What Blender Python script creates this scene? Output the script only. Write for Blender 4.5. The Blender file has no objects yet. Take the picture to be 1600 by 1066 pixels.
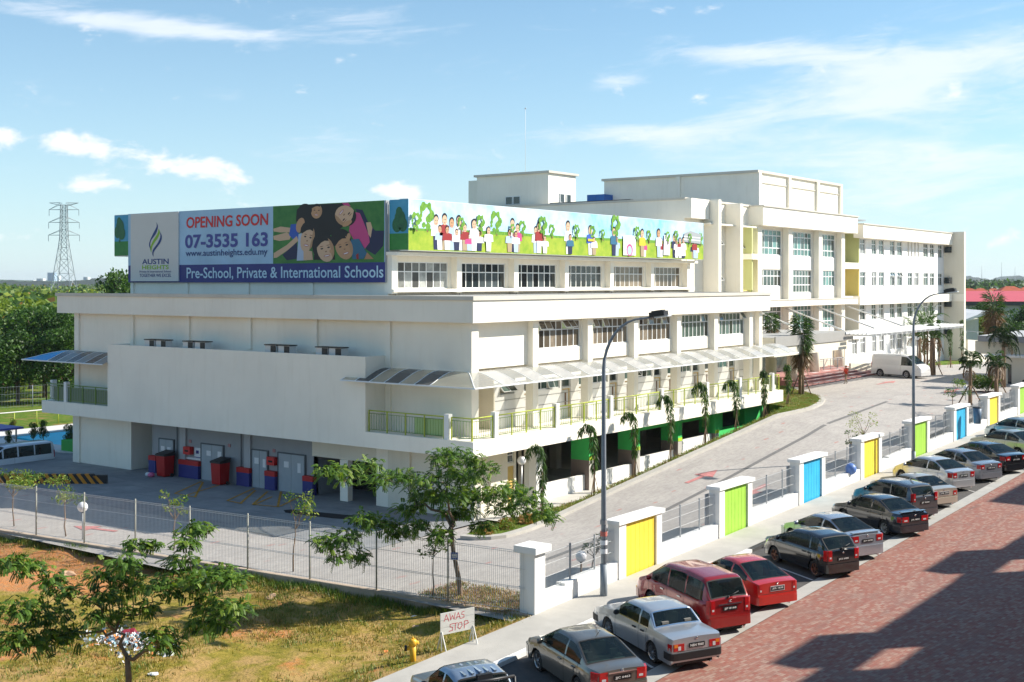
import bpy, math, random
import numpy as np
from mathutils import Vector, Matrix, Euler
R = math.radians
SC = bpy.context.scene
COL = SC.collection
random.seed(7); RNG = np.random.default_rng(7)
# world axes: x runs along the long sunny front of the school (away to the right), y runs along its shaded end wall
# ---------------------------------------------------------------- camera
F = 1915.0; HC = 11.0
cam = bpy.data.cameras.new('camera'); camo = bpy.data.objects.new('camera', cam); COL.objects.link(camo)
camo.location = (0, 0, HC); camo.rotation_euler = (R(90), 0, -math.atan2(.805, .593))
cam.lens = F / 1600 * 36; cam.sensor_width = 36; cam.shift_y = -91 / 1600
cam.clip_start = .1; cam.clip_end = 20000
SC.camera = camo
# ---------------------------------------------------------------- sun, sky, exposure
SUN = Vector((1.0, -.97, 1.0)).normalized()          # towards the sun
sl = bpy.data.lights.new('sun', 'SUN'); sl.energy = 5.0; sl.angle = R(.53); sl.color = (1, .935, .83)
so = bpy.data.objects.new('sun', sl); COL.objects.link(so); so.location = (30, -30, 60)
so.rotation_euler = SUN.to_track_quat('Z', 'Y').to_euler()
elev = math.asin(SUN.z)
world = bpy.data.worlds.new('World'); SC.world = world; world.use_nodes = True
SC.view_settings.view_transform = 'Standard'; SC.view_settings.look = 'None'
SC.view_settings.exposure = .76; SC.view_settings.gamma = 1.0
SC.view_settings.use_curve_mapping = False


def sky_nodes():
    nt = world.node_tree; N = nt.nodes; L = nt.links
    for n in list(N): N.remove(n)
    out = N.new('ShaderNodeOutputWorld'); bg = N.new('ShaderNodeBackground')
    sky = N.new('ShaderNodeTexSky'); sky.sky_type = 'NISHITA'; sky.sun_disc = False
    sky.sun_elevation = elev; sky.sun_rotation = math.atan2(SUN.x, SUN.y)
    sky.air_density = 1.0; sky.dust_density = .25; sky.ozone_density = 1.6; sky.altitude = 50
    tc = N.new('ShaderNodeTexCoord')
    sep = N.new('ShaderNodeSeparateXYZ'); L.new(tc.outputs['Generated'], sep.inputs[0])

    def M(op, a, b=None, c=None, clamp=False):
        n = N.new('ShaderNodeMath'); n.operation = op; n.use_clamp = clamp
        for i, x in enumerate((a, b, c)):
            if x is None: continue
            if isinstance(x, (int, float)): n.inputs[i].default_value = x
            else: L.new(x, n.inputs[i])
        return n.outputs[0]
    X, Y, Z = sep.outputs
    fw = M('ADD', M('MULTIPLY', X, .805), M('MULTIPLY', Y, .593))
    rt = M('SUBTRACT', M('MULTIPLY', X, .593), M('MULTIPLY', Y, .805))
    az = M('ARCTAN2', rt, fw)                       # 0 straight ahead, + to the right
    hyp = M('SQRT', M('ADD', M('MULTIPLY', X, X), M('MULTIPLY', Y, Y)))
    el = M('ARCTAN2', Z, hyp)

    def noise(sx, sy, ox, scale, detail, rough, dist=0, skew=0):
        cb = N.new('ShaderNodeCombineXYZ')
        L.new(M('ADD', M('MULTIPLY', az, sx), ox), cb.inputs[0])
        L.new(M('ADD', M('MULTIPLY', el, sy), M('MULTIPLY', az, skew)), cb.inputs[1])
        n = N.new('ShaderNodeTexNoise'); n.inputs['Scale'].default_value = scale
        n.inputs['Detail'].default_value = detail; n.inputs['Roughness'].default_value = rough
        n.inputs['Distortion'].default_value = dist
        L.new(cb.outputs[0], n.inputs['Vector']); return n.outputs['Fac']

    def ramp(x, lo, hi):
        n = N.new('ShaderNodeMapRange'); n.interpolation_type = 'SMOOTHSTEP'
        n.inputs[1].default_value = lo; n.inputs[2].default_value = hi
        L.new(x, n.inputs[0]); return n.outputs[0]

    def blob(u, v, du, dv, tilt=0):                 # soft patch of cloud cover around one direction
        a0 = math.atan((u - 800) / F); e0 = math.atan((442 - v) / F * math.cos(a0)); sa = du / F; se = dv / F
        da = M('SUBTRACT', az, a0); de = M('SUBTRACT', M('SUBTRACT', el, e0), M('MULTIPLY', da, tilt))
        q = M('ADD', M('POWER', M('ABSOLUTE', M('DIVIDE', da, sa)), 2.0), M('POWER', M('ABSOLUTE', M('DIVIDE', de, se)), 2.0))
        return M('EXPONENT', M('MULTIPLY', q, -1.0))

    def total(lst):
        r = lst[0]
        for x in lst[1:]: r = M('ADD', r, x)
        return r
    # thin streaky cirrus
    cir = noise(3.2, 17, 1.3, 1.6, 9, .62, .6, -1.0)
    fine = noise(9, 40, 4.3, 2.2, 6, .65, .9, -3.0)
    tex = M('ADD', M('MULTIPLY', cir, .72), M('MULTIPLY', fine, .28))
    cover = total([M('MULTIPLY', blob(200, 36, 250, 15, -.05), .42), M('MULTIPLY', blob(570, 30, 110, 30), .3),
                   M('MULTIPLY', blob(1420, 125, 330, 55, .16), .42), M('MULTIPLY', blob(1500, 255, 260, 85, .12), .32),
                   M('MULTIPLY', blob(980, 208, 180, 17, -.04), .36), M('MULTIPLY', blob(1180, 85, 140, 16, -.05), .32), M('MULTIPLY', blob(960, 130, 60, 14, .1), .3),
                   M('MULTIPLY', ramp(el, .3, .5), .10)])
    c1 = ramp(M('ADD', M('ADD', M('MULTIPLY', tex, 1.5), -.25), cover), .56, 1.0)
    # low fair-weather cumulus
    puf = noise(14, 26, 2.1, 1.7, 9, .58, .25)
    cc = total([M('MULTIPLY', blob(95, 222, 52, 21, -.1), .5), M('MULTIPLY', blob(215, 250, 85, 24, -.18), .5), M('MULTIPLY', blob(325, 262, 62, 22, -.1), .5),
                M('MULTIPLY', blob(5, 212, 32, 20), .42), M('MULTIPLY', blob(620, 297, 62, 15), .48), M('MULTIPLY', blob(170, 292, 80, 14, -.1), .3),
                M('MULTIPLY', blob(20, 372, 50, 10), .35), M('MULTIPLY', blob(360, 315, 60, 12), .22), M('MULTIPLY', blob(1480, 330, 300, 16), .2)])
    c2 = ramp(M('ADD', M('ADD', M('MULTIPLY', puf, 1.9), -.45), cc), .72, 1.12)
    # pale air towards the horizon
    low = M('MULTIPLY', M('EXPONENT', M('MULTIPLY', M('ABSOLUTE', el), -6.2)), .72)
    mix0 = N.new('ShaderNodeMix'); mix0.data_type = 'RGBA'
    L.new(low, mix0.inputs[0])
    hue = N.new('ShaderNodeMix'); hue.data_type = 'RGBA'; hue.blend_type = 'MULTIPLY'; hue.inputs[0].default_value = 1
    L.new(sky.outputs[0], hue.inputs[6]); hue.inputs[7].default_value = (.70, 1.08, 1.20, 1)
    L.new(hue.outputs[2], mix0.inputs[6]); mix0.inputs[7].default_value = (6.5, 7.4, 8.15, 1)
    mix1 = N.new('ShaderNodeMix'); mix1.data_type = 'RGBA'
    L.new(M('MULTIPLY', c1, .78), mix1.inputs[0]); L.new(mix0.outputs[2], mix1.inputs[6]); mix1.inputs[7].default_value = (7.6, 8.1, 8.8, 1)
    mix2 = N.new('ShaderNodeMix'); mix2.data_type = 'RGBA'
    L.new(M('MULTIPLY', c2, .9), mix2.inputs[0]); L.new(mix1.outputs[2], mix2.inputs[6]); mix2.inputs[7].default_value = (8.8, 8.75, 8.8, 1)
    L.new(mix2.outputs[2], bg.inputs[0]); bg.inputs[1].default_value = .078
    L.new(bg.outputs[0], out.inputs[0])


sky_nodes()


# ---------------------------------------------------------------- measuring helpers (pixel on a known plane -> place)
def ray(u, v):
    X = (u - 800) / F; Zz = -(v - 442) / F
    return (.805 + .593 * X, .593 - .805 * X, Zz)


def P(u, v, s=None, t=None, z=None):
    r = ray(u, v)
    k = s / r[0] if s is not None else t / r[1] if t is not None else (z - HC) / r[2]
    return Vector((k * r[0], k * r[1], HC + k * r[2]))


def XS(u, t): return P(u, 500, t=t).x
def YT(u, s): return P(u, 500, s=s).y
def zst(s): return .021 * (s - 32.8)                  # street gradient
def sm(a, b, x):
    q = min(1, max(0, (x - a) / (b - a))); return q * q * (3 - 2 * q)


def gz(s, t):                                         # ground inside the school fence
    hk = 0.0 if s < 46.6 else min(2.6, .1035 * (s - 46.6))
    if s > 112: hk -= 1.0 * sm(112, 150, s)
    hf = zst(max(s, 32.8)) + .05 + .95 * sm(40, 80, s)
    if s < 46.6: hf *= sm(30, 46, s) * .6 + .4
    if s < 33: hf = 0
    q = min(1, max(0, (t - 23.4) / 8.4))
    return hf * (1 - q) + hk * q


# ---------------------------------------------------------------- materials
MAT = {}


def mat(name, col, rough=.7, noise=0, nscale=3, bump=0, bscale=30, metal=0, spec=.4, col2=None, coat=0, detail=6, trans=0, emis=None, stretch=None, bdist=.02):
    if name in MAT: return MAT[name]
    m = bpy.data.materials.new(name); m.use_nodes = True; MAT[name] = m
    nt = m.node_tree; N = nt.nodes; L = nt.links; b = N['Principled BSDF']
    c = (*col, 1)
    b.inputs['Base Color'].default_value = c; b.inputs['Roughness'].default_value = rough
    b.inputs['Metallic'].default_value = metal; b.inputs['Specular IOR Level'].default_value = spec
    if coat: b.inputs['Coat Weight'].default_value = coat; b.inputs['Coat Roughness'].default_value = .04
    m.diffuse_color = c
    if noise or col2 or bump:
        g = N.new('ShaderNodeNewGeometry')
        mp = N.new('ShaderNodeMapping'); L.new(g.outputs['Position'], mp.inputs[0])
        if stretch: mp.inputs['Scale'].default_value = stretch
    if noise or col2:
        n = N.new('ShaderNodeTexNoise'); n.inputs['Scale'].default_value = nscale; n.inputs['Detail'].default_value = detail; n.inputs['Roughness'].default_value = .62
        L.new(mp.outputs[0], n.inputs['Vector'])
        rp = N.new('ShaderNodeMapRange'); rp.inputs[1].default_value = .3; rp.inputs[2].default_value = .7; L.new(n.outputs['Fac'], rp.inputs[0])
        mx = N.new('ShaderNodeMix'); mx.data_type = 'RGBA'; L.new(rp.outputs[0], mx.inputs[0])
        c2 = (*col2, 1) if col2 else (*[min(1, x * (1 + noise * .6)) for x in col], 1)
        c1 = c if col2 else (*[x * (1 - noise) for x in col], 1)
        mx.inputs[6].default_value = c1; mx.inputs[7].default_value = c2
        L.new(mx.outputs[2], b.inputs['Base Color'])
    if bump:
        n2 = N.new('ShaderNodeTexNoise'); n2.inputs['Scale'].default_value = bscale; n2.inputs['Detail'].default_value = 4
        L.new(mp.outputs[0], n2.inputs['Vector'])
        bp = N.new('ShaderNodeBump'); bp.inputs['Strength'].default_value = bump; bp.inputs['Distance'].default_value = bdist
        L.new(n2.outputs['Fac'], bp.inputs['Height']); L.new(bp.outputs[0], b.inputs['Normal'])
    if trans:
        tr = N.new('ShaderNodeBsdfTransparent'); tr.inputs[0].default_value = (*[min(1, x * 1.0 + .1) for x in col], 1)
        ms = N.new('ShaderNodeMixShader'); ms.inputs[0].default_value = trans
        L.new(b.outputs[0], ms.inputs[1]); L.new(tr.outputs[0], ms.inputs[2]); L.new(ms.outputs[0], N['Material Output'].inputs[0])
    return m


def wallmat(name, col, stain=.06):
    """painted plaster: broad tone drift, faint vertical rain streaks, fine grain"""
    m = mat(name, col, .82, stain, .35, .12, 60, spec=.25)
    nt = m.node_tree; N = nt.nodes; L = nt.links; b = N['Principled BSDF']
    src = b.inputs['Base Color'].links[0].from_socket
    g = N.new('ShaderNodeNewGeometry'); mp = N.new('ShaderNodeMapping'); mp.inputs['Scale'].default_value = (2.6, 2.6, .3)
    L.new(g.outputs['Position'], mp.inputs[0])
    n = N.new('ShaderNodeTexNoise'); n.inputs['Scale'].default_value = 1.3; n.inputs['Detail'].default_value = 5; L.new(mp.outputs[0], n.inputs['Vector'])
    rp = N.new('ShaderNodeMapRange'); rp.inputs[1].default_value = .52; rp.inputs[2].default_value = .8; rp.inputs[4].default_value = .38; L.new(n.outputs['Fac'], rp.inputs[0])
    mx = N.new('ShaderNodeMix'); mx.data_type = 'RGBA'; mx.blend_type = 'MULTIPLY'; L.new(rp.outputs[0], mx.inputs[0]); L.new(src, mx.inputs[6]); mx.inputs[7].default_value = (.86, .84, .8, 1)
    L.new(mx.outputs[2], b.inputs['Base Color'])
    return m


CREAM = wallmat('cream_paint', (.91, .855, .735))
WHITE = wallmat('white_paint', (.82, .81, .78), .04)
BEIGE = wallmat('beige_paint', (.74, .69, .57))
YELLOWP = wallmat('pale_yellow_paint', (.84, .68, .22))
LIMEP = wallmat('pale_green_paint', (.60, .62, .28))
BLUEP = wallmat('blue_paint', (.05, .22, .5))
GREYW = wallmat('grey_wall_paint', (.33, .345, .36), .1)
ROOFG = mat('grey_roof_deck', (.34, .34, .33), .9, .15, .8, .2, 20)
COPE = wallmat('coping_paint', (.62, .58, .5), .12)
CONC = mat('concrete', (.40, .385, .36), .9, .16, 1.2, .25, 25)
CONCL = mat('pale_concrete', (.50, .48, .44), .9, .12, .9, .2, 20)
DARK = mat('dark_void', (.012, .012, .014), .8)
METAL = mat('galvanised_steel', (.45, .46, .46), .4, .1, 8, metal=.6)
POSTG = mat('grey_post_paint', (.30, .32, .34), .5, .08, 5)
LAMPG = mat('lamp_post_paint', (.22, .255, .29), .5, .1, 6)
FRAMEW = mat('white_aluminium', (.78, .79, .78), .4)
GREENP = mat('green_paint', (.06, .55, .13), .6, .08, 1.5)
LIME = mat('lime_paint', (.45, .62, .04), .55, .05, 2)
BROWN_SIDE = mat('grey_brown_side', (.23, .18, .16), .7, .1, 2)
RAILG = mat('olive_rail_paint', (.38, .44, .05), .45)
RAILD = mat('green_rail_paint', (.16, .26, .05), .45)
BLACK = mat('black_plastic', (.018, .018, .02), .45)
RUBBER = mat('tyre_rubber', (.022, .022, .023), .8, .2, 20)
CHROME = mat('chrome', (.75, .75, .76), .12, metal=1)
RIMM = mat('alloy_rim', (.42, .43, .45), .3, metal=.8)
GLASSD = mat('dark_window_glass', (.018, .028, .032), .06, spec=.8)
GLASSB = mat('brown_room_behind_glass', (.13, .105, .075), .12, .35, 1.1, spec=.8)
GLASST = mat('teal_curtained_glass', (.085, .19, .18), .12, .35, 1.6, spec=.8)
GLASSG = mat('green_grey_glass', (.05, .085, .075), .08, .4, 1.2, spec=.8)
GLASSP = mat('pale_curtained_glass', (.22, .23, .22), .15, .5, 1.5, spec=.7)


def glasscar():
    m = mat('car_glass', (.012, .02, .022), .03, spec=.75)
    nt = m.node_tree; N = nt.nodes; L = nt.links
    b = N['Principled BSDF']; tr = N.new('ShaderNodeBsdfTransparent'); tr.inputs[0].default_value = (.30, .40, .38, 1)
    ms = N.new('ShaderNodeMixShader'); ms.inputs[0].default_value = .55
    L.new(b.outputs[0], ms.inputs[1]); L.new(tr.outputs[0], ms.inputs[2]); L.new(ms.outputs[0], N['Material Output'].inputs[0])
    return m


GLASSC = glasscar()
RED = mat('red_print', (.62, .03, .03), .55)
NAVY = mat('navy_print', (.03, .035, .20), .5, .12, 1)
INK = mat('ink_blue_print', (.02, .05, .20), .5)
SKYP = mat('sky_blue_print', (.36, .56, .74), .5, .12, .5)
PALEP = mat('pale_blue_print', (.50, .68, .80), .5)
LOGOW = mat('logo_panel_white', (.64, .64, .61), .55, .03, 1)
LOGOG = mat('logo_green', (.25, .48, .03), .5)


# ---------------------------------------------------------------- mesh builder
LOC = {}                                              # world place of every parent, for unrotated things


class MB:
    def __init__(s): s.v = []; s.f = []; s.m = []; s.mats = []; s.sm = []
    def mi(s, m):
        if m not in s.mats: s.mats.append(m)
        return s.mats.index(m)
    def face(s, pts, m, smooth=False):
        n = len(s.v); s.v += [tuple(p) for p in pts]; s.f.append(tuple(range(n, n + len(pts)))); s.m.append(s.mi(m)); s.sm.append(smooth); return s
    def add(s, verts, faces, m, smooth=False):
        n = len(s.v); s.v += [tuple(p) for p in verts]; k = s.mi(m)
        for f in faces: s.f.append(tuple(i + n for i in f)); s.m.append(k); s.sm.append(smooth)
        return s
    def box(s, x0, y0, z0, x1, y1, z1, m, mtx=None, top=None, side=None):
        x0, x1 = min(x0, x1), max(x0, x1); y0, y1 = min(y0, y1), max(y0, y1); z0, z1 = min(z0, z1), max(z0, z1)
        vs = [(x0, y0, z0), (x1, y0, z0), (x1, y1, z0), (x0, y1, z0), (x0, y0, z1), (x1, y0, z1), (x1, y1, z1), (x0, y1, z1)]
        if mtx is not None: vs = [tuple(mtx @ Vector(p)) for p in vs]
        n = len(s.v); s.v += vs
        for i, f in enumerate([(0, 3, 2, 1), (4, 5, 6, 7), (0, 1, 5, 4), (1, 2, 6, 5), (2, 3, 7, 6), (3, 0, 4, 7)]):
            s.f.append(tuple(q + n for q in f)); s.m.append(s.mi(top if (top and i == 1) else side if (side and i == 5) else m)); s.sm.append(False)
        return s
    def prism(s, poly, z0, z1, m, top=None):
        """poly of (x,y); z0/z1 numbers or functions of x,y"""
        a = z0 if callable(z0) else (lambda x, y: z0); b = z1 if callable(z1) else (lambda x, y: z1)
        n = len(poly); lo = [(x, y, a(x, y)) for x, y in poly]; hi = [(x, y, b(x, y)) for x, y in poly]
        k = len(s.v); s.v += lo + hi
        s.f.append(tuple(range(k + n, k + 2 * n))); s.m.append(s.mi(top or m)); s.sm.append(False)
        s.f.append(tuple(range(k + n - 1, k - 1, -1))); s.m.append(s.mi(m)); s.sm.append(False)
        for i in range(n):
            j = (i + 1) % n; s.f.append((k + i, k + j, k + n + j, k + n + i)); s.m.append(s.mi(m)); s.sm.append(False)
        return s
    def tube(s, path, rad, m, n=8, caps=True, smooth=True):
        path = [Vector(p) for p in path]
        if not hasattr(rad, '__len__'): rad = [rad] * len(path)
        rings = []
        for i, p in enumerate(path):
            d = (path[min(i + 1, len(path) - 1)] - path[max(i - 1, 0)])
            d = d.normalized() if d.length > 1e-9 else Vector((0, 0, 1))
            a = d.cross(Vector((0, 0, 1))) if abs(d.z) < .95 else d.cross(Vector((1, 0, 0)))
            a.normalize(); b = d.cross(a)
            rings.append([p + (a * math.cos(2 * math.pi * k / n) + b * math.sin(2 * math.pi * k / n)) * rad[i] for k in range(n)])
        k0 = len(s.v); mi = s.mi(m)
        for r in rings: s.v += [tuple(q) for q in r]
        for i in range(len(path) - 1):
            for k in range(n):
                a = k0 + i * n + k; b = k0 + i * n + (k + 1) % n
                s.f.append((a, b, b + n, a + n)); s.m.append(mi); s.sm.append(smooth)
        if caps:
            s.f.append(tuple(range(k0 + n - 1, k0 - 1, -1))); s.m.append(mi); s.sm.append(False)
            e = k0 + (len(path) - 1) * n; s.f.append(tuple(range(e, e + n))); s.m.append(mi); s.sm.append(False)
        return s
    def ball(s, c, r, m, seg=14, rings=9, sc=(1, 1, 1)):
        k = len(s.v); mi = s.mi(m)
        for i in range(rings + 1):
            a = math.pi * i / rings
            for j in range(seg):
                b = 2 * math.pi * j / seg
                s.v.append((c[0] + r * sc[0] * math.sin(a) * math.cos(b), c[1] + r * sc[1] * math.sin(a) * math.sin(b), c[2] + r * sc[2] * math.cos(a)))
        for i in range(rings):
            for j in range(seg):
                s.f.append((k + i * seg + j, k + (i + 1) * seg + j, k + (i + 1) * seg + (j + 1) % seg, k + i * seg + (j + 1) % seg)); s.m.append(mi); s.sm.append(True)
        return s
    def mesh(s, name, org=(0, 0, 0)):
        me = bpy.data.meshes.new(name)
        o = org
        me.from_pydata([(a - o[0], b - o[1], c - o[2]) for a, b, c in s.v], [], s.f)
        for m in s.mats: me.materials.append(m)
        me.polygons.foreach_set('material_index', s.m); me.polygons.foreach_set('use_smooth', s.sm)
        me.update(); return me
    def build(s, name, parent=None, org=None):
        """verts are in the parent's own frame of reference (world for unrotated things)"""
        base = LOC.get(parent.name, Vector((0, 0, 0))) if parent else Vector((0, 0, 0))
        org = Vector(org) if org is not None else base
        o = bpy.data.objects.new(name, s.mesh(name, org)); COL.objects.link(o)
        o.location = org - base
        if parent: o.parent = parent
        LOC[o.name] = org
        return o


def thing(name, label, cat, loc=(0, 0, 0), group=None, rot=None, local=False):
    o = bpy.data.objects.new(name, None); COL.objects.link(o); o.location = loc; o.empty_display_size = .3
    if rot is not None: o.rotation_euler = rot
    o['label'] = label; o['category'] = cat
    if group: o['group'] = group
    LOC[o.name] = Vector((0, 0, 0)) if (local or rot is not None) else Vector(loc)
    return o


def tag(o, label, cat, group=None):
    o['label'] = label; o['category'] = cat
    if group: o['group'] = group
    return o


def struct(o): o['kind'] = 'structure'; return o
def stuff(o): o['kind'] = 'stuff'; return o


def copyobj(src, loc=None, parent=None, rot=None):
    c = src.copy(); COL.objects.link(c)
    if parent is not None: c.parent = parent
    if loc is not None: c.location = loc
    if rot is not None: c.rotation_euler = rot
    return c


def copytree(root, loc, rotz=None, label=None, group=None, scale=None):
    r = root.copy(); COL.objects.link(r); r.location = loc
    if rotz is not None: r.rotation_euler = (0, 0, rotz)
    if scale is not None: r.scale = scale if hasattr(scale, '__len__') else (scale,) * 3
    if label: r['label'] = label
    if group: r['group'] = group
    for ch in list(root.children):
        c = ch.copy(); COL.objects.link(c); c.parent = r
        for g in ch.children:
            d = g.copy(); COL.objects.link(d); d.parent = c
    return r


def text_mesh(txt, bold=0.0, shear=0.0):
    cu = bpy.data.curves.new('lettering', 'FONT'); cu.body = txt; cu.size = 1; cu.offset = bold; cu.shear = shear; cu.resolution_u = 3
    ob = bpy.data.objects.new('lettering_tmp', cu); COL.objects.link(ob)
    dg = bpy.context.evaluated_depsgraph_get(); dg.update()
    me = ob.evaluated_get(dg).to_mesh()
    vs = [tuple(v.co) for v in me.vertices]; fs = [tuple(p.vertices) for p in me.polygons]
    ob.evaluated_get(dg).to_mesh_clear()
    bpy.data.objects.remove(ob); bpy.data.curves.remove(cu)
    return vs, fs


def put_text(mb, txt, m, O, U, V, w, h, bold=0.0, shear=0.0):
    """fit the lettering into a w x h rectangle at O spanned by unit vectors U, V"""
    vs, fs = text_mesh(txt, bold, shear)
    xs = [p[0] for p in vs]; ys = [p[1] for p in vs]
    x0, x1, y0, y1 = min(xs), max(xs), min(ys), max(ys)
    O, U, V = Vector(O), Vector(U), Vector(V)
    mb.add([O + U * ((x - x0) / (x1 - x0) * w) + V * ((y - y0) / (y1 - y0) * h) for x, y, _ in vs], fs, m)


def wall(mb, x, y, ux, uy, L, z0, z1, holes, m, depth=.18, rm=None, backs=True):
    """wall face from (x,y) along unit (ux,uy); outward normal is to the right-hand side (uy,-ux). holes (a,b,c,d) in (along, z)"""
    nx, ny = uy, -ux
    us = sorted({0, L, *[h[0] for h in holes], *[h[1] for h in holes]}); zs = sorted({z0, z1, *[h[2] for h in holes], *[h[3] for h in holes]})
    for i in range(len(us) - 1):
        for j in range(len(zs) - 1):
            a, b, c, d = us[i], us[i + 1], zs[j], zs[j + 1]
            if any(h[0] - 1e-6 <= a and b <= h[1] + 1e-6 and h[2] - 1e-6 <= c and d <= h[3] + 1e-6 for h in holes): continue
            mb.face([(x + ux * a, y + uy * a, c), (x + ux * b, y + uy * b, c), (x + ux * b, y + uy * b, d), (x + ux * a, y + uy * a, d)], m)
    rm = rm or m
    for a, b, c, d in holes:
        p = [(x + ux * a, y + uy * a), (x + ux * b, y + uy * b)]; q = [(px - nx * depth, py - ny * depth) for px, py in p]
        mb.face([(*p[0], c), (*q[0], c), (*q[0], d), (*p[0], d)], rm); mb.face([(*p[1], c), (*p[1], d), (*q[1], d), (*q[1], c)], rm)
        mb.face([(*p[0], c), (*p[1], c), (*q[1], c), (*q[0], c)], rm); mb.face([(*p[0], d), (*q[0], d), (*q[1], d), (*p[1], d)], rm)


PANES = {}
GVAR = {}
def glass_variant(g):
    """panes of one window never look quite the same: half drawn curtain, darker room, plain"""
    if g.name not in GVAR:
        base = tuple(g.diffuse_color)[:3]
        GVAR[g.name] = [g, g, mat(g.name + ' darker room', tuple(c * .4 + .003 for c in base), .06, .3, 1.3, spec=.8), mat(g.name + ' curtain', tuple(min(.5, c * 1.7 + .03) for c in base), .2, .3, 3.0, spec=.6), mat(g.name + ' hazy', tuple(c * 1.25 + .01 for c in base), .14, .5, .8, spec=.8)]
    return random.choice(GVAR[g.name])


def window(parent, x, y, rotz, W, z0, z1, cols, rows, glass, fr=FRAMEW, bar=.055, tilt=None):
    """window whose lower left corner (seen from outside) is x,y,z0; rotz 0 faces -y, -90deg faces -x. rows = heights as fractions.
    tilt = {(col,row): angle} opened top-hung panes"""
    base = LOC[parent.name]
    H = z1 - z0; f = MB()
    f.box(0, -.035, 0, bar, .035, H, fr); f.box(W - bar, -.035, 0, W, .035, H, fr)
    f.box(bar, -.035, 0, W - bar, .035, bar, fr); f.box(bar, -.035, H - bar, W - bar, .035, H, fr)
    cw = (W - bar) / cols; ys = [0]
    for r in rows: ys.append(ys[-1] + r)
    ys = [bar * .5 + q * (H - bar) for q in ys]
    for c in range(1, cols): f.box(c * cw, -.028, bar, c * cw + bar, .028, H - bar, fr)
    for q in ys[1:-1]: f.box(bar, -.03, q - bar / 2, W - bar, .03, q + bar / 2, fr)
    o = bpy.data.objects.new('window', f.mesh('window')); COL.objects.link(o); o.parent = parent
    o.location = Vector((x, y, z0)) - base; o.rotation_euler = (0, 0, rotz)
    for ri in range(len(rows)):
        pw = cw - bar; ph = ys[ri + 1] - ys[ri] - bar
        for c in range(cols):
            gv = glass_variant(glass); key = (round(pw, 2), round(ph, 2), gv.name)
            if key not in PANES:
                p = MB(); p.box(-pw / 2 - .012, -.006, -ph - .012, pw / 2 + .012, .006, .012, gv); PANES[key] = p.mesh('pane')
            q = bpy.data.objects.new('pane', PANES[key]); COL.objects.link(q); q.parent = o
            q.location = (c * cw + bar + pw / 2, 0, ys[ri + 1] - bar / 2)
            if tilt and (c, ri) in tilt:
                q.location.y = -.04; q.rotation_euler = (-R(tilt[(c, ri)]), 0, 0)
                s_ = MB(); s_.box(-pw / 2 - .03, -.02, -ph - .03, -pw / 2, .02, .02, fr); s_.box(pw / 2, -.02, -ph - .03, pw / 2 + .03, .02, .02, fr)
                s_.box(-pw / 2, -.02, -ph - .03, pw / 2, .02, -ph, fr)
                so_ = bpy.data.objects.new('sash', s_.mesh('sash')); COL.objects.link(so_); so_.parent = o; so_.location = q.location; so_.rotation_euler = q.rotation_euler
    return o
# ================================================================ GROUND
def sheet(name, m, xs, ys, zf, keep=None):
    b = MB(); idx = {}
    for i, x in enumerate(xs):
        for j, y in enumerate(ys): idx[i, j] = len(b.v); b.v.append((x, y, zf(x, y)))
    k = b.mi(m)
    for i in range(len(xs) - 1):
        for j in range(len(ys) - 1):
            cx = (xs[i] + xs[i + 1]) / 2; cy = (ys[j] + ys[j + 1]) / 2
            if keep and not keep(cx, cy): continue
            b.f.append((idx[i, j], idx[i + 1, j], idx[i + 1, j + 1], idx[i, j + 1])); b.m.append(k); b.sm.append(True)
    return struct(b.build(name))


def lin(a, b, n): return [a + (b - a) * i / n for i in range(n + 1)]


def node_mat(name, build):
    m = bpy.data.materials.new(name); m.use_nodes = True; MAT[name] = m
    nt = m.node_tree; build(nt.nodes, nt.links, nt.nodes['Principled BSDF']); return m


def mixc(N, L, fac, a, b, mode='MIX'):
    n = N.new('ShaderNodeMix'); n.data_type = 'RGBA'; n.blend_type = mode
    for i, x in ((0, fac), (6, a), (7, b)):
        if isinstance(x, (int, float)): n.inputs[i].default_value = x
        elif isinstance(x, tuple): n.inputs[i].default_value = (*x, 1)
        else: L.new(x, n.inputs[i])
    return n.outputs[2]


def nz(N, L, vec, scale, detail=5, rough=.6, dist=0):
    n = N.new('ShaderNodeTexNoise'); n.inputs['Scale'].default_value = scale; n.inputs['Detail'].default_value = detail
    n.inputs['Roughness'].default_value = rough; n.inputs['Distortion'].default_value = dist; L.new(vec, n.inputs['Vector']); return n.outputs['Fac']


def mr(N, L, x, a, b, c=0, d=1):
    n = N.new('ShaderNodeMapRange'); n.inputs[1].default_value = a; n.inputs[2].default_value = b; n.inputs[3].default_value = c; n.inputs[4].default_value = d
    L.new(x, n.inputs[0]); return n.outputs[0]


def mapped(N, L, sc=(1, 1, 1), rot=0):
    g = N.new('ShaderNodeNewGeometry'); mp = N.new('ShaderNodeMapping'); mp.inputs['Scale'].default_value = sc; mp.inputs['Rotation'].default_value = (0, 0, rot)
    L.new(g.outputs['Position'], mp.inputs[0]); return mp.outputs[0]


def brick_tex(N, L, vec, bw, bh, mortar=.008, c1=(1, 1, 1), c2=(0, 0, 0), cm=(.5, .5, .5)):
    n = N.new('ShaderNodeTexBrick'); n.inputs['Scale'].default_value = 1; n.inputs['Brick Width'].default_value = bw; n.inputs['Row Height'].default_value = bh
    n.inputs['Mortar Size'].default_value = mortar; n.inputs['Color1'].default_value = (*c1, 1); n.inputs['Color2'].default_value = (*c2, 1); n.inputs['Mortar'].default_value = (*cm, 1)
    L.new(vec, n.inputs['Vector']); return n


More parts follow.
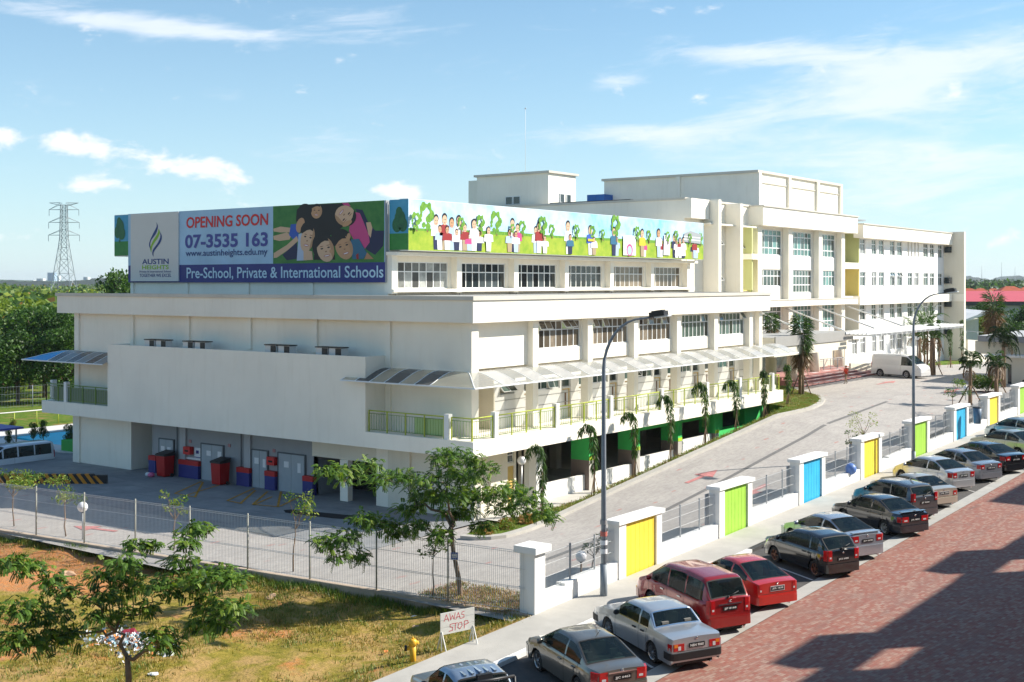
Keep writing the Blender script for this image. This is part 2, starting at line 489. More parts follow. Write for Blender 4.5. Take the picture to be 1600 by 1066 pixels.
def b_redpav(N, L, b):
    v = mapped(N, L, rot=R(8))
    bt = brick_tex(N, L, v, .21, .105, .006, (0, 0, 0), (1, 1, 1), (.3, .3, .3))
    big = nz(N, L, mapped(N, L, (.8, 1, 1)), 1.3, 7, .7)
    pix = N.new('ShaderNodeTexWhiteNoise'); pix.noise_dimensions = '3D'
    sn = N.new('ShaderNodeVectorMath'); sn.operation = 'SNAP'; sn.inputs[1].default_value = (.21, .105, 1); L.new(v, sn.inputs[0]); L.new(sn.outputs[0], pix.inputs['Vector'])
    c = mixc(N, L, mr(N, L, big, .35, .68), (.31, .125, .085), (.25, .125, .095))
    c = mixc(N, L, mr(N, L, pix.outputs['Value'], .55, 1), c, (.34, .215, .165))
    c = mixc(N, L, mr(N, L, pix.outputs['Value'], .35, .0), c, (.27, .085, .06))
    blue = mr(N, L, nz(N, L, mapped(N, L, (.8, 1.6, 1)), .9, 7, .7, .4), .635, .70, 0, .55)
    c = mixc(N, L, blue, c, (.17, .17, .19))
    c = mixc(N, L, mr(N, L, bt.outputs['Fac'], 0, 1, 0, .55), c, (.12, .07, .06))
    c = mixc(N, L, mr(N, L, nz(N, L, mapped(N, L), .35, 6), .5, .75, 0, .45), c, (.22, .15, .13))
    c = mixc(N, L, mr(N, L, nz(N, L, mapped(N, L, (.09, 1.6, 1)), 1.0, 5, .6), .5, .72, 0, .42), c, (.17, .095, .08))
    c = mixc(N, L, mr(N, L, nz(N, L, mapped(N, L, (1, 1.3, 1)), .55, 3, .5, .8), .68, .76, 0, .6), c, (.12, .08, .07))
    L.new(c, b.inputs['Base Color']); b.inputs['Roughness'].default_value = .85
    bp = N.new('ShaderNodeBump'); bp.inputs['Strength'].default_value = .5; bp.inputs['Distance'].default_value = .006; bp.invert = True
    L.new(bt.outputs['Fac'], bp.inputs['Height']); L.new(bp.outputs[0], b.inputs['Normal'])


def b_greypav(N, L, b):
    v = mapped(N, L)
    bt = brick_tex(N, L, v, .22, .11, .006)
    pos = mapped(N, L, (1, 1, 1))
    vor = N.new('ShaderNodeTexVoronoi'); vor.inputs['Scale'].default_value = .75; L.new(mapped(N, L, (.62, 1.9, 1)), vor.inputs['Vector'])
    spot = mr(N, L, vor.outputs['Distance'], .17, .11)
    pick = N.new('ShaderNodeSeparateColor'); L.new(vor.outputs['Color'], pick.inputs[0])
    mul = N.new('ShaderNodeMath'); mul.operation = 'MULTIPLY'; L.new(spot, mul.inputs[0]); L.new(mr(N, L, pick.outputs[0], .3, .36), mul.inputs[1])
    brk = N.new('ShaderNodeMath'); brk.operation = 'MULTIPLY'; L.new(mul.outputs[0], brk.inputs[0]); L.new(mr(N, L, nz(N, L, pos, 5, 3), .42, .55, .15, .62), brk.inputs[1])
    c = mixc(N, L, mr(N, L, nz(N, L, pos, .5, 7, .65), .3, .7), (.45, .42, .385), (.355, .33, .305))
    wn = N.new('ShaderNodeTexWhiteNoise'); sn = N.new('ShaderNodeVectorMath'); sn.operation = 'SNAP'; sn.inputs[1].default_value = (.22, .11, 9); L.new(v, sn.inputs[0]); L.new(sn.outputs[0], wn.inputs['Vector'])
    c = mixc(N, L, mr(N, L, wn.outputs['Value'], .4, 1, 0, .5), c, (.30, .27, .25))
    c = mixc(N, L, mr(N, L, nz(N, L, mapped(N, L, (.5, 3, 1)), 2.2, 5), .48, .74, 0, .5), c, (.27, .25, .24))
    c = mixc(N, L, mr(N, L, nz(N, L, mapped(N, L, (.07, 1.3, 1)), 1.0, 5, .6), .5, .75, 0, .38), c, (.26, .24, .225))
    c = mixc(N, L, mr(N, L, nz(N, L, pos, .33, 3, .5, .8), .66, .76, 0, .35), c, (.24, .225, .21))
    c = mixc(N, L, brk.outputs[0], c, (.42, .12, .10))
    c = mixc(N, L, mr(N, L, bt.outputs['Fac'], 0, 1, 0, .35), c, (.2, .19, .18))
    L.new(c, b.inputs['Base Color']); b.inputs['Roughness'].default_value = .88
    bp = N.new('ShaderNodeBump'); bp.inputs['Strength'].default_value = .3; bp.inputs['Distance'].default_value = .005; bp.invert = True
    L.new(bt.outputs['Fac'], bp.inputs['Height']); L.new(bp.outputs[0], b.inputs['Normal'])


def b_yard(N, L, b):
    pos = mapped(N, L)
    c = mixc(N, L, mr(N, L, nz(N, L, pos, .6, 8, .68), .35, .68), (.20, .205, .21), (.30, .30, .30))
    c = mixc(N, L, mr(N, L, nz(N, L, mapped(N, L, (2, .4, 1), .3), 1.1, 6), .55, .72, 0, .55), c, (.12, .12, .125))
    L.new(c, b.inputs['Base Color']); b.inputs['Roughness'].default_value = .85


def b_field(N, L, b):
    pos = mapped(N, L)
    g = mixc(N, L, mr(N, L, nz(N, L, pos, 3.2, 8, .75), .35, .65), (.15, .14, .018), (.33, .25, .05))
    g = mixc(N, L, mr(N, L, nz(N, L, pos, .8, 6, .65, .3), .44, .60), g, (.40, .26, .10))
    soil = mixc(N, L, mr(N, L, nz(N, L, pos, 5, 6), .35, .65), (.52, .20, .06), (.40, .22, .11))
    att = N.new('ShaderNodeSeparateXYZ'); L.new(pos, att.inputs[0])
    sx = N.new('ShaderNodeMath'); sx.operation = 'SUBTRACT'; L.new(att.outputs[1], sx.inputs[0]); sx.inputs[1].default_value = 40.5
    far = mr(N, L, sx.outputs[0], -3, 2, 0, .22)
    fm = N.new('ShaderNodeMath'); fm.operation = 'ADD'; L.new(nz(N, L, mapped(N, L, (1, .8, 1)), .42, 5, .6, .5), fm.inputs[0]); L.new(far, fm.inputs[1])
    c = mixc(N, L, mr(N, L, fm.outputs[0], .575, .66), g, soil)
    L.new(c, b.inputs['Base Color']); b.inputs['Roughness'].default_value = .95; b.inputs['Specular IOR Level'].default_value = .1
    bp = N.new('ShaderNodeBump'); bp.inputs['Strength'].default_value = .8; bp.inputs['Distance'].default_value = .07
    L.new(nz(N, L, pos, 9, 6), bp.inputs['Height']); L.new(bp.outputs[0], b.inputs['Normal'])


def b_lawn(N, L, b):
    pos = mapped(N, L)
    c = mixc(N, L, mr(N, L, nz(N, L, pos, 2.5, 8, .75), .35, .65), (.05, .11, .012), (.15, .21, .03))
    c = mixc(N, L, mr(N, L, nz(N, L, pos, .7, 6, .6), .52, .66), c, (.26, .17, .07))
    L.new(c, b.inputs['Base Color']); b.inputs['Roughness'].default_value = .95; b.inputs['Specular IOR Level'].default_value = .1
    bp = N.new('ShaderNodeBump'); bp.inputs['Strength'].default_value = .7; bp.inputs['Distance'].default_value = .05
    L.new(nz(N, L, pos, 14, 6), bp.inputs['Height']); L.new(bp.outputs[0], b.inputs['Normal'])


REDPAV = node_mat('red_brick_paving', b_redpav); GREYPAV = node_mat('grey_block_paving', b_greypav); YARDM = node_mat('yard_concrete', b_yard)
FIELDM = node_mat('rough_grass_and_soil', b_field); LAWNM = node_mat('lawn', b_lawn)
ASPH = mat('asphalt', (.085, .08, .076), .9, .2, 3, .4, 60)
PATHM = mat('footpath_concrete', (.43, .41, .37), .9, .13, 1.0, .25, 20)
KERBM = mat('kerb_granite', (.40, .39, .36), .85, .14, 2)
FARG = mat('far_scrub_ground', (.07, .10, .02), .95, .4, .02, col2=(.16, .17, .05))
WATER = mat('pool_water', (.02, .68, .92), .35, .1, .6, .1, 3, spec=.2)
POOLB = WATER

b = MB(); b.face([(-9000, -9000, -1.3), (9000, -9000, -1.3), (9000, 9000, -1.3), (-9000, 9000, -1.3)], FARG); struct(b.build('ground'))

# street: sheets a few mm apart; everything follows the gradient of the street
SX = [-60, 20, 40, 60, 80, 100, 120, 150, 190]
def strip(name, m, y0, y1, dz, xs=SX, n=1): return sheet(name, m, xs, lin(y0, y1, n), lambda x, y: zst(x) + dz)
strip('road', REDPAV, -.6, 16.95, .0)
strip('road_edge_band', KERBM, 16.95, 17.55, .012)
strip('parking_lane', ASPH, 17.55, 21.25, .0)
b = MB()
x = 21.0; i = 0
kerbroot = thing('kerb', 'black and white painted kerb between the parking lane and the footpath', 'kerb', (21, 21.25, zst(21)))
KW = mat('kerb_white_paint', (.72, .70, .66), .8, .12, 5); KB = mat('kerb_black_paint', (.05, .05, .05), .8, .3, 8)
while x < 110:
    L_ = 1.0
    c = MB(); c.box(0, 0, -.1, L_ - .02, .22, .13, KW if (i % 4 != 1 and i % 7 != 3) else KB)
    if i == 0: kme = {}
    key = (i % 4 != 1 and i % 7 != 3)
    if key not in kme: kme[key] = c.mesh('kerbstone')
    o = bpy.data.objects.new('kerbstone', kme[key]); COL.objects.link(o); o.parent = kerbroot; o.location = (x - 21, 0, zst(x) - zst(21)); o.rotation_euler = (0, -.021, 0)
    x += L_; i += 1
sheet('footpath', PATHM, lin(-40, 190, 46), [21.47, 23.2], lambda x, y: zst(x) + .135)
# painted bay lines on the parking lane, angled like the cars
b = MB()
for s0 in np.arange(22.0, 90, 2.9):
    u = Vector((.5, .866, 0)); n = Vector((.866, -.5, 0)) * .05; a = Vector((s0, 17.6, 0)); e = a + u * 4.1
    b.face([(p.x, p.y, zst(p.x) + .006) for p in (a - n, a + n, e + n, e - n)], mat('road_line_paint', (.62, .62, .6), .8, .2, 8))
struct(b.build('bay_markings'))

# the rough field left of the street (ends at the concrete plinth of the long mesh fence)
FDIR = Vector((-.0955, .9954)); FP0 = Vector((32.72, 23.3))
def fence_x(y): return FP0.x + (y - FP0.y) * FDIR.x / FDIR.y
def field_z(x, y):
    d = min(1, max(0, (y - 23.25) / 1.6)); base = (zst(x) + .10) * (1 - d) - .38 * d; base += .22 * max(0, 1 - abs(fence_x(y) - x) / 2.5) * d
    bmp = .06 * math.sin(x * 1.3 + y * .7) + .05 * math.sin(x * .6 - y * 1.9) + .03 * math.sin(x * 3.1) * math.cos(y * 2.7)
    return base + bmp * d
sheet('field', FIELDM, lin(-30, 34, 96), lin(23.2, 100, 110), lambda x, y: field_z(min(x, fence_x(y) - .01), y) if x < fence_x(y) + 1 else -.38, keep=lambda x, y: x < fence_x(y) + .35)

# inside the fence: driveway and yard
def dxs(): return lin(24, 46, 11) + lin(46, 76, 30)[1:] + lin(76, 112, 12)[1:] + lin(112, 170, 12)[1:]
sheet('driveway', GREYPAV, dxs(), lin(23.5, 32.2, 9) + lin(32.2, 50, 6)[1:] + lin(50, 66, 3)[1:], lambda x, y: gz(x, y) + .02 if y < 33 or x > 76 or x < 41 else -.06,
      keep=lambda x, y: (x > fence_x(y) - .3) and not (y > 32.5 and 44.8 < x < 76.5) and not (y > 43.6 and x > 80))
sheet('yard', YARDM, [fence_x(45) + 6, 60], [34.5, 40, 50, 62, 70], lambda x, y: .035)
# left strip of ground outside the yard shadow is the same block paving; beyond the end wall lies the pool garden
sheet('garden_lawn', LAWNM, [22, 40, 60, 80, 140], [83.5, 95, 110, 140], lambda x, y: -.05)
sheet('yard_extension', YARDM, [26, 47], [66, 70, 84], lambda x, y: -.02)

def flat_poly(name, pts, m, z, kind=True):
    b = MB(); b.face([(x, y, z(x, y) if callable(z) else z) for x, y in pts], m); o = b.build(name)
    return struct(o) if kind else o

# planted strip between the ramp and the building, with its kerb
def hk(s): return gz(s, 34)
outer = [(41.3, 33.0), (41.5, 32.2), (42.4, 31.75), (44, 31.8), (47, 32.25)] + [(s, 32.3) for s in lin(49, 74, 25)] + [(77, 32.4), (80, 33.0), (83, 34.0), (85.6, 35.3), (87.6, 37), (89.3, 38.6), (91.2, 39.5)]
inner = [(41.3, 33.0), (43, 33.4), (46, 33.5)] + [(s, 33.5) for s in lin(48, 76, 28)] + [(77.5, 36), (78, 40.5), (91.2, 40.5)]
def resample(poly, n):
    P_ = [Vector(p) for p in poly]; d = [0]
    for i in range(1, len(P_)): d.append(d[-1] + (P_[i] - P_[i - 1]).length)
    out = []
    for k in range(n + 1):
        q = d[-1] * k / n; i = max(j for j in range(len(d)) if d[j] <= q + 1e-9); i = min(i, len(d) - 2)
        f = (q - d[i]) / max(1e-9, d[i + 1] - d[i]); out.append(P_[i].lerp(P_[i + 1], f))
    return out
def by_x(poly, x):
    for i in range(len(poly) - 1):
        if poly[i][0] <= x <= poly[i + 1][0]:
            f = (x - poly[i][0]) / max(1e-9, poly[i + 1][0] - poly[i][0]); return poly[i][1] * (1 - f) + poly[i + 1][1] * f
    return poly[-1][1]
def sz_(x, y, a, c):                                  # strip slopes down from the kerb towards the building
    z = hk(x) + .16; f = min(1, max(0, (y - a) / max(.3, c - a))); w = 1 - sm(71, 76, x)
    return max(.12, z - .55 * f * w) if w > 0 else z + .07 * f
b = MB(); xs = sorted({q[0] for q in outer} | {q[0] for q in inner if q[0] < 91}); xs = [x for x in xs if x >= 41.5]
for i in range(len(xs) - 1):
    x0, x1 = xs[i], xs[i + 1]; a0, a1 = by_x(outer[1:], x0), by_x(outer[1:], x1); c0, c1 = by_x(inner, x0), by_x(inner, x1)
    if c0 < 34: b.face([(x0, c0, sz_(x0, c0, a0, c0)), (x1, c1, sz_(x1, c1, a1, c1)), (x1, c1 + .02, 0), (x0, c0 + .02, 0)], LAWNM)
    for k in range(2):
        f0, f1 = k / 2, (k + 1) / 2
        pz = [(x0, a0 + (c0 - a0) * f0), (x1, a1 + (c1 - a1) * f0), (x1, a1 + (c1 - a1) * f1), (x0, a0 + (c0 - a0) * f1)]
        b.face([(px, py, sz_(px, py, a0, c0)) for px, py in pz], LAWNM, True)
struct(b.build('planted_strip'))
b = MB(); op = resample(outer, 90); kp = []
for i, p in enumerate(op):
    d = (op[min(i + 1, 90)] - op[max(i - 1, 0)]).normalized(); n = Vector((d.y, -d.x)); kp.append((p, p + n * .38))
for i in range(90):
    (a, a2), (c, c2) = kp[i], kp[i + 1]
    za, zc = hk(a.x) + .17, hk(c.x) + .17
    b.face([(a2.x, a2.y, za), (c2.x, c2.y, zc), (c.x, c.y, zc), (a.x, a.y, za)], PATHM)
    b.face([(a2.x, a2.y, za - .3), (c2.x, c2.y, zc - .3), (c2.x, c2.y, zc), (a2.x, a2.y, za)], PATHM)
    b.face([(a.x, a.y, za), (c.x, c.y, zc), (c.x, c.y, zc - .3), (a.x, a.y, za - .3)], PATHM)
struct(b.build('driveway_kerb'))
# concrete apron under the overhang, following the ramp
sheet('apron', CONCL, lin(44.9, 78, 30), [33.45, 34.3, 35.4], lambda x, y: .06)

# long dark strip laid flat across the driveway
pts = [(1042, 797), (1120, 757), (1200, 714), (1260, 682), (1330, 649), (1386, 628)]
DSTRIP = mat('dark_strip_grey', (.16, .155, .15), .8, .25, 6)
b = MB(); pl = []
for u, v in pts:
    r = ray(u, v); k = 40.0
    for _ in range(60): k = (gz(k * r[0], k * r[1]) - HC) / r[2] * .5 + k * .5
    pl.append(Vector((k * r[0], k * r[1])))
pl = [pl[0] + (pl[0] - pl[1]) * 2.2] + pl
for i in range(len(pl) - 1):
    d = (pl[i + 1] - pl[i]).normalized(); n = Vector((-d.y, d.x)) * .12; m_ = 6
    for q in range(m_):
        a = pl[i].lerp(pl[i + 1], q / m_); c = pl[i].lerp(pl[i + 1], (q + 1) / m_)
        b.face([(p.x, p.y, gz(p.x, p.y) + .032) for p in (a - n, c - n, c + n, a + n)], DSTRIP)
struct(b.build('driveway_dark_strip'))

# painted pink arrows on the driveway
ARR = mat('worn_red_paint', (.50, .20, .19), .85, .25, 6)
def on_drive(u, v, dz=.036):
    r = ray(u, v); k = 50.0
    for _ in range(80): k = (gz(k * r[0], k * r[1]) + dz - HC) / r[2] * .5 + k * .5
    return (k * r[0], k * r[1], HC + k * r[2])
def arrow(tipx, tipy, ang, size, nm='arrow_marking'):
    b = MB(); c, s_ = math.cos(ang), math.sin(ang)
    def T(a, w): x = tipx + (-a) * c - w * s_; y = tipy + (-a) * s_ + w * c; return (x, y, gz(x, y) + .038)
    for k in range(6): b.face([T(size * (.45 + .09 * k), -.13), T(size * (.45 + .09 * k), .13), T(size * (.54 + .09 * k), .13), T(size * (.54 + .09 * k), -.13)], ARR)
    b.face([T(0, 0), T(size * .46, .55), T(size * .46, -.55)], ARR)
    return struct(b.build(nm))
p = on_drive(1113, 738); q = on_drive(1072, 752); arrow(p[0] + .6, p[1], math.atan2(p[1] - q[1], p[0] - q[0]) * .3, 3.2)
p = on_drive(1195, 760); arrow(p[0] - 2.5, p[1] + .1, math.pi, 3.0)
p = on_drive(1390, 597); arrow(p[0] + 1.5, p[1], 0, 4.5)
p = on_drive(1475, 614); arrow(p[0], p[1], math.pi, 4)
p = on_drive(115, 822); arrow(p[0], p[1], R(100), 2.6)

# yellow hatched no-parking boxes and drain slot in the yard
YL = mat('worn_yellow_paint', (.55, .27, .03), .85, .35, 5)
b = MB()
for u0, v0, u1, v1 in [(273, 771, 315, 752), (305, 776, 317, 753), (273, 771, 307, 777), (290, 774, 345, 757), (355, 782, 397, 763), (376, 786, 399, 766), (355, 782, 378, 787), (395, 788, 418, 768),
                       (395, 788, 437, 792), (434, 792, 439, 768), (438, 791, 470, 775), (396, 789, 425, 776)]:
    a = P(u0, v0, z=.05); c = P(u1, v1, z=.05); d = (c - a).normalized(); n = Vector((-d.y, d.x, 0)) * .06
    b.face([a - n, c - n, c + n, a + n], YL)
struct(b.build('yard_markings'))
b = MB(); q = [P(443, 797, z=.045), P(455, 796, z=.045), P(556, 806, z=.045), P(554, 812, z=.045), P(520, 810, z=.045), P(446, 801, z=.045)]; b.face(q, DARK); struct(b.build('drain_slot'))
b = MB(); b.face([P(u, v, z=.045) for u, v in [(262, 788), (278, 787), (277, 790), (260, 791)]], DARK); struct(b.build('manhole_cover'))

# pool
b = MB(); b.prism([(48.5, 71.4), (49.4, 80.4), (76, 80.4), (76, 71.4)], -.2, .0, WATER); struct(b.build('pool_water'))
b = MB(); WH = mat('pool_deck_tiles', (.62, .60, .58), .8, .08, 2)
b.box(46.6, 80.4, -.3, 80, 83.6, .1, WH); b.box(46.6, 69.5, -.3, 48.5, 80.4, .06, WH); b.box(48.5, 69.5, -.3, 80, 71.4, .06, WH); struct(b.build('pool_deck'))


# ================================================================ FENCES
def mesh_panel(mb, a, b_, z0, z1, zf0, zf1, m, step=.09, w=.007, rails=(.05, .35, .65, .98)):
    """vertical wires and a few horizontal ones between two points"""
    a = Vector(a); b_ = Vector(b_); L_ = (b_ - a).length; d = (b_ - a) / L_; n = int(L_ / step)
    for i in range(1, n):
        p = a + d * (i * L_ / n); q = i / n; za = z0 + zf0 + (zf1 - zf0) * q; zb = z1 + zf0 + (zf1 - zf0) * q
        mb.add([(p.x - w * d.x, p.y - w * d.y, za), (p.x + w * d.x, p.y + w * d.y, za), (p.x + w * d.y, p.y - w * d.x, za), (p.x - w * d.x, p.y - w * d.y, zb), (p.x + w * d.x, p.y + w * d.y, zb), (p.x + w * d.y, p.y - w * d.x, zb)],
               [(0, 1, 4, 3), (1, 2, 5, 4), (2, 0, 3, 5)], m)
    for r in rails:
        zz = z0 + (z1 - z0) * r
        mb.tube([(a.x, a.y, zz + zf0), (b_.x, b_.y, zz + zf1)], .008, m, 4, False, False)


WIRE = mat('fence_wire', (.56, .58, .58), .5); WIREP = mat('fence_post', (.30, .30, .26), .6)
# long mesh fence with plinth on the left
L_TOT = 62
fr = thing('mesh_fence', 'long galvanised wire mesh fence on a low concrete plinth beside the rough field', 'fence', (FP0.x, FP0.y, 0))
np_ = 21; sp = 3.05
pts = [FP0 + FDIR * (.25 + sp * i) for i in range(np_)]
for i in range(np_ - 1):
    a, c = pts[i], pts[i + 1]
    m_ = MB(); mesh_panel(m_, (a.x, a.y), (c.x, c.y), .16, 2.18, 0, 0, WIRE, .075, .0065, (.02, .38, .40, .7, .96, .99))
    mid = (a + c) / 2
    stuff(m_.build('wire_panel', fr, (mid.x, mid.y, .16)))
    if i > 0:
        q = MB(); q.tube([(a.x, a.y, .0), (a.x, a.y, 2.24)], .032, WIREP, 8); q.build('fence_post', fr, (a.x, a.y, 0))
    d = FDIR * sp; n = Vector((FDIR.y, -FDIR.x)) * .11
    pz = MB(); e0 = a if i else FP0 + FDIR * .0; e1 = c - FDIR * .012
    pz.prism([(e0 - n).to_tuple(), (e1 - n).to_tuple(), (e1 + n).to_tuple(), (e0 + n).to_tuple()], -.7, .12, mat('weathered_plinth', (.44, .35, .27), .9, .15, 1.5, .3, 20)); pz.build('plinth', fr, (a.x, a.y, 0))

# street boundary: painted panel gates between white piers with mesh bays between
CAPM = WHITE
YEL = mat('yellow_panel_paint', (.86, .64, .06), .55, .12, 1.4, .25, 3); BLU = mat('blue_panel_paint', (.03, .42, .70), .55, .12, 1.4, .25, 3); GRN = mat('lime_panel_paint', (.34, .62, .07), .55, .12, 1.4, .25, 3)
starts = [38.05, 46.0, 54.2, 62.1, 70.2, 78.1, 85.6, 93.5, 101.4]
cols_ = [(YEL, 'yellow'), (GRN, 'lime green'), (BLU, 'bright blue'), (YEL, 'yellow'), (GRN, 'lime green'), (BLU, 'bright blue'), (YEL, 'yellow'), (GRN, 'lime green'), (YEL, 'yellow')]
descr = ['nearest yellow wall panel between white piers, beside the silver old sedan', 'lime green wall panel between white piers behind the black hatchback and red cars', 'nearest bright blue wall panel between white piers, one bay past the nearest lime panel',
         'yellow wall panel between white piers right behind the black sedan and dark wagon', 'lime green wall panel directly behind the far street lamp', 'second bright blue wall panel from the near end, right of the far street lamp',
         'yellow wall panel between white piers farthest along the wall', 'farthest lime green wall panel at the right edge by the guardhouse', 'yellow panel beyond the frame']
pier0 = thing('fence_pier', 'square white corner pier with flat cap where mesh fence meets street wall', 'pier', (32.8, 23.2, -.05))
q = MB(); q.box(32.75, 23.2, -.4, 33.35, 23.8, 2.12, WHITE); q.build('shaft', pier0)
q = MB(); q.box(32.6, 23.05, 2.12, 33.5, 23.95, 2.34, WHITE); q.build('cap', pier0)
for k, s0 in enumerate(starts[:8]):
    z0 = zst(s0) + .13; H = 1.98
    t = thing('wall_panel', descr[k], 'wall panel', (s0, 23.2, z0), 'coloured panels of the street wall')
    q = MB(); q.box(s0, 23.2, z0 - .5, s0 + .48, 23.68, z0 + H, WHITE); q.build('pier', t, (s0, 23.2, z0))
    q = MB(); q.box(s0 + 2.72, 23.2, z0 - .5, s0 + 3.12, 23.68, z0 + H, WHITE); q.build('pier', t, (s0 + 2.7, 23.2, z0))
    q = MB(); q.box(s0 - .12, 23.12, z0 + H, s0 + 3.24, 23.76, z0 + H + .15, WHITE)
    q.build('coping', t)
    q = MB(); n_ = 14; w_ = 2.24 / n_
    for i in range(n_):                                # ribbed sheet
        x0 = s0 + .48 + i * w_; q.box(x0, 23.29 - (.006 if i % 2 else 0), z0 - .1, x0 + w_ * .999, 23.45, z0 + H, cols_[k][0])
    q.build('ribbed_panel', t)
gaps = [(33.35, 38.05)] + [(starts[k] + 3.12, starts[k + 1]) for k in range(7)] + [(starts[7] + 3.12, starts[7] + 8)]
glab = ['mesh bay between the corner pier and the nearest yellow panel', 'mesh bay between the nearest yellow and nearest lime green panels', 'mesh bay between the nearest lime green and nearest blue panels',
        'mesh bay with a blue ball behind it, between blue and yellow panels', 'mesh bay left of the far street lamp, next to a yellow panel', 'mesh bay between the lime panel at the far lamp and the second blue panel',
        'mesh bay with a blue bin behind it, between second blue and far yellow panels', 'mesh bay between the far yellow panel and the farthest lime panel', 'last mesh bay beyond the farthest lime green panel']
for k, (a, c) in enumerate(gaps):
    za, zc = zst(a), zst(c)
    t = thing('fence_bay', 'wire ' + glab[k], 'fence', (a, 23.4, za), 'mesh bays of the street wall')
    q = MB(); cut = a + 1.25 if k in (0, 4) else None
    for (p0, p1, h) in ([(a, cut, .62), (cut, c, .72)] if cut else [(a, c, .66)]):
        q.prism([(p0, 23.25), (p1, 23.25), (p1, 23.62), (p0, 23.62)], -1, (lambda h: lambda x, y: zst(x) + .13 + h * .86)(h), WHITE)
    q.build('plinth', t)
    top = 1.95
    for j in (1, 2):
        xx = a + (c - a) * j / 3 + .25; q = MB(); q.box(xx - .025, 23.40, zst(xx) + .7, xx + .025, 23.45, zst(xx) + top + .05, POSTG); q.build('post', t, (xx, 23.42, zst(xx) + .7))
    q = MB(); q.box(c - .32, 23.68, zst(c) + .2, c - .02, 23.72, zst(c) + top, mat('plain_grey_sheet', (.36, .37, .38), .5)); q.build('infill_sheet', t)
    q = MB(); mesh_panel(q, (a, 23.42), (c, 23.42), .70, top, za, zc, WIRE, .075, .008, (.02, .35, .68, .97)); stuff(q.build('wire_panel', t))

# kerb-side barrier in black and orange stripes, far left
a = P(-30, 757, z=0); c = P(163, 757, z=0)
t = thing('striped_barrier', 'low black and orange striped kerb wall in the shaded yard', 'barrier', (a.x, a.y, 0))
d = (c - a); L_ = d.length; d /= L_; n = Vector((d.y, -d.x, 0)); ORG = mat('orange_paint', (.62, .24, .02), .6, .1, 3)
ns = 30; w = L_ / ns
for i in range(ns):
    q = MB(); x0 = a + d * (i * w); sk = d * -.42; h = .56 if i < ns - 1 else .45
    lo = [x0, x0 + d * w]; hi = [x0 + sk + Vector((0, 0, h)), x0 + d * w + sk + Vector((0, 0, h))]; bk = Vector((n.x, n.y, 0)) * -.25
    vs = [lo[0], lo[1], hi[1], hi[0], lo[0] + bk, lo[1] + bk, hi[1] + bk, hi[0] + bk]
    q.add(vs, [(0, 1, 2, 3), (5, 4, 7, 6), (3, 2, 6, 7), (0, 3, 7, 4), (1, 5, 6, 2)], ORG if i % 2 else BLACK)
    q.build('stripe_block', t, x0)
q = MB(); e = c + d * -.42; q.prism([(e.x, e.y), (e.x + .35, e.y - .45), (e.x + .5, e.y - .3), (e.x + .1, e.y + .25)], 0, .5, BLACK); q.build('end_piece', t)
# ================================================================ HALL BUILDING (low block + hall on its roof)
WA = -math.pi / 2
hb = thing('hall_building', 'cream low school block with green balcony rail and banner hall on its roof', 'building', (44.6, 35.2, 0))
def HB(m, name, org=None, par=None): return m.build(name, par or hb, org)
ZF0, ZF1, ZC, ZR0, ZR1 = 3.12, 3.86, 6.95, 9.15, 10.33
# floors
q = MB(); q.prism([(43.1, 33.9), (76.5, 33.9), (76.5, 36), (80, 36), (80, 67.3), (43.1, 67.3)], ZF0, ZF1, CREAM); HB(q, 'balcony_slab', (43.1, 33.9, ZF0))
q = MB(); q.box(44.1, 34.7, ZR0, 76.2, 42.6, ZR1, CREAM, top=ROOFG); q.box(44.1, 42.6, ZR0, 80.2, 67.25, ZR1, CREAM, top=ROOFG)
HB(q, 'roof_slab', (44.1, 34.7, ZR0))
q = MB(); q.box(44.02, 34.62, ZR1 - .14, 76.28, 34.98, ZR1 + .05, COPE); q.box(44.02, 34.98, ZR1 - .14, 44.38, 67.33, ZR1 + .05, COPE); q.box(76.0, 34.98, ZR1 - .14, 76.28, 43, ZR1 + .05, COPE); HB(q, 'roof_coping')
# floor inside and shaded undercroft
q = MB(); q.box(44.7, 35.6, -.3, 79, 67, .03, CONCL); HB(q, 'undercroft_floor')
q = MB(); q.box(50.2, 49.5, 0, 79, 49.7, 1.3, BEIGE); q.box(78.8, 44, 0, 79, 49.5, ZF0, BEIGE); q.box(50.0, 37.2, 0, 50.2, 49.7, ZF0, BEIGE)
HB(q, 'undercroft_wall')
for x in (55, 60, 65, 70, 75):
    for y in (41, 45.5):
        q = MB(); q.box(x - .25, y - .25, 0, x + .25, y + .25, ZF0, CONCL); HB(q, 'undercroft_column', (x, y, 0))
# ---- shaded end wall, ground floor (x = 44.6): pier wall at the far left, dock, dark openings, corner wall
q = MB()
q.box(44.6, 60.58, 0, 46.6, 65.55, ZF0, CREAM); q.box(44.5, 65.55, 0, 46.6, 66.2, ZF0, CREAM)
q.box(46.6, 57.7, 0, 46.8, 66.2, ZF0, GREYW); HB(q, 'ground_floor_wall'); q = MB()
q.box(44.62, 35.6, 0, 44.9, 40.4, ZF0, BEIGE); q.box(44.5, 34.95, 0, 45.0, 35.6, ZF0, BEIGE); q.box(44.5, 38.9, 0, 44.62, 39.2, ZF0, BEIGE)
q.box(44.62, 40.4, 0, 44.9, 41.17, ZF0, CREAM); q.box(44.66, 41.17, 2.1, 44.9, 45.67, ZF0, BEIGE)
HB(q, 'ground_floor_wall')
q = MB(); q.box(44.55, 43.04, 0, 44.9, 43.57, 2.1, CREAM); HB(q, 'column', (44.55, 43, 0))
q = MB(); q.box(47.5, 41, 0, 47.6, 45.9, 2.6, DARK); q.box(44.9, 45.67, 0, 47.5, 45.8, 2.6, GREYW); HB(q, 'opening_lining')
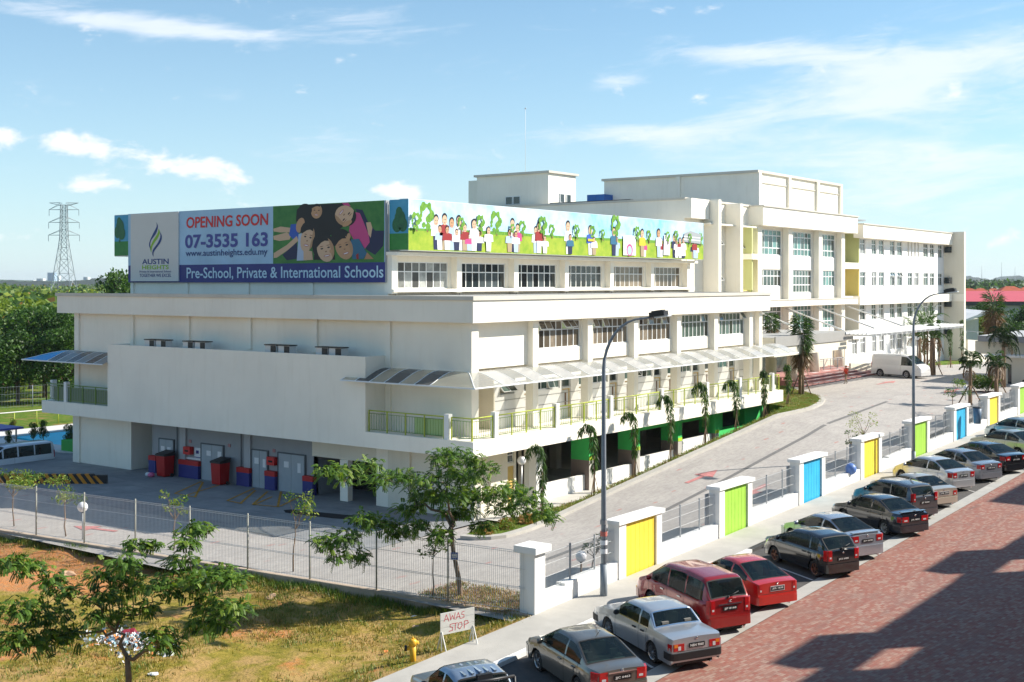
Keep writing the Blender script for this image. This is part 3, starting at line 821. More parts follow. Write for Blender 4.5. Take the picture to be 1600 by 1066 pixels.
# grey dock wall with four steel doors
q = MB(); q.box(44.9, 45.67, 0, 45.1, 59.01, ZF0, GREYW); q.box(45.1, 58.9, 0, 46.6, 59.01, ZF0, GREYW); HB(q, 'dock_wall')
DOOR = mat('grey_steel_door', (.36, .40, .43), .45, .08, 2); DFR = mat('dark_door_frame', (.10, .115, .125), .6); PAPER = mat('paper_notice', (.75, .75, .75), .8)
for i, (a, c) in enumerate([(58.25, 57.0), (54.55, 52.75), (50.38, 49.2), (48.34, 46.37)]):
    f = MB(); f.box(44.82, c - .04, 0, 44.9, a + .1, 2.06, DFR); fo = HB(f, 'door_frame', (44.9, a, 0))
    dd = MB(); mid = (a + c) / 2; dd.box(44.79, mid + .01, .03, 44.82, a - .04, 2.0, DOOR); dd.box(44.79, c + .02, .03, 44.82, mid - .01, 2.0, DOOR)
    do = dd.build('door', fo, (44.82, a, 0))
for i, (yy, z0, z1, w) in enumerate([(57.9, 1.36, 1.62, .32), (57.35, 1.3, 1.6, .3), (53.9, 1.4, 1.68, .36), (53.0, 1.25, 1.7, .3), (50.0, 1.3, 1.62, .34), (49.4, 1.15, 1.6, .22), (47.7, 1.3, 1.62, .36), (46.75, 1.1, 1.6, .24)]):
    q = MB(); q.box(44.775, yy - w / 2, z0, 44.788, yy + w / 2, z1, PAPER); HB(q, 'notice', (44.78, yy, z0))
for a, c in [(59.0, 58.37), (56.3, 54.62), (51.42, 50.42), (49.2, 48.42), (46.34, 45.6)]:
    q = MB(); q.box(44.62, c, 0, 44.9, a, .76, NAVY); q.box(44.61, c - .01, .76, 44.9, a + .01, 1.02, mat('red_bumper_paint', (.50, .02, .02), .55, .1, 2)); HB(q, 'wall_guard', (44.6, c, 0))
for yy in (56.4, 51.0):
    q = MB(); q.box(44.78, yy - .5, 1.02, 44.9, yy - .0, ZF0, mat('mid_grey_paint', (.42, .43, .44), .7, .05, 2)); HB(q, 'pilaster', (44.8, yy, 1.0))
    q = MB(); q.tube([(44.8, yy + .25, 1), (44.8, yy + .25, ZF0)], .03, DFR, 6); HB(q, 'pipe', (44.8, yy, 1))
for yy in (55.6, 48.75):
    q = MB(); q.box(44.6, yy - .3, 1.35, 44.88, yy + .28, 1.78, mat('red_box_paint', (.60, .02, .02), .45)); q.box(44.59, yy - .16, 1.5, 44.6, yy + .14, 1.6, DARK); HB(q, 'hose_box', (44.6, yy, 1.3))
q = MB(); q.box(44.85, 54.65, 1.18, 44.88, 55.2, 1.75, PAPER); q.box(44.84, 54.82, 1.42, 44.85, 55.05, 1.6, NAVY); q.box(44.84, 54.65, 1.2, 44.85, 55.2, 1.24, NAVY); HB(q, 'wall_sign')
q = MB(); q.box(44.86, 54.7, 1.05, 44.885, 56.2, 1.16, PAPER); HB(q, 'wall_sign')
for yy, zz in ((55.6, 1.98), (52.3, 2.0), (48.75, 2.0)):
    q = MB(); q.box(44.86, yy - .1, zz, 44.89, yy + .1, zz + .17, mat('faded_red', (.42, .2, .2), .6)); HB(q, 'alarm_bell', (44.87, yy, zz))
# ---- big blank box over the dock
q = MB()
q.box(43.1, 40.47, ZF1, 43.22, 60.74, 7.45, CREAM); q.box(43.22, 40.47, ZF1, 44.6, 40.6, 7.45, CREAM); q.box(43.22, 60.6, ZF1, 44.6, 60.74, 7.45, CREAM); q.box(43.22, 40.6, 6.35, 44.6, 60.6, 6.5, CONC)
HB(q, 'blank_box_wall', (43.1, 40.47, ZF1))
# ---- upper end wall with thin pilasters
q = MB(); q.box(44.6, 35.2, ZF1, 44.85, 66.2, ZR0, CREAM); q.box(44.85, 66.0, ZF1, 60, 66.2, ZR0, CREAM); HB(q, 'upper_end_wall', (44.6, 35.2, ZF1))
for yy in [YT(u, 44.6) for u in (123, 208, 295, 391, 494, 608)]:
    q = MB(); q.box(44.48, yy - .16, 7.45 if 41 < yy < 60 else ZF1, 44.6, yy + .16, ZR0, CREAM); HB(q, 'pilaster', (44.48, yy, ZF1))
# ---- sunny long front: columns
CX = [44.78, 49.6, 54.6, 59.35, 64.3, 69.1, 74.1, 75.6]
for i, x in enumerate(CX):
    q = MB(); q.box(x - .2 if i else 44.5, 35.1, ZF1, x + .25, 35.55, ZR0, CREAM); HB(q, 'column', (x, 35.1, ZF1))
q = MB()
holes = []
WX = [(50.36, 54.2), (55.42, 59.1), (60.3, 64.0), (65.3, 68.85), (70.2, 73.85)]
for a, c in WX: holes.append((a - 44.9, c - 44.9, 7.66, 9.07))
wall(q, 44.9, 35.42, 1, 0, 31.1, ZC, ZR0, holes, CREAM, .2); q.box(44.9, 35.62, 9.0, 76, 35.8, ZR0, CREAM); HB(q, 'upper_front_wall', (44.9, 35.42, ZC))
tl = [{(0, 1): 28, (1, 1): 28, (4, 1): 40, (5, 1): 40}, {(0, 1): 25, (2, 1): 20}, {(2, 1): 12, (5, 1): 15}, {(5, 1): 10}, {(0, 1): 15, (6, 1): 35}]
for i, (a, c) in enumerate(WX): window(hb, a, 35.54, 0, c - a, 7.66, 9.07, 7, (.67, .33), GLASSB if i < 3 else GLASSG, tilt=tl[i])
# corridor: ceiling, recessed rooms with doors and high windows
q = MB(); q.box(44.9, 35.8, ZC - .1, 76.3, 36.4, ZC, CREAM); HB(q, 'corridor_ceiling')
q = MB(); holes = []; doorx = []; hw = []
for i in range(1, 6):
    a, c = CX[i], CX[i + 1]
    d1 = (a + .45, a + 1.25); d2 = (c - 1.15, c - .35); doorx += [d1, d2]
    for d in (d1, d2): holes.append((d[0] - 47.6, d[1] - 47.6, ZF1 + .01, 5.42)); holes.append((d[0] - 47.6, d[1] - 47.6, 5.5, 6.0))
    hw.append((a + 1.45, c - 1.35)); holes.append((a + 1.45 - 47.6, c - 1.35 - 47.6, 5.5, 6.0))
hw.insert(0, (48.0, 49.2)); holes.append((.4, 1.6, 5.5, 6.0))
wall(q, 47.6, 36.1, 1, 0, 28.8, ZF1, ZC, holes, WHITE, .15); q.box(47.5, 36.1, ZF1, 47.6, 39.5, ZC, BEIGE); q.box(44.9, 39.4, ZF1, 47.5, 39.5, ZC, BEIGE); HB(q, 'corridor_wall', (47.6, 36.1, ZF1))
q = MB()
for z in (4.72, 5.2): q.box(47.62, 36.085, z, 76, 36.1, z + .03, mat('shadow_grey_line', (.35, .34, .31), .8))
HB(q, 'wall_groove')
DW = mat('pale_wood_door', (.70, .50, .20), .6, .08, 3)
for a, c in doorx:
    q = MB(); q.box(a, 36.17, ZF1, a + .07, 36.24, 5.42, DW); q.box(c - .07, 36.17, ZF1, c, 36.24, 5.42, DW); q.box(a + .07, 36.17, 5.35, c - .07, 36.24, 5.42, DW); fo = HB(q, 'door_frame', (a, 36.2, ZF1))
    q = MB(); q.box(a + .07, 36.2, ZF1 + .02, c - .07, 36.24, 5.35, WHITE); q.box(a + .38, 36.185, 4.5, a + .5, 36.2, 5.2, mat('brown_door_glass', (.16, .08, .04), .3)); q.build('door', fo, (a, 36.2, ZF1))
    window(hb, a, 36.2, 0, c - a, 5.5, 6.0, 1, (1,), GLASSG, bar=.045)
for i, (a, c) in enumerate(hw): window(hb, a, 36.2, 0, c - a, 5.5, 6.0, 4 if i else 2, (1,), GLASSG if i != 5 else GLASST, bar=.05, tilt={(0, 0): 45} if i in (3,) else {(0, 0): 45, (1, 0): 45} if i == 0 else {(2, 0): 20} if i == 1 else None)
# blinds of cloth: cream panels between are plain wall. Balcony railing
def railing(par, a, c, z, m_top=RAILG, m_post=RAILD, skip_end=False, h=1.02, step=.16):
    a, c = Vector(a), Vector(c); L_ = (c - a).length; d = (c - a) / L_
    q = MB(); q.tube([(a.x, a.y, z + h), (c.x, c.y, z + h)], .032, m_top, 6); q.tube([(a.x, a.y, z + .12), (c.x, c.y, z + .12)], .016, m_post, 5); q.tube([(a.x, a.y, z + h - .14), (c.x, c.y, z + h - .14)], .016, m_post, 5); q.build('handrail', par, (a.x, a.y, z + h))
    n = max(1, round(L_ / 1.25))
    for i in range(n + 1):
        p = a + d * (L_ * i / n); q = MB(); q.box(p.x - .025, p.y - .025, z, p.x + .025, p.y + .025, z + h, m_top); q.build('rail_post', par, (p.x, p.y, z))
    q = MB(); n = int(L_ / step)
    for i in range(1, n):
        p = a + d * (L_ * i / n); q.box(p.x - .007, p.y - .007, z + .12, p.x + .007, p.y + .007, z + h - .14, m_post)
    stuff(q.build('balusters', par))
rp = [43.25, 44.95, 49.95, 55.0, 60.4, 65.9, 70.3, 75.15]
for i, x in enumerate(rp):
    if i:
        q = MB(); q.box(x - .13, 33.98, ZF1, x + .13, 34.24, ZF1 + 1.2, WHITE); HB(q, 'rail_pier', (x, 34, ZF1))
    e = rp[i + 1] if i < len(rp) - 1 else 76.4
    railing(hb, (x + (.15 if i else 0), 34.1), (e - .15, 34.1), ZF1)
q = MB(); q.box(43.17, 35.38, ZF1, 43.43, 35.66, ZF1 + 1.15, WHITE); HB(q, 'rail_pier', (43.3, 35.5, ZF1))
railing(hb, (43.28, 34.1), (43.28, 35.3), ZF1); railing(hb, (43.28, 35.75), (43.28, 40.4), ZF1)
railing(hb, (43.28, 60.9), (43.28, 67.1), ZF1, RAILD); railing(hb, (43.28, 67.1), (58, 67.1), ZF1, RAILD)
q = MB(); q.box(43.17, 64.9, ZF1, 43.43, 65.15, ZF1 + 1.2, WHITE); HB(q, 'rail_pier', (43.3, 65, ZF1))
q = MB(); q.box(43.6, 66.95, ZF1, 43.9, 67.2, ZF1 + 1.2, WHITE); HB(q, 'rail_pier', (43.3, 67, ZF1))
q = MB(); q.box(43.3, 60.9, ZF1, 43.33, 66.3, ZF1 + .85, mat('dull_green_sheet', (.16, .21, .16), .4)); HB(q, 'rail_screen')
q = MB(); q.box(43.36, 35.8, ZF1 + .1, 43.38, 37.6, ZF1 + .85, mat('pale_green_sheet', (.36, .52, .22), .4)); HB(q, 'rail_screen')
# canopy of curved striped sheets all round the balcony
def canmat(name, col, tr): return mat(name, col, .25, trans=tr)
CLEAR = canmat('clear_canopy_sheet', (.60, .60, .52), .62); SMOKE = canmat('smoked_canopy_sheet', (.10, .10, .10), .18); CBLUE = canmat('blue_canopy_sheet', (.015, .25, .70), .3); CBLUE2 = canmat('bright_blue_canopy_sheet', (.03, .45, .85), .35)
PALEC = canmat('pale_canopy_sheet', (.66, .67, .65), .66); PALED = canmat('pale_grey_canopy_sheet', (.50, .50, .49), .22)
def canopy_panel(P0, P1, O0, O1, m, zi=6.86, zo=6.30, par=None, rib=True):
    """inner edge P0-P1 high on the wall, outer edge O0-O1; curved section"""
    q = MB(); n = 5; pts0, pts1 = [], []
    for k in range(n + 1):
        f = k / n; z = zo + (zi - zo) * math.cos(f * math.pi / 2) ** 1.25 if f < 1 else zo
        pts0.append(Vector((*(Vector(P0).lerp(Vector(O0), f)), z))); pts1.append(Vector((*(Vector(P1).lerp(Vector(O1), f)), z)))
    for k in range(n): q.face([pts0[k], pts0[k + 1], pts1[k + 1], pts1[k]], m, True)
    o = q.build('canopy_sheet', par or hb, pts0[0])
    if rib:
        r_ = MB(); r_.tube([p + Vector((0, 0, -.01)) for p in pts0], .028, FRAMEW, 5); r_.build('canopy_rib', o, pts0[0])
edge_pts = []
n = 27; y_out = 33.55; xo = 42.75
for i in range(n):
    a = 45.0 + (78.2 - 45.0) * i / n; c = 45.0 + (78.2 - 45.0) * (i + 1) / n
    canopy_panel((a, 35.35), (c, 35.35), (a, y_out), (c, y_out), PALEC if i % 2 else PALED)
canopy_panel((44.55, 35.35), (45.0, 35.35), (xo, y_out), (45.0, y_out), PALEC, rib=True)
canopy_panel((44.55, 36.2), (44.55, 35.2), (xo, 36.2), (xo, y_out), CLEAR)
ys = lin(36.2, 41.8, 6)
for i in range(6): canopy_panel((44.55, ys[i + 1]), (44.55, ys[i]), (xo, ys[i + 1]), (xo, ys[i]), SMOKE if i % 2 == 0 else CLEAR)
ys = lin(60.75, 66.3, 6)
for i in range(6): canopy_panel((44.5, ys[i + 1]), (44.5, ys[i]), (xo, ys[i + 1]), (xo, ys[i]), SMOKE if i % 2 else mat('grey_canopy_sheet', (.30, .33, .34), .3, trans=.3))
# left end canopy: blue, along the far gable
for i in range(10):
    a, c = 44.5 + i * 1.1, 45.6 + i * 1.1
    canopy_panel((c, 66.25), (a, 66.25), (c, 68.9), (a, 68.9), CBLUE2 if i % 2 else CBLUE)
canopy_panel((44.5, 66.3), (44.5, 66.25), (xo, 68.9), (xo, 66.3), CBLUE2); 
q = MB(); q.face([(44.5, 66.3, 6.86), (xo, 66.3, 6.3), (xo, 68.9, 6.3)], CBLUE2); q.face([(44.5, 66.25, 6.86), (44.5, 68.9, 6.3), (xo, 68.9, 6.3)], CBLUE); HB(q, 'canopy_corner_sheet')
q = MB(); q.tube([(xo, 41.8, 6.29), (xo, y_out, 6.29), (78.2, y_out, 6.27)], .04, FRAMEW, 6, smooth=False); HB(q, 'canopy_edge_beam')
q = MB(); q.tube([(xo, 60.75, 6.29), (xo, 68.9, 6.29), (55.5, 68.9, 6.29)], .04, FRAMEW, 6, smooth=False); HB(q, 'canopy_edge_beam')
# ---- sunny front, ground floor: corner rooms, open bays with green columns
q = MB(); holes = [(47.9 - 45, 48.45 - 45, .03, 2.05), (47.9 - 45, 48.45 - 45, 2.2, 2.95), (48.6 - 45, 49.25 - 45, .03, ZF0)]
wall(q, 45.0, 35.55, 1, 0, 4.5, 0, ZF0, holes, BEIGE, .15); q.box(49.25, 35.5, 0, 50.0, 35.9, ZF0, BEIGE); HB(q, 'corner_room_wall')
q = MB(); q.box(47.92, 35.62, .03, 48.43, 35.68, 2.05, mat('ochre_door', (.62, .42, .12), .5, .08, 3)); HB(q, 'door', (47.9, 35.6, 0))
window(hb, 47.9, 35.65, 0, .55, 2.2, 2.95, 1, (.5, .5), GLASSG)
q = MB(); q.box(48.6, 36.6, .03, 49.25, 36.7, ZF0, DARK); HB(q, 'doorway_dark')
WALLLO = wallmat('low_wall_white', (.80, .79, .76), .04)
COLS = [(49.95, 1), (54.62, 0), (59.4, 0), (64.3, 0), (69.1, 0)]
for x, isw in COLS:
    q = MB()
    if isw: q.box(x - .35, 35.05, 0, x + .2, 35.9, ZF0, WHITE)
    else:
        q.box(x - .18, 35.05, 0, x + .3, 36.2, 1.62, CONCL, side=BROWN_SIDE); q.box(x - .18, 35.05, 1.62, x + .3, 36.2, 1.82, GREENP); q.box(x - .183, 35.03, 1.62, x + .303, 35.05, 1.82, LIME)  # lower block browner on one side, pale on the others
        q.box(x - .18, 35.05, 1.82, x + .3, 36.2, ZF0, GREENP)
    HB(q, 'column', (x, 35.1, 0))
for (a, c, zt) in [(50.15, 54.4, .86), (54.95, 59.2, .86), (59.7, 64.1, 1.12), (64.6, 68.9, 1.6)]:
    q = MB(); q.box(a, 35.3, -.1, c, 35.5, zt, WALLLO); HB(q, 'low_wall', (a, 35.3, 0))
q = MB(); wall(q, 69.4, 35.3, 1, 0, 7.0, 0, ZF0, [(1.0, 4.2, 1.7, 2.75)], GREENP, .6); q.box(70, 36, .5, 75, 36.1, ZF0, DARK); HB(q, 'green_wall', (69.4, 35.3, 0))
q = MB(); q.box(59.7, 35.35, 2.6, 69.4, 35.6, ZF0, GREENP); HB(q, 'edge_beam')
# ---- hall on the roof
q = MB(); q.box(47.5, 42.9, ZR1, 47.75, 64.5, 15.1, CREAM); q.box(47.75, 64.3, ZR1, 80, 64.5, 15.1, CREAM); q.box(79.8, 42.9, ZR1, 80, 64.3, 15.1, CREAM)
holes = []; HW = [(48.3, 52.5), (53.5, 57.8), (58.85, 63.1), (64.2, 68.4), (69.6, 73.8), (75.0, 79.1)]
for a, c in HW: holes.append((a - 47.75, c - 47.75, 10.68, 12.12))
wall(q, 47.75, 43.02, 1, 0, 32.05, ZR1, 12.5, holes, CREAM, .2); q.box(47.75, 42.95, 12.5, 79.8, 43.3, 15.1, CREAM); q.box(47.6, 42.95, 15.1, 79.9, 64.4, 15.25, ROOFG)
HB(q, 'hall_wall', (47.5, 42.9, ZR1))
for i, (a, c) in enumerate(HW): window(hb, a, 43.14, 0, c - a, 10.68, 12.12, 7, (.64, .36), GLASSP if i == 0 else GLASSD if i in (1, 2, 3) else GLASSB)
for x in [47.6, 52.95, 58.3, 63.65, 69.0, 74.35, 79.6]:
    q = MB(); q.box(x - .22, 42.62, ZR1 + .1, x + .22, 43.02, 12.5, CREAM); q.tube([(x + .3, 42.85, ZR1), (x + .3, 42.85, 12.4)], .035, COPE, 6); HB(q, 'hall_pilaster', (x, 42.8, ZR1))
q = MB(); q.box(47.4, 42.5, ZR1 + .18, 80.3, 43.0, ZR1 + .34, CREAM); q.box(47.3, 42.2, 12.42, 80.2, 43.0, 12.6, CREAM); HB(q, 'hall_ledge')
for yy in [YT(u, 47.45) for u in (207, 292, 387, 487, 604)]:
    q = MB(); q.box(47.4, yy - .14, ZR1, 47.5, yy + .14, 11.0, CREAM); HB(q, 'hall_pilaster', (47.45, yy, ZR1))

# ---------------------------------------------------------------- banners (things hung on the hall)
bx = 47.28
def BP(u, v, lift=0): return P(u, v, s=bx - lift)
ban = thing('opening_banner', 'large blue and white banner reading OPENING SOON on the shaded hall end wall', 'banner', (bx, 53.7, 10.98))
yl, yr, zb, zt_ = 64.5, 42.95, 11.02, 15.28
q = MB(); q.box(bx, yr, zb, 47.5, yl, zt_, mat('banner_frame_metal', (.35, .36, .37), .5)); q.build('frame', ban)
SHEET = MB(); z_mid = BP(281, 409).z; z_mid = 12.07
SHEET.face([(bx - .012, yl, z_mid), (bx - .012, yr + .05, z_mid), (bx - .012, yr + .05, zt_), (bx - .012, yl, zt_)], SKYP)
SHEET.face([(bx - .012, yl, zb), (bx - .012, yr + .05, zb), (bx - .012, yr + .05, z_mid), (bx - .012, yl, z_mid)], NAVY)
SHEET.build('banner_sheet', ban)
UB, VB = Vector((0, -1, 0)), Vector((0, 0, 1))
def btext(txt, m, u0, u1, v0, v1, lift=.03, bold=.02, shear=0, nm='lettering', par=ban):
    a = BP(u0, v0, lift); c = BP(u1, v1, lift); zc = (a.z, c.z)
    q = MB(); y0, y1 = a.y, c.y
    # heights measured at the text's middle so that the line runs level on the wall
    um = (u0 + u1) / 2; z0, z1 = BP(um, v0).z, BP(um, v1).z
    put_text(q, txt, m, (bx - lift, y0, z0), UB, VB, y0 - y1, z1 - z0, bold, shear); return q.build(nm, par)
btext('OPENING SOON', RED, 291, 419, 354.5, 336.5, bold=.022, shear=.04)
btext('07-3535 163', mat('phone_navy_print', (.06, .07, .30), .5), 289, 418.5, 387, 364.5, bold=.03)
btext('www.austinheights.edu.my', INK, 290, 418, 402.5, 389.5, bold=.012)
btext('Pre-School, Private & International Schools', PALEP, 291.5, 599, 437.5, 416.5, bold=.012)
# logo panel
q = MB(); a0, a1 = BP(206, 400).y, BP(280.5, 400).y; z0, z1 = BP(243, 439.5).z, zt_ - .02
q.box(bx - .09, a1, z0, bx - .013, a0, z1, LOGOW); lp = q.build('logo_panel', ban, (bx, a1, z0))
def flame(pts, m):
    q = MB(); L_, R_ = pts
    n_ = 14
    def cr(ps, t):
        k = min(int(t * (len(ps) - 1)), len(ps) - 2); f = t * (len(ps) - 1) - k
        p0 = ps[max(k - 1, 0)]; p1 = ps[k]; p2 = ps[k + 1]; p3 = ps[min(k + 2, len(ps) - 1)]
        return tuple(.5 * (2 * p1[i] + (p2[i] - p0[i]) * f + (2 * p0[i] - 5 * p1[i] + 4 * p2[i] - p3[i]) * f * f + (3 * p1[i] - p0[i] - 3 * p2[i] + p3[i]) * f ** 3) for i in (0, 1))
    def W(p): return BP(200 + p[0] / 7.27, 310 + p[1] / 7.27, .1)
    for k in range(n_): q.face([W(cr(L_, k / n_)), W(cr(L_, (k + 1) / n_)), W(cr(R_, (k + 1) / n_)), W(cr(R_, k / n_))], m)
    q.build('logo_mark', lp)
flame(([(318, 268), (325, 320), (275, 420), (238, 520), (256, 580), (262, 590)], [(318, 268), (340, 320), (318, 400), (262, 480), (252, 540), (262, 590)]), INK)
flame(([(348, 345), (335, 400), (285, 480), (252, 560), (258, 600), (266, 615)], [(348, 345), (362, 390), (338, 450), (285, 530), (268, 580), (266, 615)]), LOGOG)
flame(([(364, 380), (366, 440), (335, 510), (285, 580), (275, 630), (290, 665)], [(364, 380), (384, 430), (370, 500), (312, 580), (290, 620), (290, 665)]), INK)
for txt, m, u0, u1, v0, v1, bo in (('AUSTIN', INK, 222, 263.5, 413, 404.5, .02), ('HEIGHTS', LOGOG, 222, 263.5, 421, 414.5, .02), ('Private & International School', INK, 218, 267, 426, 422.8, .01), ('TOGETHER WE EXCEL', INK, 218, 267.5, 433, 427.8, .012)):
    a = BP(u0, v0, .1); c = BP(u1, v0, .1); um = (u0 + u1) / 2; za, zc = BP(um, v0, .1).z, BP(um, v1, .1).z
    q = MB(); put_text(q, txt, m, (bx - .1, a.y, za), UB, VB, a.y - c.y, zc - za, bo); q.build('lettering', lp)

# printed picture of children on grass (flat print, simplified)
def pmat(name, c): return mat('print_' + name, c, .5)
SK1, SK2, SK3 = pmat('skin_light', (.62, .42, .27)), pmat('skin_mid', (.52, .30, .16)), pmat('skin_brown', (.42, .22, .11)); HAIR = pmat('black_hair', (.012, .01, .012))
PINK = pmat('pink', (.55, .06, .22)); PBL = pmat('blue_cloth', (.03, .10, .45)); PDB = pmat('denim', (.015, .02, .07)); PTE = pmat('teal_cloth', (.03, .14, .24)); PLB = pmat('pale_cloth', (.42, .52, .66)); PWH = pmat('white_cloth', (.75, .74, .75)); PRD = pmat('dark_red', (.3, .02, .02))
PGR = mat('print_grass', (.02, .15, .03), .5, 0, 1.6, col2=(.07, .24, .05)); PLIP = pmat('lip', (.45, .14, .13)); PSH = pmat('face_shade', (.30, .15, .08)); PSHS = pmat('soft_face_shade', (.44, .26, .14))
LAY = [.016]
def patch(mb, pts, m, W):
    LAY[0] += .0004; mb.face([W(p, LAY[0]) for p in pts], m)
def ell(mb, cx, cy, rx, ry, m, W, rot=0, n=18):
    c, s_ = math.cos(R(rot)), math.sin(R(rot)); patch(mb, [(cx + rx * math.cos(a) * c - ry * math.sin(a) * s_, cy + rx * math.cos(a) * s_ + ry * math.sin(a) * c) for a in [2 * math.pi * k / n for k in range(n)]], m, W)
def face(mb, cx, cy, rx, ry, sk, W, rot=0, feat=True):
    ell(mb, cx, cy, rx * 1.0, ry, sk, W, rot)
    c_, s2 = math.cos(R(rot)), math.sin(R(rot))
    def qq(dx, dy): return (cx + dx * rx * c_ - dy * ry * s2, cy + dx * rx * s2 + dy * ry * c_)
    patch(mb, [qq(math.cos(a) * 1.04, math.sin(a) * 1.04) for a in [math.pi * (1.08 + .84 * k / 10) for k in range(11)]] + [qq(.55, -.62), qq(.1, -.70), qq(-.35, -.60)], HAIR, W)
    patch(mb, [qq(math.cos(a), math.sin(a)) for a in [math.pi * (-.32 + .62 * k / 8) for k in range(9)]] + [qq(.55, .45), qq(.62, 0)], PSHS, W)
    if not feat: return
    c, s_ = math.cos(R(rot)), math.sin(R(rot))
    def q(dx, dy): return (cx + dx * rx * c - dy * ry * s_, cy + dx * rx * s_ + dy * ry * c)
    for dx in (-.4, .4):
        p = q(dx, -.12); ell(mb, *p, rx * .17, ry * .06, HAIR, W, rot, 8); p = q(dx, -.3); ell(mb, *p, rx * .22, ry * .035, PSH, W, rot, 8)
    p = q(0, .16); ell(mb, *p, rx * .12, ry * .06, PSH, W, rot, 8)
    p = q(0, .5); ell(mb, *p, rx * .38, ry * .10, PLIP, W, rot, 10); ell(mb, *p, rx * .30, ry * .045, PWH, W, rot, 10)
pic = MB()
def W1(p, lift): return BP(420 + p[0] / 7.105, 300 + p[1] / 7.107, lift)
zz0, zz1 = 12.07, zt_
y0_, y1_ = BP(427, 360).y, yr + .1
pic.face([(bx - .015, y0_, zz0), (bx - .015, y1_, zz0), (bx - .015, y1_, zz1), (bx - .015, y0_, zz1)], PGR)
patch(pic, [(50, 410), (130, 385), (250, 400), (240, 450), (130, 450), (55, 440)], SK1, W1); patch(pic, [(50, 490), (200, 450), (250, 480), (230, 530), (120, 545), (55, 530)], SK1, W1)
patch(pic, [(245, 360), (330, 355), (330, 520), (270, 525), (225, 480)], PBL, W1); patch(pic, [(55, 680), (200, 590), (310, 490), (330, 540), (220, 640), (90, 730), (55, 735)], SK1, W1)
patch(pic, [(150, 700), (310, 560), (330, 740), (200, 760)], PDB, W1)
patch(pic, [(470, 140), (860, 125), (900, 330), (700, 480), (520, 480), (430, 340), (300, 330), (310, 200), (350, 160)], HAIR, W1)
patch(pic, [(960, 190), (1040, 200), (1100, 330), (1180, 430), (1280, 430), (1270, 600), (1180, 700), (1080, 640), (1060, 400)], PDB, W1)
patch(pic, [(810, 125), (880, 120), (910, 160), (850, 160)], PINK, W1)
patch(pic, [(960, 225), (1010, 235), (1050, 330), (1110, 480), (1120, 560), (1060, 640), (960, 560), (890, 440), (900, 360), (960, 320)], PINK, W1)
patch(pic, [(1080, 340), (1130, 335), (1150, 400), (1130, 510), (1105, 470)], SK1, W1)
face(pic, 530, 215, 62, 82, SK2, W1, 5); ell(pic, 405, 200, 75, 70, HAIR, W1); ell(pic, 350, 370, 45, 85, SK2, W1, 15)
face(pic, 850, 265, 112, 118, SK1, W1, 130)
ell(pic, 870, 350, 60, 25, SK2, W1, -30)
ell(pic, 480, 440, 130, 130, HAIR, W1); patch(pic, [(330, 470), (380, 450), (420, 760), (310, 765)], PLB, W1)
face(pic, 430, 520, 76, 150, SK1, W1, 12); patch(pic, [(385, 640), (480, 660), (490, 755), (385, 760)], SK1, W1)
ell(pic, 600, 600, 120, 160, HAIR, W1); patch(pic, [(500, 700), (730, 700), (735, 752), (500, 755)], HAIR, W1); face(pic, 630, 640, 95, 140, SK1, W1, -12)
ell(pic, 690, 660, 18, 22, SK2, W1)
patch(pic, [(910, 530), (1000, 520), (1090, 680), (1050, 745), (930, 748)], PTE, W1); patch(pic, [(1090, 670), (1165, 745), (1060, 748)], SK3, W1)
ell(pic, 800, 520, 110, 110, HAIR, W1, -20); face(pic, 835, 615, 95, 140, SK2, W1, -18); ell(pic, 885, 500, 22, 45, SK2, W1, 10); patch(pic, [(965, 700), (995, 680), (998, 748), (975, 748)], PRD, W1)
pic.build('printed_picture', ban)

# long sunny banner standing out from the hall wall
by = 41.6
ban2 = thing('mural_banner', 'long bright banner of children in a park running along the sunny side of the hall', 'banner', (47.5, by, 12.66))
q = MB(); q.box(47.5, by, 12.66, 79.9, 42.2, 15.33, FRAMEW); q.build('frame', ban2)
SKYB = mat('print_sky', (.20, .52, .78), .5, 0, .45, col2=(.70, .80, .88)); FLD = mat('print_meadow', (.18, .34, .01), .5, 0, 1.6, col2=(.42, .48, .04)); LEAF = mat('print_leaf', (.05, .20, .01), .5, 0, 5, col2=(.20, .40, .03)); TRK = pmat('trunk', (.20, .12, .05))
SKYB2 = mat('print_shaded_sky', (.03, .28, .50), .5, 0, .8, col2=(.10, .40, .6)); FLD2 = mat('print_shaded_grass', (.02, .18, .04), .5, 0, 2, col2=(.05, .28, .05)); LEAF2 = mat('print_shaded_leaf', (.015, .10, .05), .5, 0, 5, col2=(.03, .17, .06))  # darker copies of the mural prints: shade of the banner ends put into the colour
q = MB()
q.face([(47.48, by, 12.7), (47.48, by, 13.55), (47.48, 42.88, 13.55), (47.48, 42.88, 12.7)], FLD2); q.face([(47.48, by, 13.55), (47.48, by, 15.3), (47.48, 42.88, 15.3), (47.48, 42.88, 13.55)], SKYB2)
for dy, dz, r_ in ((.55, 14.3, .42), (.75, 14.0, .36), (.35, 14.0, .34), (.6, 14.65, .25)):
    q.face([(47.47 - dz * .0005, by + dy + r_ * .9 * math.cos(a), dz + r_ * math.sin(a) * 1.1) for a in [k * math.pi / 8 for k in range(16)]], LEAF2)
q.build('return_print', ban2)
q = MB(); q.face([(47.5, by - .01, 12.68), (79.88, by - .01, 12.68), (79.88, by - .01, 13.72), (47.5, by - .01, 13.72)], FLD); q.face([(47.5, by - .01, 13.72), (79.88, by - .01, 13.72), (79.88, by - .01, 15.31), (47.5, by - .01, 15.31)], SKYB); q.build('printed_background', ban2)
pic = MB(); LAY[0] = .012; KID = [0]
def W2(p, lift): return Vector((47.5 + p[0], by - lift, 12.7 + p[1]))
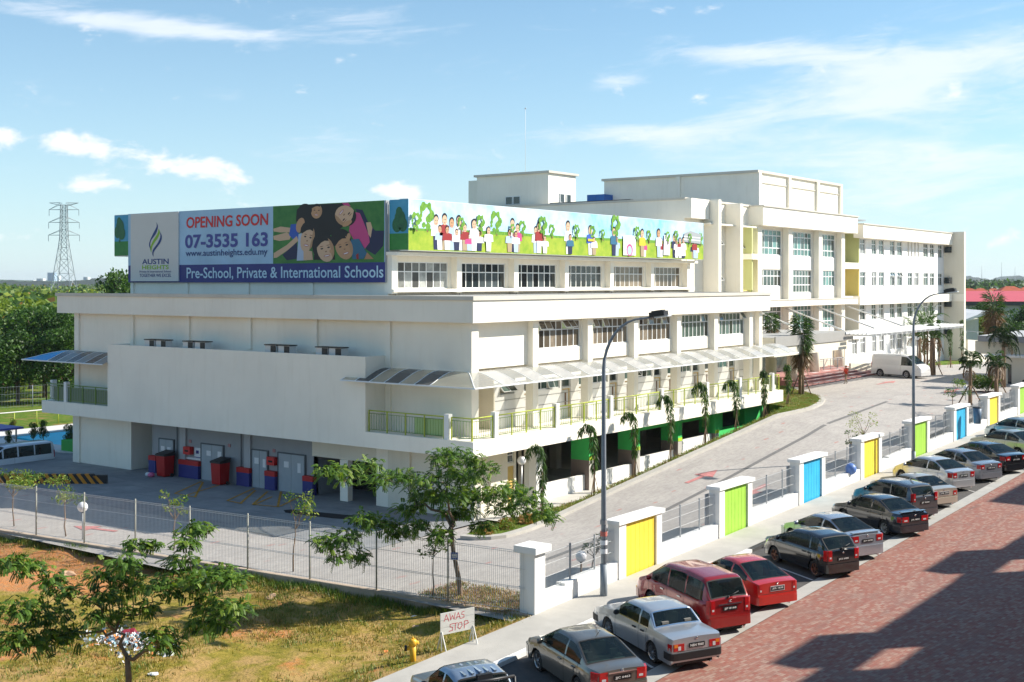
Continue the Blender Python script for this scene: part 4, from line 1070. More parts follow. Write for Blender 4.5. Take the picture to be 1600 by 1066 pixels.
def tree2d(x, z, r_):
    patch(pic, [(x - .06, .95), (x + .06, .95), (x + .05, z), (x - .05, z)], TRK, W2)
    for k in range(16):
        a = k * 2.4; q_ = .35 + .45 * ((k * 7) % 5) / 4; ell(pic, x + r_ * q_ * math.cos(a), z + r_ * q_ * math.sin(a) + r_ * .1, r_ * (.16 + .16 * ((k * 3) % 4) / 3), r_ * (.14 + .12 * (k % 3) / 2), LEAF, W2, k * 31, 7)
patch(pic, [(0, 1.0), (32.3, 1.0), (32.3, 1.14), (24, 1.2), (15, 1.12), (8, 1.2), (0, 1.12)], LEAF, W2)
for x, z, r_ in [(1.5, 1.8, .8), (7.5, 1.7, .7), (10, 1.5, .45), (13, 1.45, .4), (17.5, 1.5, .45), (20.3, 2.0, .75), (24.5, 1.5, .4), (28.3, 1.6, .4), (31.9, 1.5, .45), (4.3, 1.5, .4), (6.0, 1.6, .5), (12.0, 1.7, .6), (15.6, 1.5, .45), (18.6, 1.4, .35), (22.9, 1.6, .5), (27.0, 1.5, .4), (30.2, 1.5, .35), (8.9, 1.4, .3), (.5, 1.5, .5)]: tree2d(x, z, r_)
def kid(x, h, shirt, hair=True, skin=SK1, low=.05, legs=PWH, w=1.0):
    hd = h * .15 * 1.15; top = low + h; KID[0] += 1; LAY[0] = .014 + (KID[0] % 11) * .005; legs = (PWH, PDB, pmat('khaki', (.40, .30, .18)), PLB, PWH)[KID[0] % 5]
    patch(pic, [(x - .16 * w, low), (x + .16 * w, low), (x + .2 * w, low + h * .5), (x - .2 * w, low + h * .5)], legs, W2)
    patch(pic, [(x - .34 * w, low + h * .38), (x + .34 * w, low + h * .38), (x + .30 * w, top - hd * 2.05), (x, top - hd * 1.75), (x - .30 * w, top - hd * 2.05)], shirt, W2)
    ell(pic, x, top - hd * .85, hd * .66, hd * .8, HAIR if hair else skin, W2, 0, 12); ell(pic, x, top - hd * 1.2, hd * .62, hd * .78, skin, W2, 0, 12)
    ell(pic, x - .05, top - hd * 1.1, .03, .03, HAIR, W2, 0, 6); ell(pic, x + .08, top - hd * 1.1, .03, .03, HAIR, W2, 0, 6); ell(pic, x, top - hd * 1.6, .06, .03, PLIP, W2, 0, 8)
for (x, h, sh, sk) in [(2.2, 2.0, PWH, SK1), (2.9, 2.1, PRD, SK1), (3.5, 1.9, PLB, SK2), (4.1, 2.05, PWH, SK1), (3.1, 1.4, PRD, SK2), (3.9, 1.25, PWH, SK1), (4.6, 1.6, PRD, SK1), (5.0, 1.0, PINK, SK1), (5.4, 1.9, PWH, SK1), (6.7, 1.5, PWH, SK1),
                       (9.0, 2.1, PWH, SK1), (9.5, 1.8, PINK, SK1), (11.3, 1.7, PWH, SK1), (14.7, 2.2, PWH, SK1), (17.2, 2.0, PBL, SK1), (20.0, 2.0, PTE, SK1), (23.6, 2.0, mat('print_yellow', (.75, .5, .03), .5), SK1), (25.8, 2.1, PWH, SK2),
                       (28.3, 1.5, PWH, SK1), (28.8, 1.55, PRD, SK1), (29.3, 1.6, PWH, SK1), (30.8, 1.3, PDB, SK1), (31.3, 1.2, PWH, SK1)]:
    kid(x, h * .95, sh, True, sk, w=1.25)
for (x, h, sh, sk) in [(2.5, 1.5, PLB, SK2), (4.4, 1.3, PWH, SK1), (5.9, 1.3, PWH, SK1), (8.7, 1.5, PLB, SK2), (9.3, 1.4, PWH, SK2), (11.6, 2.1, PRD, SK1), (12.2, 1.2, PWH, SK1), (14.9, 1.4, PTE, SK2), (17.6, 1.3, PWH, SK1), (20.4, 1.4, PLB, SK1), (23.9, 1.3, PINK, SK2), (26.2, 1.5, PRD, SK1), (28.0, 1.9, PDB, SK1), (29.0, 1.0, PWH, SK2), (31.0, 1.7, PRD, SK2)]:
    kid(x, h * .9, sh, True, sk, w=1.2)
LAY[0] = .075
patch(pic, [(16.87, .9), (17.53, .9), (17.53, 1.05), (16.87, 1.05)], mat('print_yellow', (.75, .5, .03), .5), W2); patch(pic, [(21.1, .1), (22.7, .1), (22.7, 1.4), (21.1, 1.4)], PWH, W2)
ell(pic, 21.9, .45, .4, .4, PINK, W2); ell(pic, 21.9, .42, .28, .3, PLB, W2); ell(pic, 17.75, .75, .18, .18, PWH, W2); patch(pic, [(26.4, .2), (27.3, .2), (27.4, 1.6), (26.5, 1.6)], PWH, W2)
patch(pic, [(28.0, .2), (29.6, .2), (29.5, .8), (28.1, .8)], PWH, W2)
patch(pic, [(29.3, 1.2), (31.8, 1.1), (31.9, 1.8), (30.3, 2.0), (29.4, 1.8)], pmat('building_grey', (.35, .37, .38)), W2)
patch(pic, [(29.3, 1.55), (31.8, 1.5), (31.8, 1.56), (29.3, 1.62)], PWH, W2); patch(pic, [(29.3, 1.35), (31.8, 1.3), (31.8, 1.36), (29.3, 1.42)], PWH, W2)
pic.build('printed_picture', ban2)
ban3 = thing('side_banner', 'small green park banner end showing past the left edge of the big banner', 'banner', (48.2, 64.6, 12.66))
q = MB(); q.box(47.5, 64.6, 12.66, 79, 66.2, 15.28, FRAMEW); q.build('frame', ban3)
q = MB(); q.face([(47.48, 64.6, 12.7), (47.48, 64.6, 13.6), (47.48, 66.2, 13.6), (47.48, 66.2, 12.7)], FLD2); q.face([(47.48, 64.6, 13.6), (47.48, 64.6, 15.25), (47.48, 66.2, 15.25), (47.48, 66.2, 13.6)], SKYB2)
for dy, dz, r_ in ((1.0, 14.5, .45), (1.25, 14.2, .36), (.8, 14.1, .36), (1.0, 13.8, .1), (1.05, 13.6, .1), (1.1, 14.85, .25)):
    q.face([(47.47 - dz * .0005, 64.6 + dy + r_ * .9 * math.cos(a), dz + r_ * math.sin(a) * 1.1) for a in [k * math.pi / 8 for k in range(16)]], LEAF2)
q.build('printed_picture', ban3)
ban['label'] = 'large banner reading OPENING SOON with school logo and laughing children'

# ================================================================ CLASSROOM BUILDING (behind and to the right)
cb = thing('classroom_building', 'tall cream classroom block with entrance porch, tall windows and flat parapets', 'building', (82.4, 44.5, 2.6))
def CB(m, name, org=None): return m.build(name, cb, org)
G0, TOP = 2.0, 17.4
# left part with two fins
q = MB(); q.box(82.4, 44.5, ZR1, 82.65, 64, TOP, CREAM); q.box(82.65, 44.5, 3.86, 93.6, 44.75, TOP, CREAM); q.box(80.05, 44.0, 3.86, 82.6, 44.5, ZR1, CREAM); HB0 = CB(q, 'left_wing_wall')
q = MB(); q.box(82.3, 44.4, TOP - .1, 82.8, 64.1, TOP + .06, COPE); q.box(82.8, 44.4, TOP - .1, 93.7, 44.85, TOP + .06, COPE); q.box(82.6, 44.7, 16.2, 120, 66, 16.4, ROOFG); CB(q, 'parapet_coping')
q = MB(); q.box(82.4, 43.9, 15.9, 85.3, 44.5, TOP, CREAM); q.box(84.9, 43.6, 15.5, 93.4, 44.48, 15.62, CREAM); CB(q, 'parapet_band')
for x, zt in ((85.4, 17.42), (89.2, 17.3)):
    q = MB(); q.box(x, 43.15, 9.5, x + .45, 44.48, zt, CREAM); CB(q, 'fin', (x, 43.2, 10))
for x, z in ((87.3, 13.8), (87.3, 11.0), (91.5, 13.6)):
    window(cb, x, 44.4, 0, .75, z, z + .75, 1, (1,), GLASSD, bar=.07, tilt={(0, 0): 40})
q = MB(); q.box(91.8, 43.4, 10.4, 92.0, 44.5, 15.5, LIMEP); q.box(91.4, 43.2, 12.9, 93.7, 44.5, 13.35, CREAM); q.box(92.0, 44.42, 13.35, 93.6, 44.49, 15.5, LIMEP); q.box(92.0, 44.42, ZR1, 93.6, 44.49, 12.9, YELLOWP); CB(q, 'coloured_recess')
# central block
q = MB(); q.box(93.5, 43.2, 15.75, 114.8, 47, 17.3, CREAM); q.box(93.4, 43.1, 17.3, 114.9, 47, 17.42, COPE); CB(q, 'central_parapet', (93.5, 43.2, 15.75))
cwx = [(95.4, 99.7), (100.9, 106.3), (107.7, 111.9)]
holes = [(95.4 - 94, 99.7 - 94, 13.35, 15.55), (100.9 - 94, 106.3 - 94, 13.35, 15.55), (107.7 - 94, 111.9 - 94, 13.35, 15.55), (95.4 - 94, 99.7 - 94, 10.68, 12.15), (100.9 - 94, 106.3 - 94, 10.1, 12.15), (107.7 - 94, 111.9 - 94, 10.68, 12.15),
         (95.4 - 94, 99.7 - 94, 6.75, 8.98), (100.9 - 94, 106.3 - 94, 6.75, 8.98), (107.7 - 94, 111.9 - 94, 6.75, 8.98)]
q = MB(); wall(q, 94, 44.3, 1, 0, 19.2, 5.9, 15.75, holes, CREAM, .2); CB(q, 'central_wall', (94, 44.3, 6))
for i, (a, c) in enumerate(cwx):
    window(cb, a, 44.42, 0, c - a, 13.35, 15.55, 5 if i != 1 else 7, (.28, .5, .22), GLASST, bar=.09)
    window(cb, a, 44.42, 0, c - a, 10.68 if i != 1 else 10.1, 12.15, 6 if i != 1 else 8, (.62, .38) if i != 1 else (.34, .4, .26), GLASSG if i != 2 else GLASST, bar=.09)
    window(cb, a, 44.42, 0, c - a, 6.75, 8.98, 5 if i != 1 else 7, (.3, .5, .2), GLASST if i else GLASSG, bar=.09)
for x in (94.1, 100.3, 107.0, 112.5):
    q = MB(); q.box(x - .42, 43.75, 5.9, x + .42, 44.28, 15.75, CREAM); CB(q, 'pilaster', (x, 43.8, 6))
q = MB(); q.box(88.5, 43.2, 8.98, 114.8, 44.25, 9.5, CREAM); q.box(88.5, 43.15, 9.5, 114.8, 44.25, 9.58, COPE); CB(q, 'ledge', (88.5, 43.2, 9))
q = MB(); q.box(93.45, 44.25, 5.9, 94.0, 47, 15.75, LIMEP); CB(q, 'central_side_wall')
# recess between central block and right wing, each storey in its own colour
q = MB()
q.box(113.2, 48.5, 3, 117.8, 48.7, 16, CREAM)
for z0, z1, m in ((12.95, 16, LIMEP), (9.7, 12.35, YELLOWP), (5.9, 8.98, BEIGE)): q.box(117.75, 44.22, z0, 117.95, 48.5, z1, m)
for z0, z1 in ((12.35, 12.95), (8.98, 9.7), (5.5, 5.9)): q.box(113.2, 43.9, z0, 118, 48.5, z1, CREAM)
q.box(113.2, 44.3, 5.9, 113.45, 48.5, 8.98, BLUEP); q.box(113.3, 43.4, 5.9, 113.5, 43.5, 6, CREAM)
CB(q, 'corridor_recess')
# right wing
ww = [(118.1, 119.6), (121.3, 122.7), (123.4, 124.9), (126.7, 128.2), (128.9, 130.5), (132.2, 133.8), (134.4, 135.9), (137.5, 139.2), (139.8, 141.4), (142.8, 144.4)]
rowz = [(13.85, 15.4), (10.65, 12.1), (7.25, 8.85), (3.95, 5.6)]
q = MB(); holes = []
slit = []
for r_, (z0, z1) in enumerate(rowz):
    for k, (a, c) in enumerate(ww):
        if r_ == 0 and k in (5, 6): continue
        holes.append((a - 113.2, c - 113.2, z0, z1))
for x in (132.2, 133.3, 134.4, 135.5): holes.append((x - 113.2, x + .45 - 113.2, 13.85, 15.4)); slit.append(x)
wall(q, 117.9, 44.2, 1, 0, 27.2, 5.9, 15.6, [(a - 4.7, b_ - 4.7, c, d) for a, b_, c, d in holes if c > 5.9], WHITE, .2)
hl = [h for h in holes if h[2] < 5] + [(.3, 1.6, 3.95, 5.6), (2.7, 4.1, 3.95, 5.6)]
wall(q, 113.2, 44.2, 1, 0, 31.9, .5, 5.9, hl, WHITE, .2); CB(q, 'right_wing_wall', (118, 44.2, 3))
q = MB(); q.box(132.4, 44.5, 13.85, 136, 44.6, 15.4, BEIGE); CB(q, 'slit_backing')
for r_, (z0, z1) in enumerate(rowz):
    for k, (a, c) in enumerate(ww):
        if r_ == 0 and k in (5, 6): continue
        window(cb, a, 44.32, 0, c - a, z0, z1, 2 if r_ < 3 else 3, (.68, .32), GLASSG if r_ < 3 and (k * 7 + r_ * 3) % 5 else GLASSP, bar=.09, tilt={(0, 1): 35, (1, 1): 35} if r_ == 1 and k in (3, 4) else None)
for a in (113.5, 115.9): window(cb, a, 44.32, 0, 1.4, 3.95, 5.6, 3, (.68, .32), GLASSP, bar=.09)
q = MB(); q.box(116.3, 43.2, 15.4, 146, 44.2, 16.7, CREAM); q.box(116.2, 43.1, 16.7, 146.1, 60, 16.8, COPE); q.box(117.9, 44.2, 15.55, 146, 60, 16.65, CREAM); CB(q, 'wing_parapet', (116.3, 43.2, 15.4))
q = MB(); q.box(115.4, 43.2, 8.85, 144.6, 44.18, 9.7, CREAM); CB(q, 'wing_ledge', (115.4, 43.2, 8.9))
q = MB(); q.box(144.9, 41.9, 1, 145.5, 46, 16.9, BEIGE); q.box(144.8, 41.85, 8.85, 144.9, 44.2, 9.7, CREAM); CB(q, 'end_fin', (145, 42, 1))
for z in (14.5, 10.9, 8.2, 5): q = MB(); q.box(144.7, 43.3, z, 144.9, 44.1, z + .7, GLASSD); CB(q, 'small_window', (144.8, 43.5, z))
# roof top blocks
q = MB(); q.box(102.6, 48, 16.3, 122.6, 64.3, 21.0, CREAM); CB(q, 'rooftop_hall', (102.6, 48, 17))
q = MB(); q.box(102.4, 47.8, 21.0, 122.8, 64.5, 21.22, COPE); CB(q, 'rooftop_hall_coping')
for x in (102.75, 109.3, 116.2, 122.3): q = MB(); q.box(x - .2, 47.75, 16.4, x + .3, 48, 21, CREAM); CB(q, 'pilaster', (x, 47.8, 16.4))
q = MB(); q.box(102.4, 55.8, 16.4, 102.6, 56.2, 21, CREAM); CB(q, 'pilaster')
q = MB(); q.box(103, 47.9, 20.1, 122.3, 47.98, 20.2, COPE); CB(q, 'string_course')
q = MB(); q.box(83.4, 57.7, 15.5, 87.5, 65.2, 20.1, CREAM); q.box(84.0, 65.2, 15, 87.5, 66.6, 19.9, CREAM); CB(q, 'stair_tower', (83.4, 57.7, 16))
q = MB(); q.box(83.2, 57.5, 20.1, 87.7, 65.4, 20.28, COPE); CB(q, 'stair_tower_coping')
for yy in (62.1, 61.3): window(cb, 83.38, yy + .0, WA, .75, 17.6, 18.3, 1, (1,), GLASSD, bar=.05)
for x in (85.0, 86.0): window(cb, x, 57.66, 0, .7, 17.7, 18.5, 1, (1,), GLASSD, bar=.07)
q = MB(); q.tube([(83.9, 60.4, 20.2), (83.9, 60.4, 25.6)], .016, FRAMEW, 5); q.ball((83.9, 60.4, 25.7), .07, METAL, 6, 4); CB(q, 'mast')
q = MB(); q.box(83.6, 50, 17.5, 90, 58, 17.62, BLACK); CB(q, 'dark_flat_canopy')
q = MB(); q.box(122.5, 49.5, 17.9, 134, 54, 18.05, METAL); q.box(124, 50.5, 16.6, 131, 53.5, 17.9, CREAM); q.box(133, 47, 16.6, 144, 50, 17.35, GREYW); CB(q, 'roof_shelter')
tank = MB(); 
ta, tb = YT(944, 101), YT(917, 101)
for i in range(2): tank.box(101, ta + i * (tb - ta) / 2, 17.2, 103, ta + (i + .98) * (tb - ta) / 2, 19.6, mat('blue_tank_panel', (.02, .12, .42), .4, .1, 1))
tag(tank.build('water_tank'), 'blue panelled water tank on the roof between the two rooftop blocks', 'water tank'); 
q = MB(); q.box(101, ta, 16.4, 103, tb, 17.2, CONC); CB(q, 'tank_plinth')
# porch
PG = mat('grey_aluminium_cladding', (.36, .35, .33), .45, .06, 1)
q = MB(); q.box(80.5, 36.3, 6.5, 95.1, 43.15, 7.12, CREAM, top=ROOFG); CB(q, 'porch_roof', (80.5, 36.3, 6.5))
q = MB(); q.box(80.4, 36.2, 6.45, 95.2, 36.3, 7.18, PG); CB(q, 'porch_fascia', (80.4, 36.2, 6.5))
for i in range(9):                                     # white louvre rails of the porch canopy
    q = MB(); y = 34.5 + i * .33; q.box((95.25 if y > 36.2 else 93.5), y - .035, 6.93, 119 if y < 41 else 115, y + .035, 7.11, FRAMEW); CB(q, 'louvre_rail', (94, y, 7))
for i in range(20):
    x = 95.4 + i * 1.22; q = MB(); q.box(x - .04, 34.4, 6.74, x + .04, 37.2, 6.92, FRAMEW); CB(q, 'louvre_bracket', (x, 35, 6.8))
for x0, x1 in ((92.5, 88.6), (99.2, 95.3), (106.0, 102.2), (113.0, 109.3)):
    q = MB(); q.tube([(x0, 43.7, 8.8), (x1, 37.0, 7.14)], .07, FRAMEW, 6); CB(q, 'stay_rod', (x0, 43.7, 8.8))
q = MB(); q.box(80.4, 36.3, 5.75, 94, 42, 6.47, BEIGE); CB(q, 'porch_beam')
for x, y in ((101.4, 42.0), (94.3, 41.0), (108.5, 42.6), (88, 40)):
    q = MB(); q.tube([(x, y, 2.6), (x, y, 6.5)], .42, BEIGE, 16); CB(q, 'porch_column', (x, y, 2.6))
q = MB(); q.box(80, 44.6, 2.6, 103, 44.8, 6.0, mat('dark_entrance_glass', (.03, .05, .045), .15, .4, .6, spec=.7)); q.box(103, 44.35, 2.6, 113.2, 44.6, 6.0, BEIGE); q.box(112.2, 43.5, 2.6, 113.1, 44.3, 6.0, BEIGE); CB(q, 'entrance_wall')
q = MB(); q.box(80, 41.6, 2.6, 88.5, 41.8, 3.9, BEIGE); q.box(103.2, 43.1, 3.4, 107, 43.25, 4.6, BEIGE); CB(q, 'parapet_wall')
railing(cb, (80.5, 40.2), (89, 40.2), 2.75, RAILD, RAILD)
# entrance steps: red and white banded treads
SR = mat('step_red_tile', (.42, .20, .18), .8, .12, 3); SWH = mat('step_pale_tile', (.55, .50, .48), .8, .08, 3)
for k in range(4):
    y0 = 39.5 + k * .62; z = 2.6 + .17 * k
    q = MB(); q.box(92.2 + k * .3, y0, 2.3, 110.6 - k * .2, y0 + .64 if k < 3 else 44.4, z + .17, SR)
    q.box(92.3 + k * .3, y0 - .015, z + .02, 110.5 - k * .2, y0, z + .05, DARK)
    st = CB(q, 'step', (92.2, y0, z))
    x = 93.2 + (k % 2) * 1.3
    while x < 109.0 - k * .2:
        q = MB(); q.box(x, y0 + .02, z + .17, x + 1.3, y0 + (.36 if k < 3 else .4), z + .176, SWH); q.build('tile_band', st, (x, y0, z)); x += 2.6
q = MB(); n_ = 10
for i in range(n_):
    x0 = 107.0 + i * .62; x1 = x0 + .62; y0 = 40.9 - .9 * math.sin(i / n_ * 1.6) * .6; y1 = 40.9 - .9 * math.sin((i + 1) / n_ * 1.6) * .6
    q.prism([(x0, y0), (x1, y1), (x1, y1 + .2), (x0, y0 + .2)], 2.5, 3.75 - .35 * i / n_, BEIGE)
CB(q, 'ramp_wall', (107, 40.5, 2.6))
railing(cb, (102.3, 42.2), (107.2, 41.6), 3.3, POSTG, POSTG, h=.95)

# ---------------------------------------------------------------- air conditioners behind the box parapet
ACW = mat('ac_casing', (.62, .62, .60), .5)
acl = ['first air conditioner from the left end of the blank wall ledge', 'second air conditioner from the left on the blank wall ledge', 'air conditioner left of the gap at ledge middle, third from the left', 'fourth air conditioner from the left on the ledge', 'fifth air conditioner along the ledge, right of the middle gap', 'sixth air conditioner along the ledge', 'seventh air conditioner along the ledge, one before the last', 'last air conditioner, nearest the striped canopy on the ledge']
def U0(s, t, z):
    X = .593 * s - .805 * t; Y = .805 * s + .593 * t; return 800 + F * X / Y
for k, u in enumerate((245, 263, 305, 324, 434, 455, 514, 535)):
    y = YT(u, 43.9)
    t = thing('air_conditioner', acl[k], 'air conditioner', (43.85, y, 6.5), 'air conditioners on the ledge')
    q = MB(); q.box(43.4, y - .42, 6.5, 43.85, y + .42, 7.78, ACW); q.box(43.36, y - .45, 7.78, 43.9, y + .45, 7.83, BLACK); q.build('casing', t)
    q = MB(); q.box(43.38, y - .4, 6.55, 43.4, y - .02, 7.76, BLACK); q.build('fan_grille', t)
# ================================================================ VEGETATION
def leafmat(name, col, col2=None, tr=.25):
    m = mat(name, col, .55, .3, 1.7, col2=col2, spec=.35)
    nt = m.node_tree; N = nt.nodes; L = nt.links; b = N['Principled BSDF']
    tl = N.new('ShaderNodeBsdfTranslucent'); src = b.inputs['Base Color'].links[0].from_socket
    mx = mixc(N, L, 1.0, src, (1.5, 1.6, .7), 'MULTIPLY'); L.new(mx, tl.inputs[0])
    ms = N.new('ShaderNodeMixShader'); ms.inputs[0].default_value = tr
    L.new(b.outputs[0], ms.inputs[1]); L.new(tl.outputs[0], ms.inputs[2]); L.new(ms.outputs[0], N['Material Output'].inputs[0])
    return m


LF1 = leafmat('leaf_deep_green', (.028, .068, .014), (.045, .10, .018)); LF2 = leafmat('leaf_mid_green', (.05, .12, .018), (.075, .15, .02)); LF3 = leafmat('leaf_yellow_green', (.11, .18, .02), (.17, .22, .03))
LFY = leafmat('leaf_lime', (.18, .25, .02), (.24, .28, .04)); LFO = leafmat('leaf_orange_brown', (.26, .15, .03), (.20, .11, .03)); LFD = leafmat('leaf_dry_frond', (.17, .10, .05), (.24, .15, .08), .1)
LFX = leafmat('leaf_dark', (.014, .034, .010), (.022, .048, .014))
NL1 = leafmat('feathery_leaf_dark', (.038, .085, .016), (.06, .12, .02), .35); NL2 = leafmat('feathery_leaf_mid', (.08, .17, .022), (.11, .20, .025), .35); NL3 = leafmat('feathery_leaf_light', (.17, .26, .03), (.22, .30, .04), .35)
BARK = mat('pale_brown_bark', (.22, .15, .10), .9, .25, 6, .5, 25); BARKD = mat('grey_brown_bark', (.13, .09, .06), .9, .25, 6, .5, 25); BARKP = mat('palm_trunk', (.24, .16, .10), .9, .3, 5, .4, 20)


def fast_mesh(name, V, nper, mats, midx):
    """V: (faces, nper, 3) array"""
    nf = V.shape[0]; me = bpy.data.meshes.new(name)
    me.vertices.add(nf * nper); me.loops.add(nf * nper); me.polygons.add(nf)
    me.vertices.foreach_set('co', V.reshape(-1).astype(np.float32)); me.loops.foreach_set('vertex_index', np.arange(nf * nper, dtype=np.int32))
    me.polygons.foreach_set('loop_start', np.arange(0, nf * nper, nper, dtype=np.int32)); me.polygons.foreach_set('loop_total', np.full(nf, nper, dtype=np.int32))
    for m in mats: me.materials.append(m)
    me.polygons.foreach_set('material_index', midx.astype(np.int32)); me.update(calc_edges=True); return me


def unit(a): return a / np.maximum(1e-9, np.linalg.norm(a, axis=-1, keepdims=True))


def leaf_quads(C, size, rng, droop=.3, aspect=.5):
    """diamond leaves at centres C"""
    n = len(C); d = unit(rng.normal(size=(n, 3)) * [1, 1, .6] + [0, 0, -droop]); r_ = unit(rng.normal(size=(n, 3))); s_ = unit(np.cross(d, r_))
    L_ = (size * rng.uniform(.6, 1.3, n))[:, None]; W = L_ * aspect
    return np.stack([C - d * L_ * .5, C + s_ * W * .5, C + d * L_ * .5, C - s_ * W * .5], 1)


def crown_mesh(name, clumps, nleaf, size, mats, wts, rng, aspect=.6, shell=.55, droop=.2):
    """clumps: list of (cx,cy,cz,rx,ry,rz)"""
    cl = np.array(clumps); vol = (cl[:, 3] * cl[:, 4] * cl[:, 5]) ** .7; k = rng.choice(len(cl), nleaf, p=vol / vol.sum())
    d = unit(rng.normal(size=(nleaf, 3))); rad = rng.uniform(shell ** 3, 1, nleaf) ** (1 / 3.) * rng.normal(1, .08, nleaf)
    C = cl[k, :3] + d * cl[k, 3:] * rad[:, None]
    V = leaf_quads(C, size, rng, droop, aspect)
    base = rng.choice(len(mats), len(cl), p=wts); mi = np.where(rng.random(nleaf) < .7, base[k], rng.choice(len(mats), nleaf, p=wts))
    return fast_mesh(name, V, 4, mats, mi)


def limb_path(a, c, sag, n=6, wob=.06, rng=None):
    a = Vector(a); c = Vector(c); L_ = (c - a).length; out = []
    for i in range(n + 1):
        f = i / n; p = a.lerp(c, f); p.z += sag * math.sin(math.pi * f) * L_
        if 0 < i < n: p += Vector(rng.normal(size=3) * wob * L_ * .3)
        out.append(p)
    return out


def rain_tree(name, label, base, fork, clumps, trunk_r, path_trunk, cat='tree', seed=1, per=26, group=None, fr_len=.42):
    fr_len *= .58; per *= 3.2
    """airy tree: branches run from the fork to each leaf clump; each clump is made of drooping feathery fronds"""
    rng = np.random.default_rng(seed); t = thing(name, label, cat, base, group)
    q = MB(); q.tube(path_trunk, [trunk_r * (1 - .35 * i / (len(path_trunk) - 1)) for i in range(len(path_trunk))], BARK, 9); q.build('trunk', t)
    q = MB(); cl = clumps; hubs = [Vector(fork)]
    mains = sorted(cl, key=lambda c: (Vector(c[:3]) - Vector(fork)).length)
    nodes = [(Vector(fork), trunk_r * .62)]
    for c in mains:
        e = Vector(c[:3]) - Vector((0, 0, c[5] * .3)); best = min(nodes, key=lambda nd: (nd[0] - e).length + .25 * (nd[0] - Vector(fork)).length)
        s0 = best[0]; pth = limb_path(s0, e, .06, 5, .25, rng); r0 = min(best[1], trunk_r * .6)
        r1 = max(.008, r0 * .45); q.tube(pth, [r0 + (r1 - r0) * i / 5 for i in range(6)], BARK, 6, False); nodes.append((pth[3], r0 * .7)); nodes.append((e, r1))
    q.build('branches', t)
    quads = []; mi = []
    for ci, c in enumerate(cl):
        c0 = np.array(c[:3]); r_ = np.array(c[3:6]); nf = int(per * (r_[0] * r_[1] / .25) ** .75) + 6
        shade = rng.random()
        for f in range(nf):
            d = unit(rng.normal(size=3) * [1, 1, .7] + [0, 0, .25]); st = c0 + d * r_ * 1.15 * rng.uniform(.0, 1) ** .5
            out = unit(np.array([d[0] * .6, d[1] * .6, .0]) + rng.normal(size=3) * [.7, .7, .5]); L_ = fr_len * rng.uniform(.6, 1.25); nl = 9
            side = unit(np.cross(out, [0, 0, 1]) + rng.normal(size=3) * .15)
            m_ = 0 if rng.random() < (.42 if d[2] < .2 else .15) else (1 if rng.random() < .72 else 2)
            for k in range(1, nl + 1):
                g = k / nl; p = st + out * L_ * g + np.array([0, 0, -.4 * L_ * g * g]); tang = unit(out + np.array([0, 0, -.8 * g]))
                ll = .088 * (1 - .4 * abs(g - .5)); lw = .025
                for sg in (-1, 1):
                    dd = unit(side * sg + tang * .35 + np.array([0, 0, -.28])); tip = p + dd * ll; md = p + dd * ll * .5
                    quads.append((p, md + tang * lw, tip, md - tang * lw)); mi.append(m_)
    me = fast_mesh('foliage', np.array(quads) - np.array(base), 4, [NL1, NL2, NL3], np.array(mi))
    o = bpy.data.objects.new('foliage', me); COL.objects.link(o); o.parent = t
    return t


def clump(u, v, depth_off, ru, rv, Y0, base_y=None):
    """leaf clump seen at pixel (u,v) at camera distance Y0+depth_off; radii in photo pixels"""
    Y = Y0 + depth_off; X = (u - 800) / F * Y
    return (.593 * X + .805 * Y, -.805 * X + .593 * Y, HC - (v - 442) / F * Y, ru / F * Y, ru / F * Y * .9, rv / F * Y)


rngc = np.random.default_rng(3)
# tree beside the AWAS sign
b2 = P(722, 950, z=-.35); Y2 = .805 * b2.x + .593 * b2.y
px = lambda u, v, dy=0: Vector(clump(u, v, dy, 1, 1, Y2)[:3])
cl = [(515, 735, -1, 24, 14), (548, 740, .3, 26, 17), (575, 728, 1, 22, 18), (590, 750, -.8, 18, 14), (620, 745, .5, 26, 15), (655, 752, -.6, 30, 16), (690, 715, .3, 22, 16), (715, 708, .9, 20, 14), (735, 718, -.4, 18, 14), (700, 740, 0, 28, 17), (728, 745, .8, 26, 16),
      (755, 735, -.7, 24, 14), (700, 772, -.5, 34, 18), (740, 775, .6, 34, 18), (665, 775, .5, 28, 14), (775, 772, -.2, 28, 16), (800, 768, .7, 24, 16), (825, 780, -.3, 26, 16), (845, 800, .2, 22, 14), (790, 795, .4, 24, 14), (570, 812, -1.2, 26, 14), (600, 820, -.2, 26, 14),
      (540, 840, -1.6, 26, 15), (515, 848, -1.9, 20, 12), (530, 870, -2, 16, 10), (560, 868, -1.2, 18, 12), (625, 830, .2, 24, 12), (655, 820, -.6, 20, 10), (690, 835, -1, 22, 11), (755, 822, .9, 18, 9), (640, 795, .6, 24, 11), (500, 842, -2.2, 12, 8), (860, 808, -.4, 12, 9), (715, 800, .7, 30, 11)]
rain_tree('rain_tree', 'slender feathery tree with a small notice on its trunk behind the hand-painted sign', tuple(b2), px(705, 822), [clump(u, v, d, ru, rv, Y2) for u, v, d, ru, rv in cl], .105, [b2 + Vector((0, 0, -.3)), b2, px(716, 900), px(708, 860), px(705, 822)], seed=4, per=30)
NL_ = 0
nt_ = P(710, 869, s=b2.x - .25); tg = thing('tree_notice', 'small blue and white notice nailed to the trunk of the slender tree', 'notice', tuple(nt_))
q = MB(); rv_ = Vector((.593, -.805, 0)); up = Vector((0, 0, 1)); fwd_ = Vector((.805, .593, 0)); o_ = px(710, 869, -.18)
M4 = Matrix(((rv_.x, fwd_.x, 0, o_.x), (rv_.y, fwd_.y, 0, o_.y), (0, 0, 1, o_.z), (0, 0, 0, 1)))
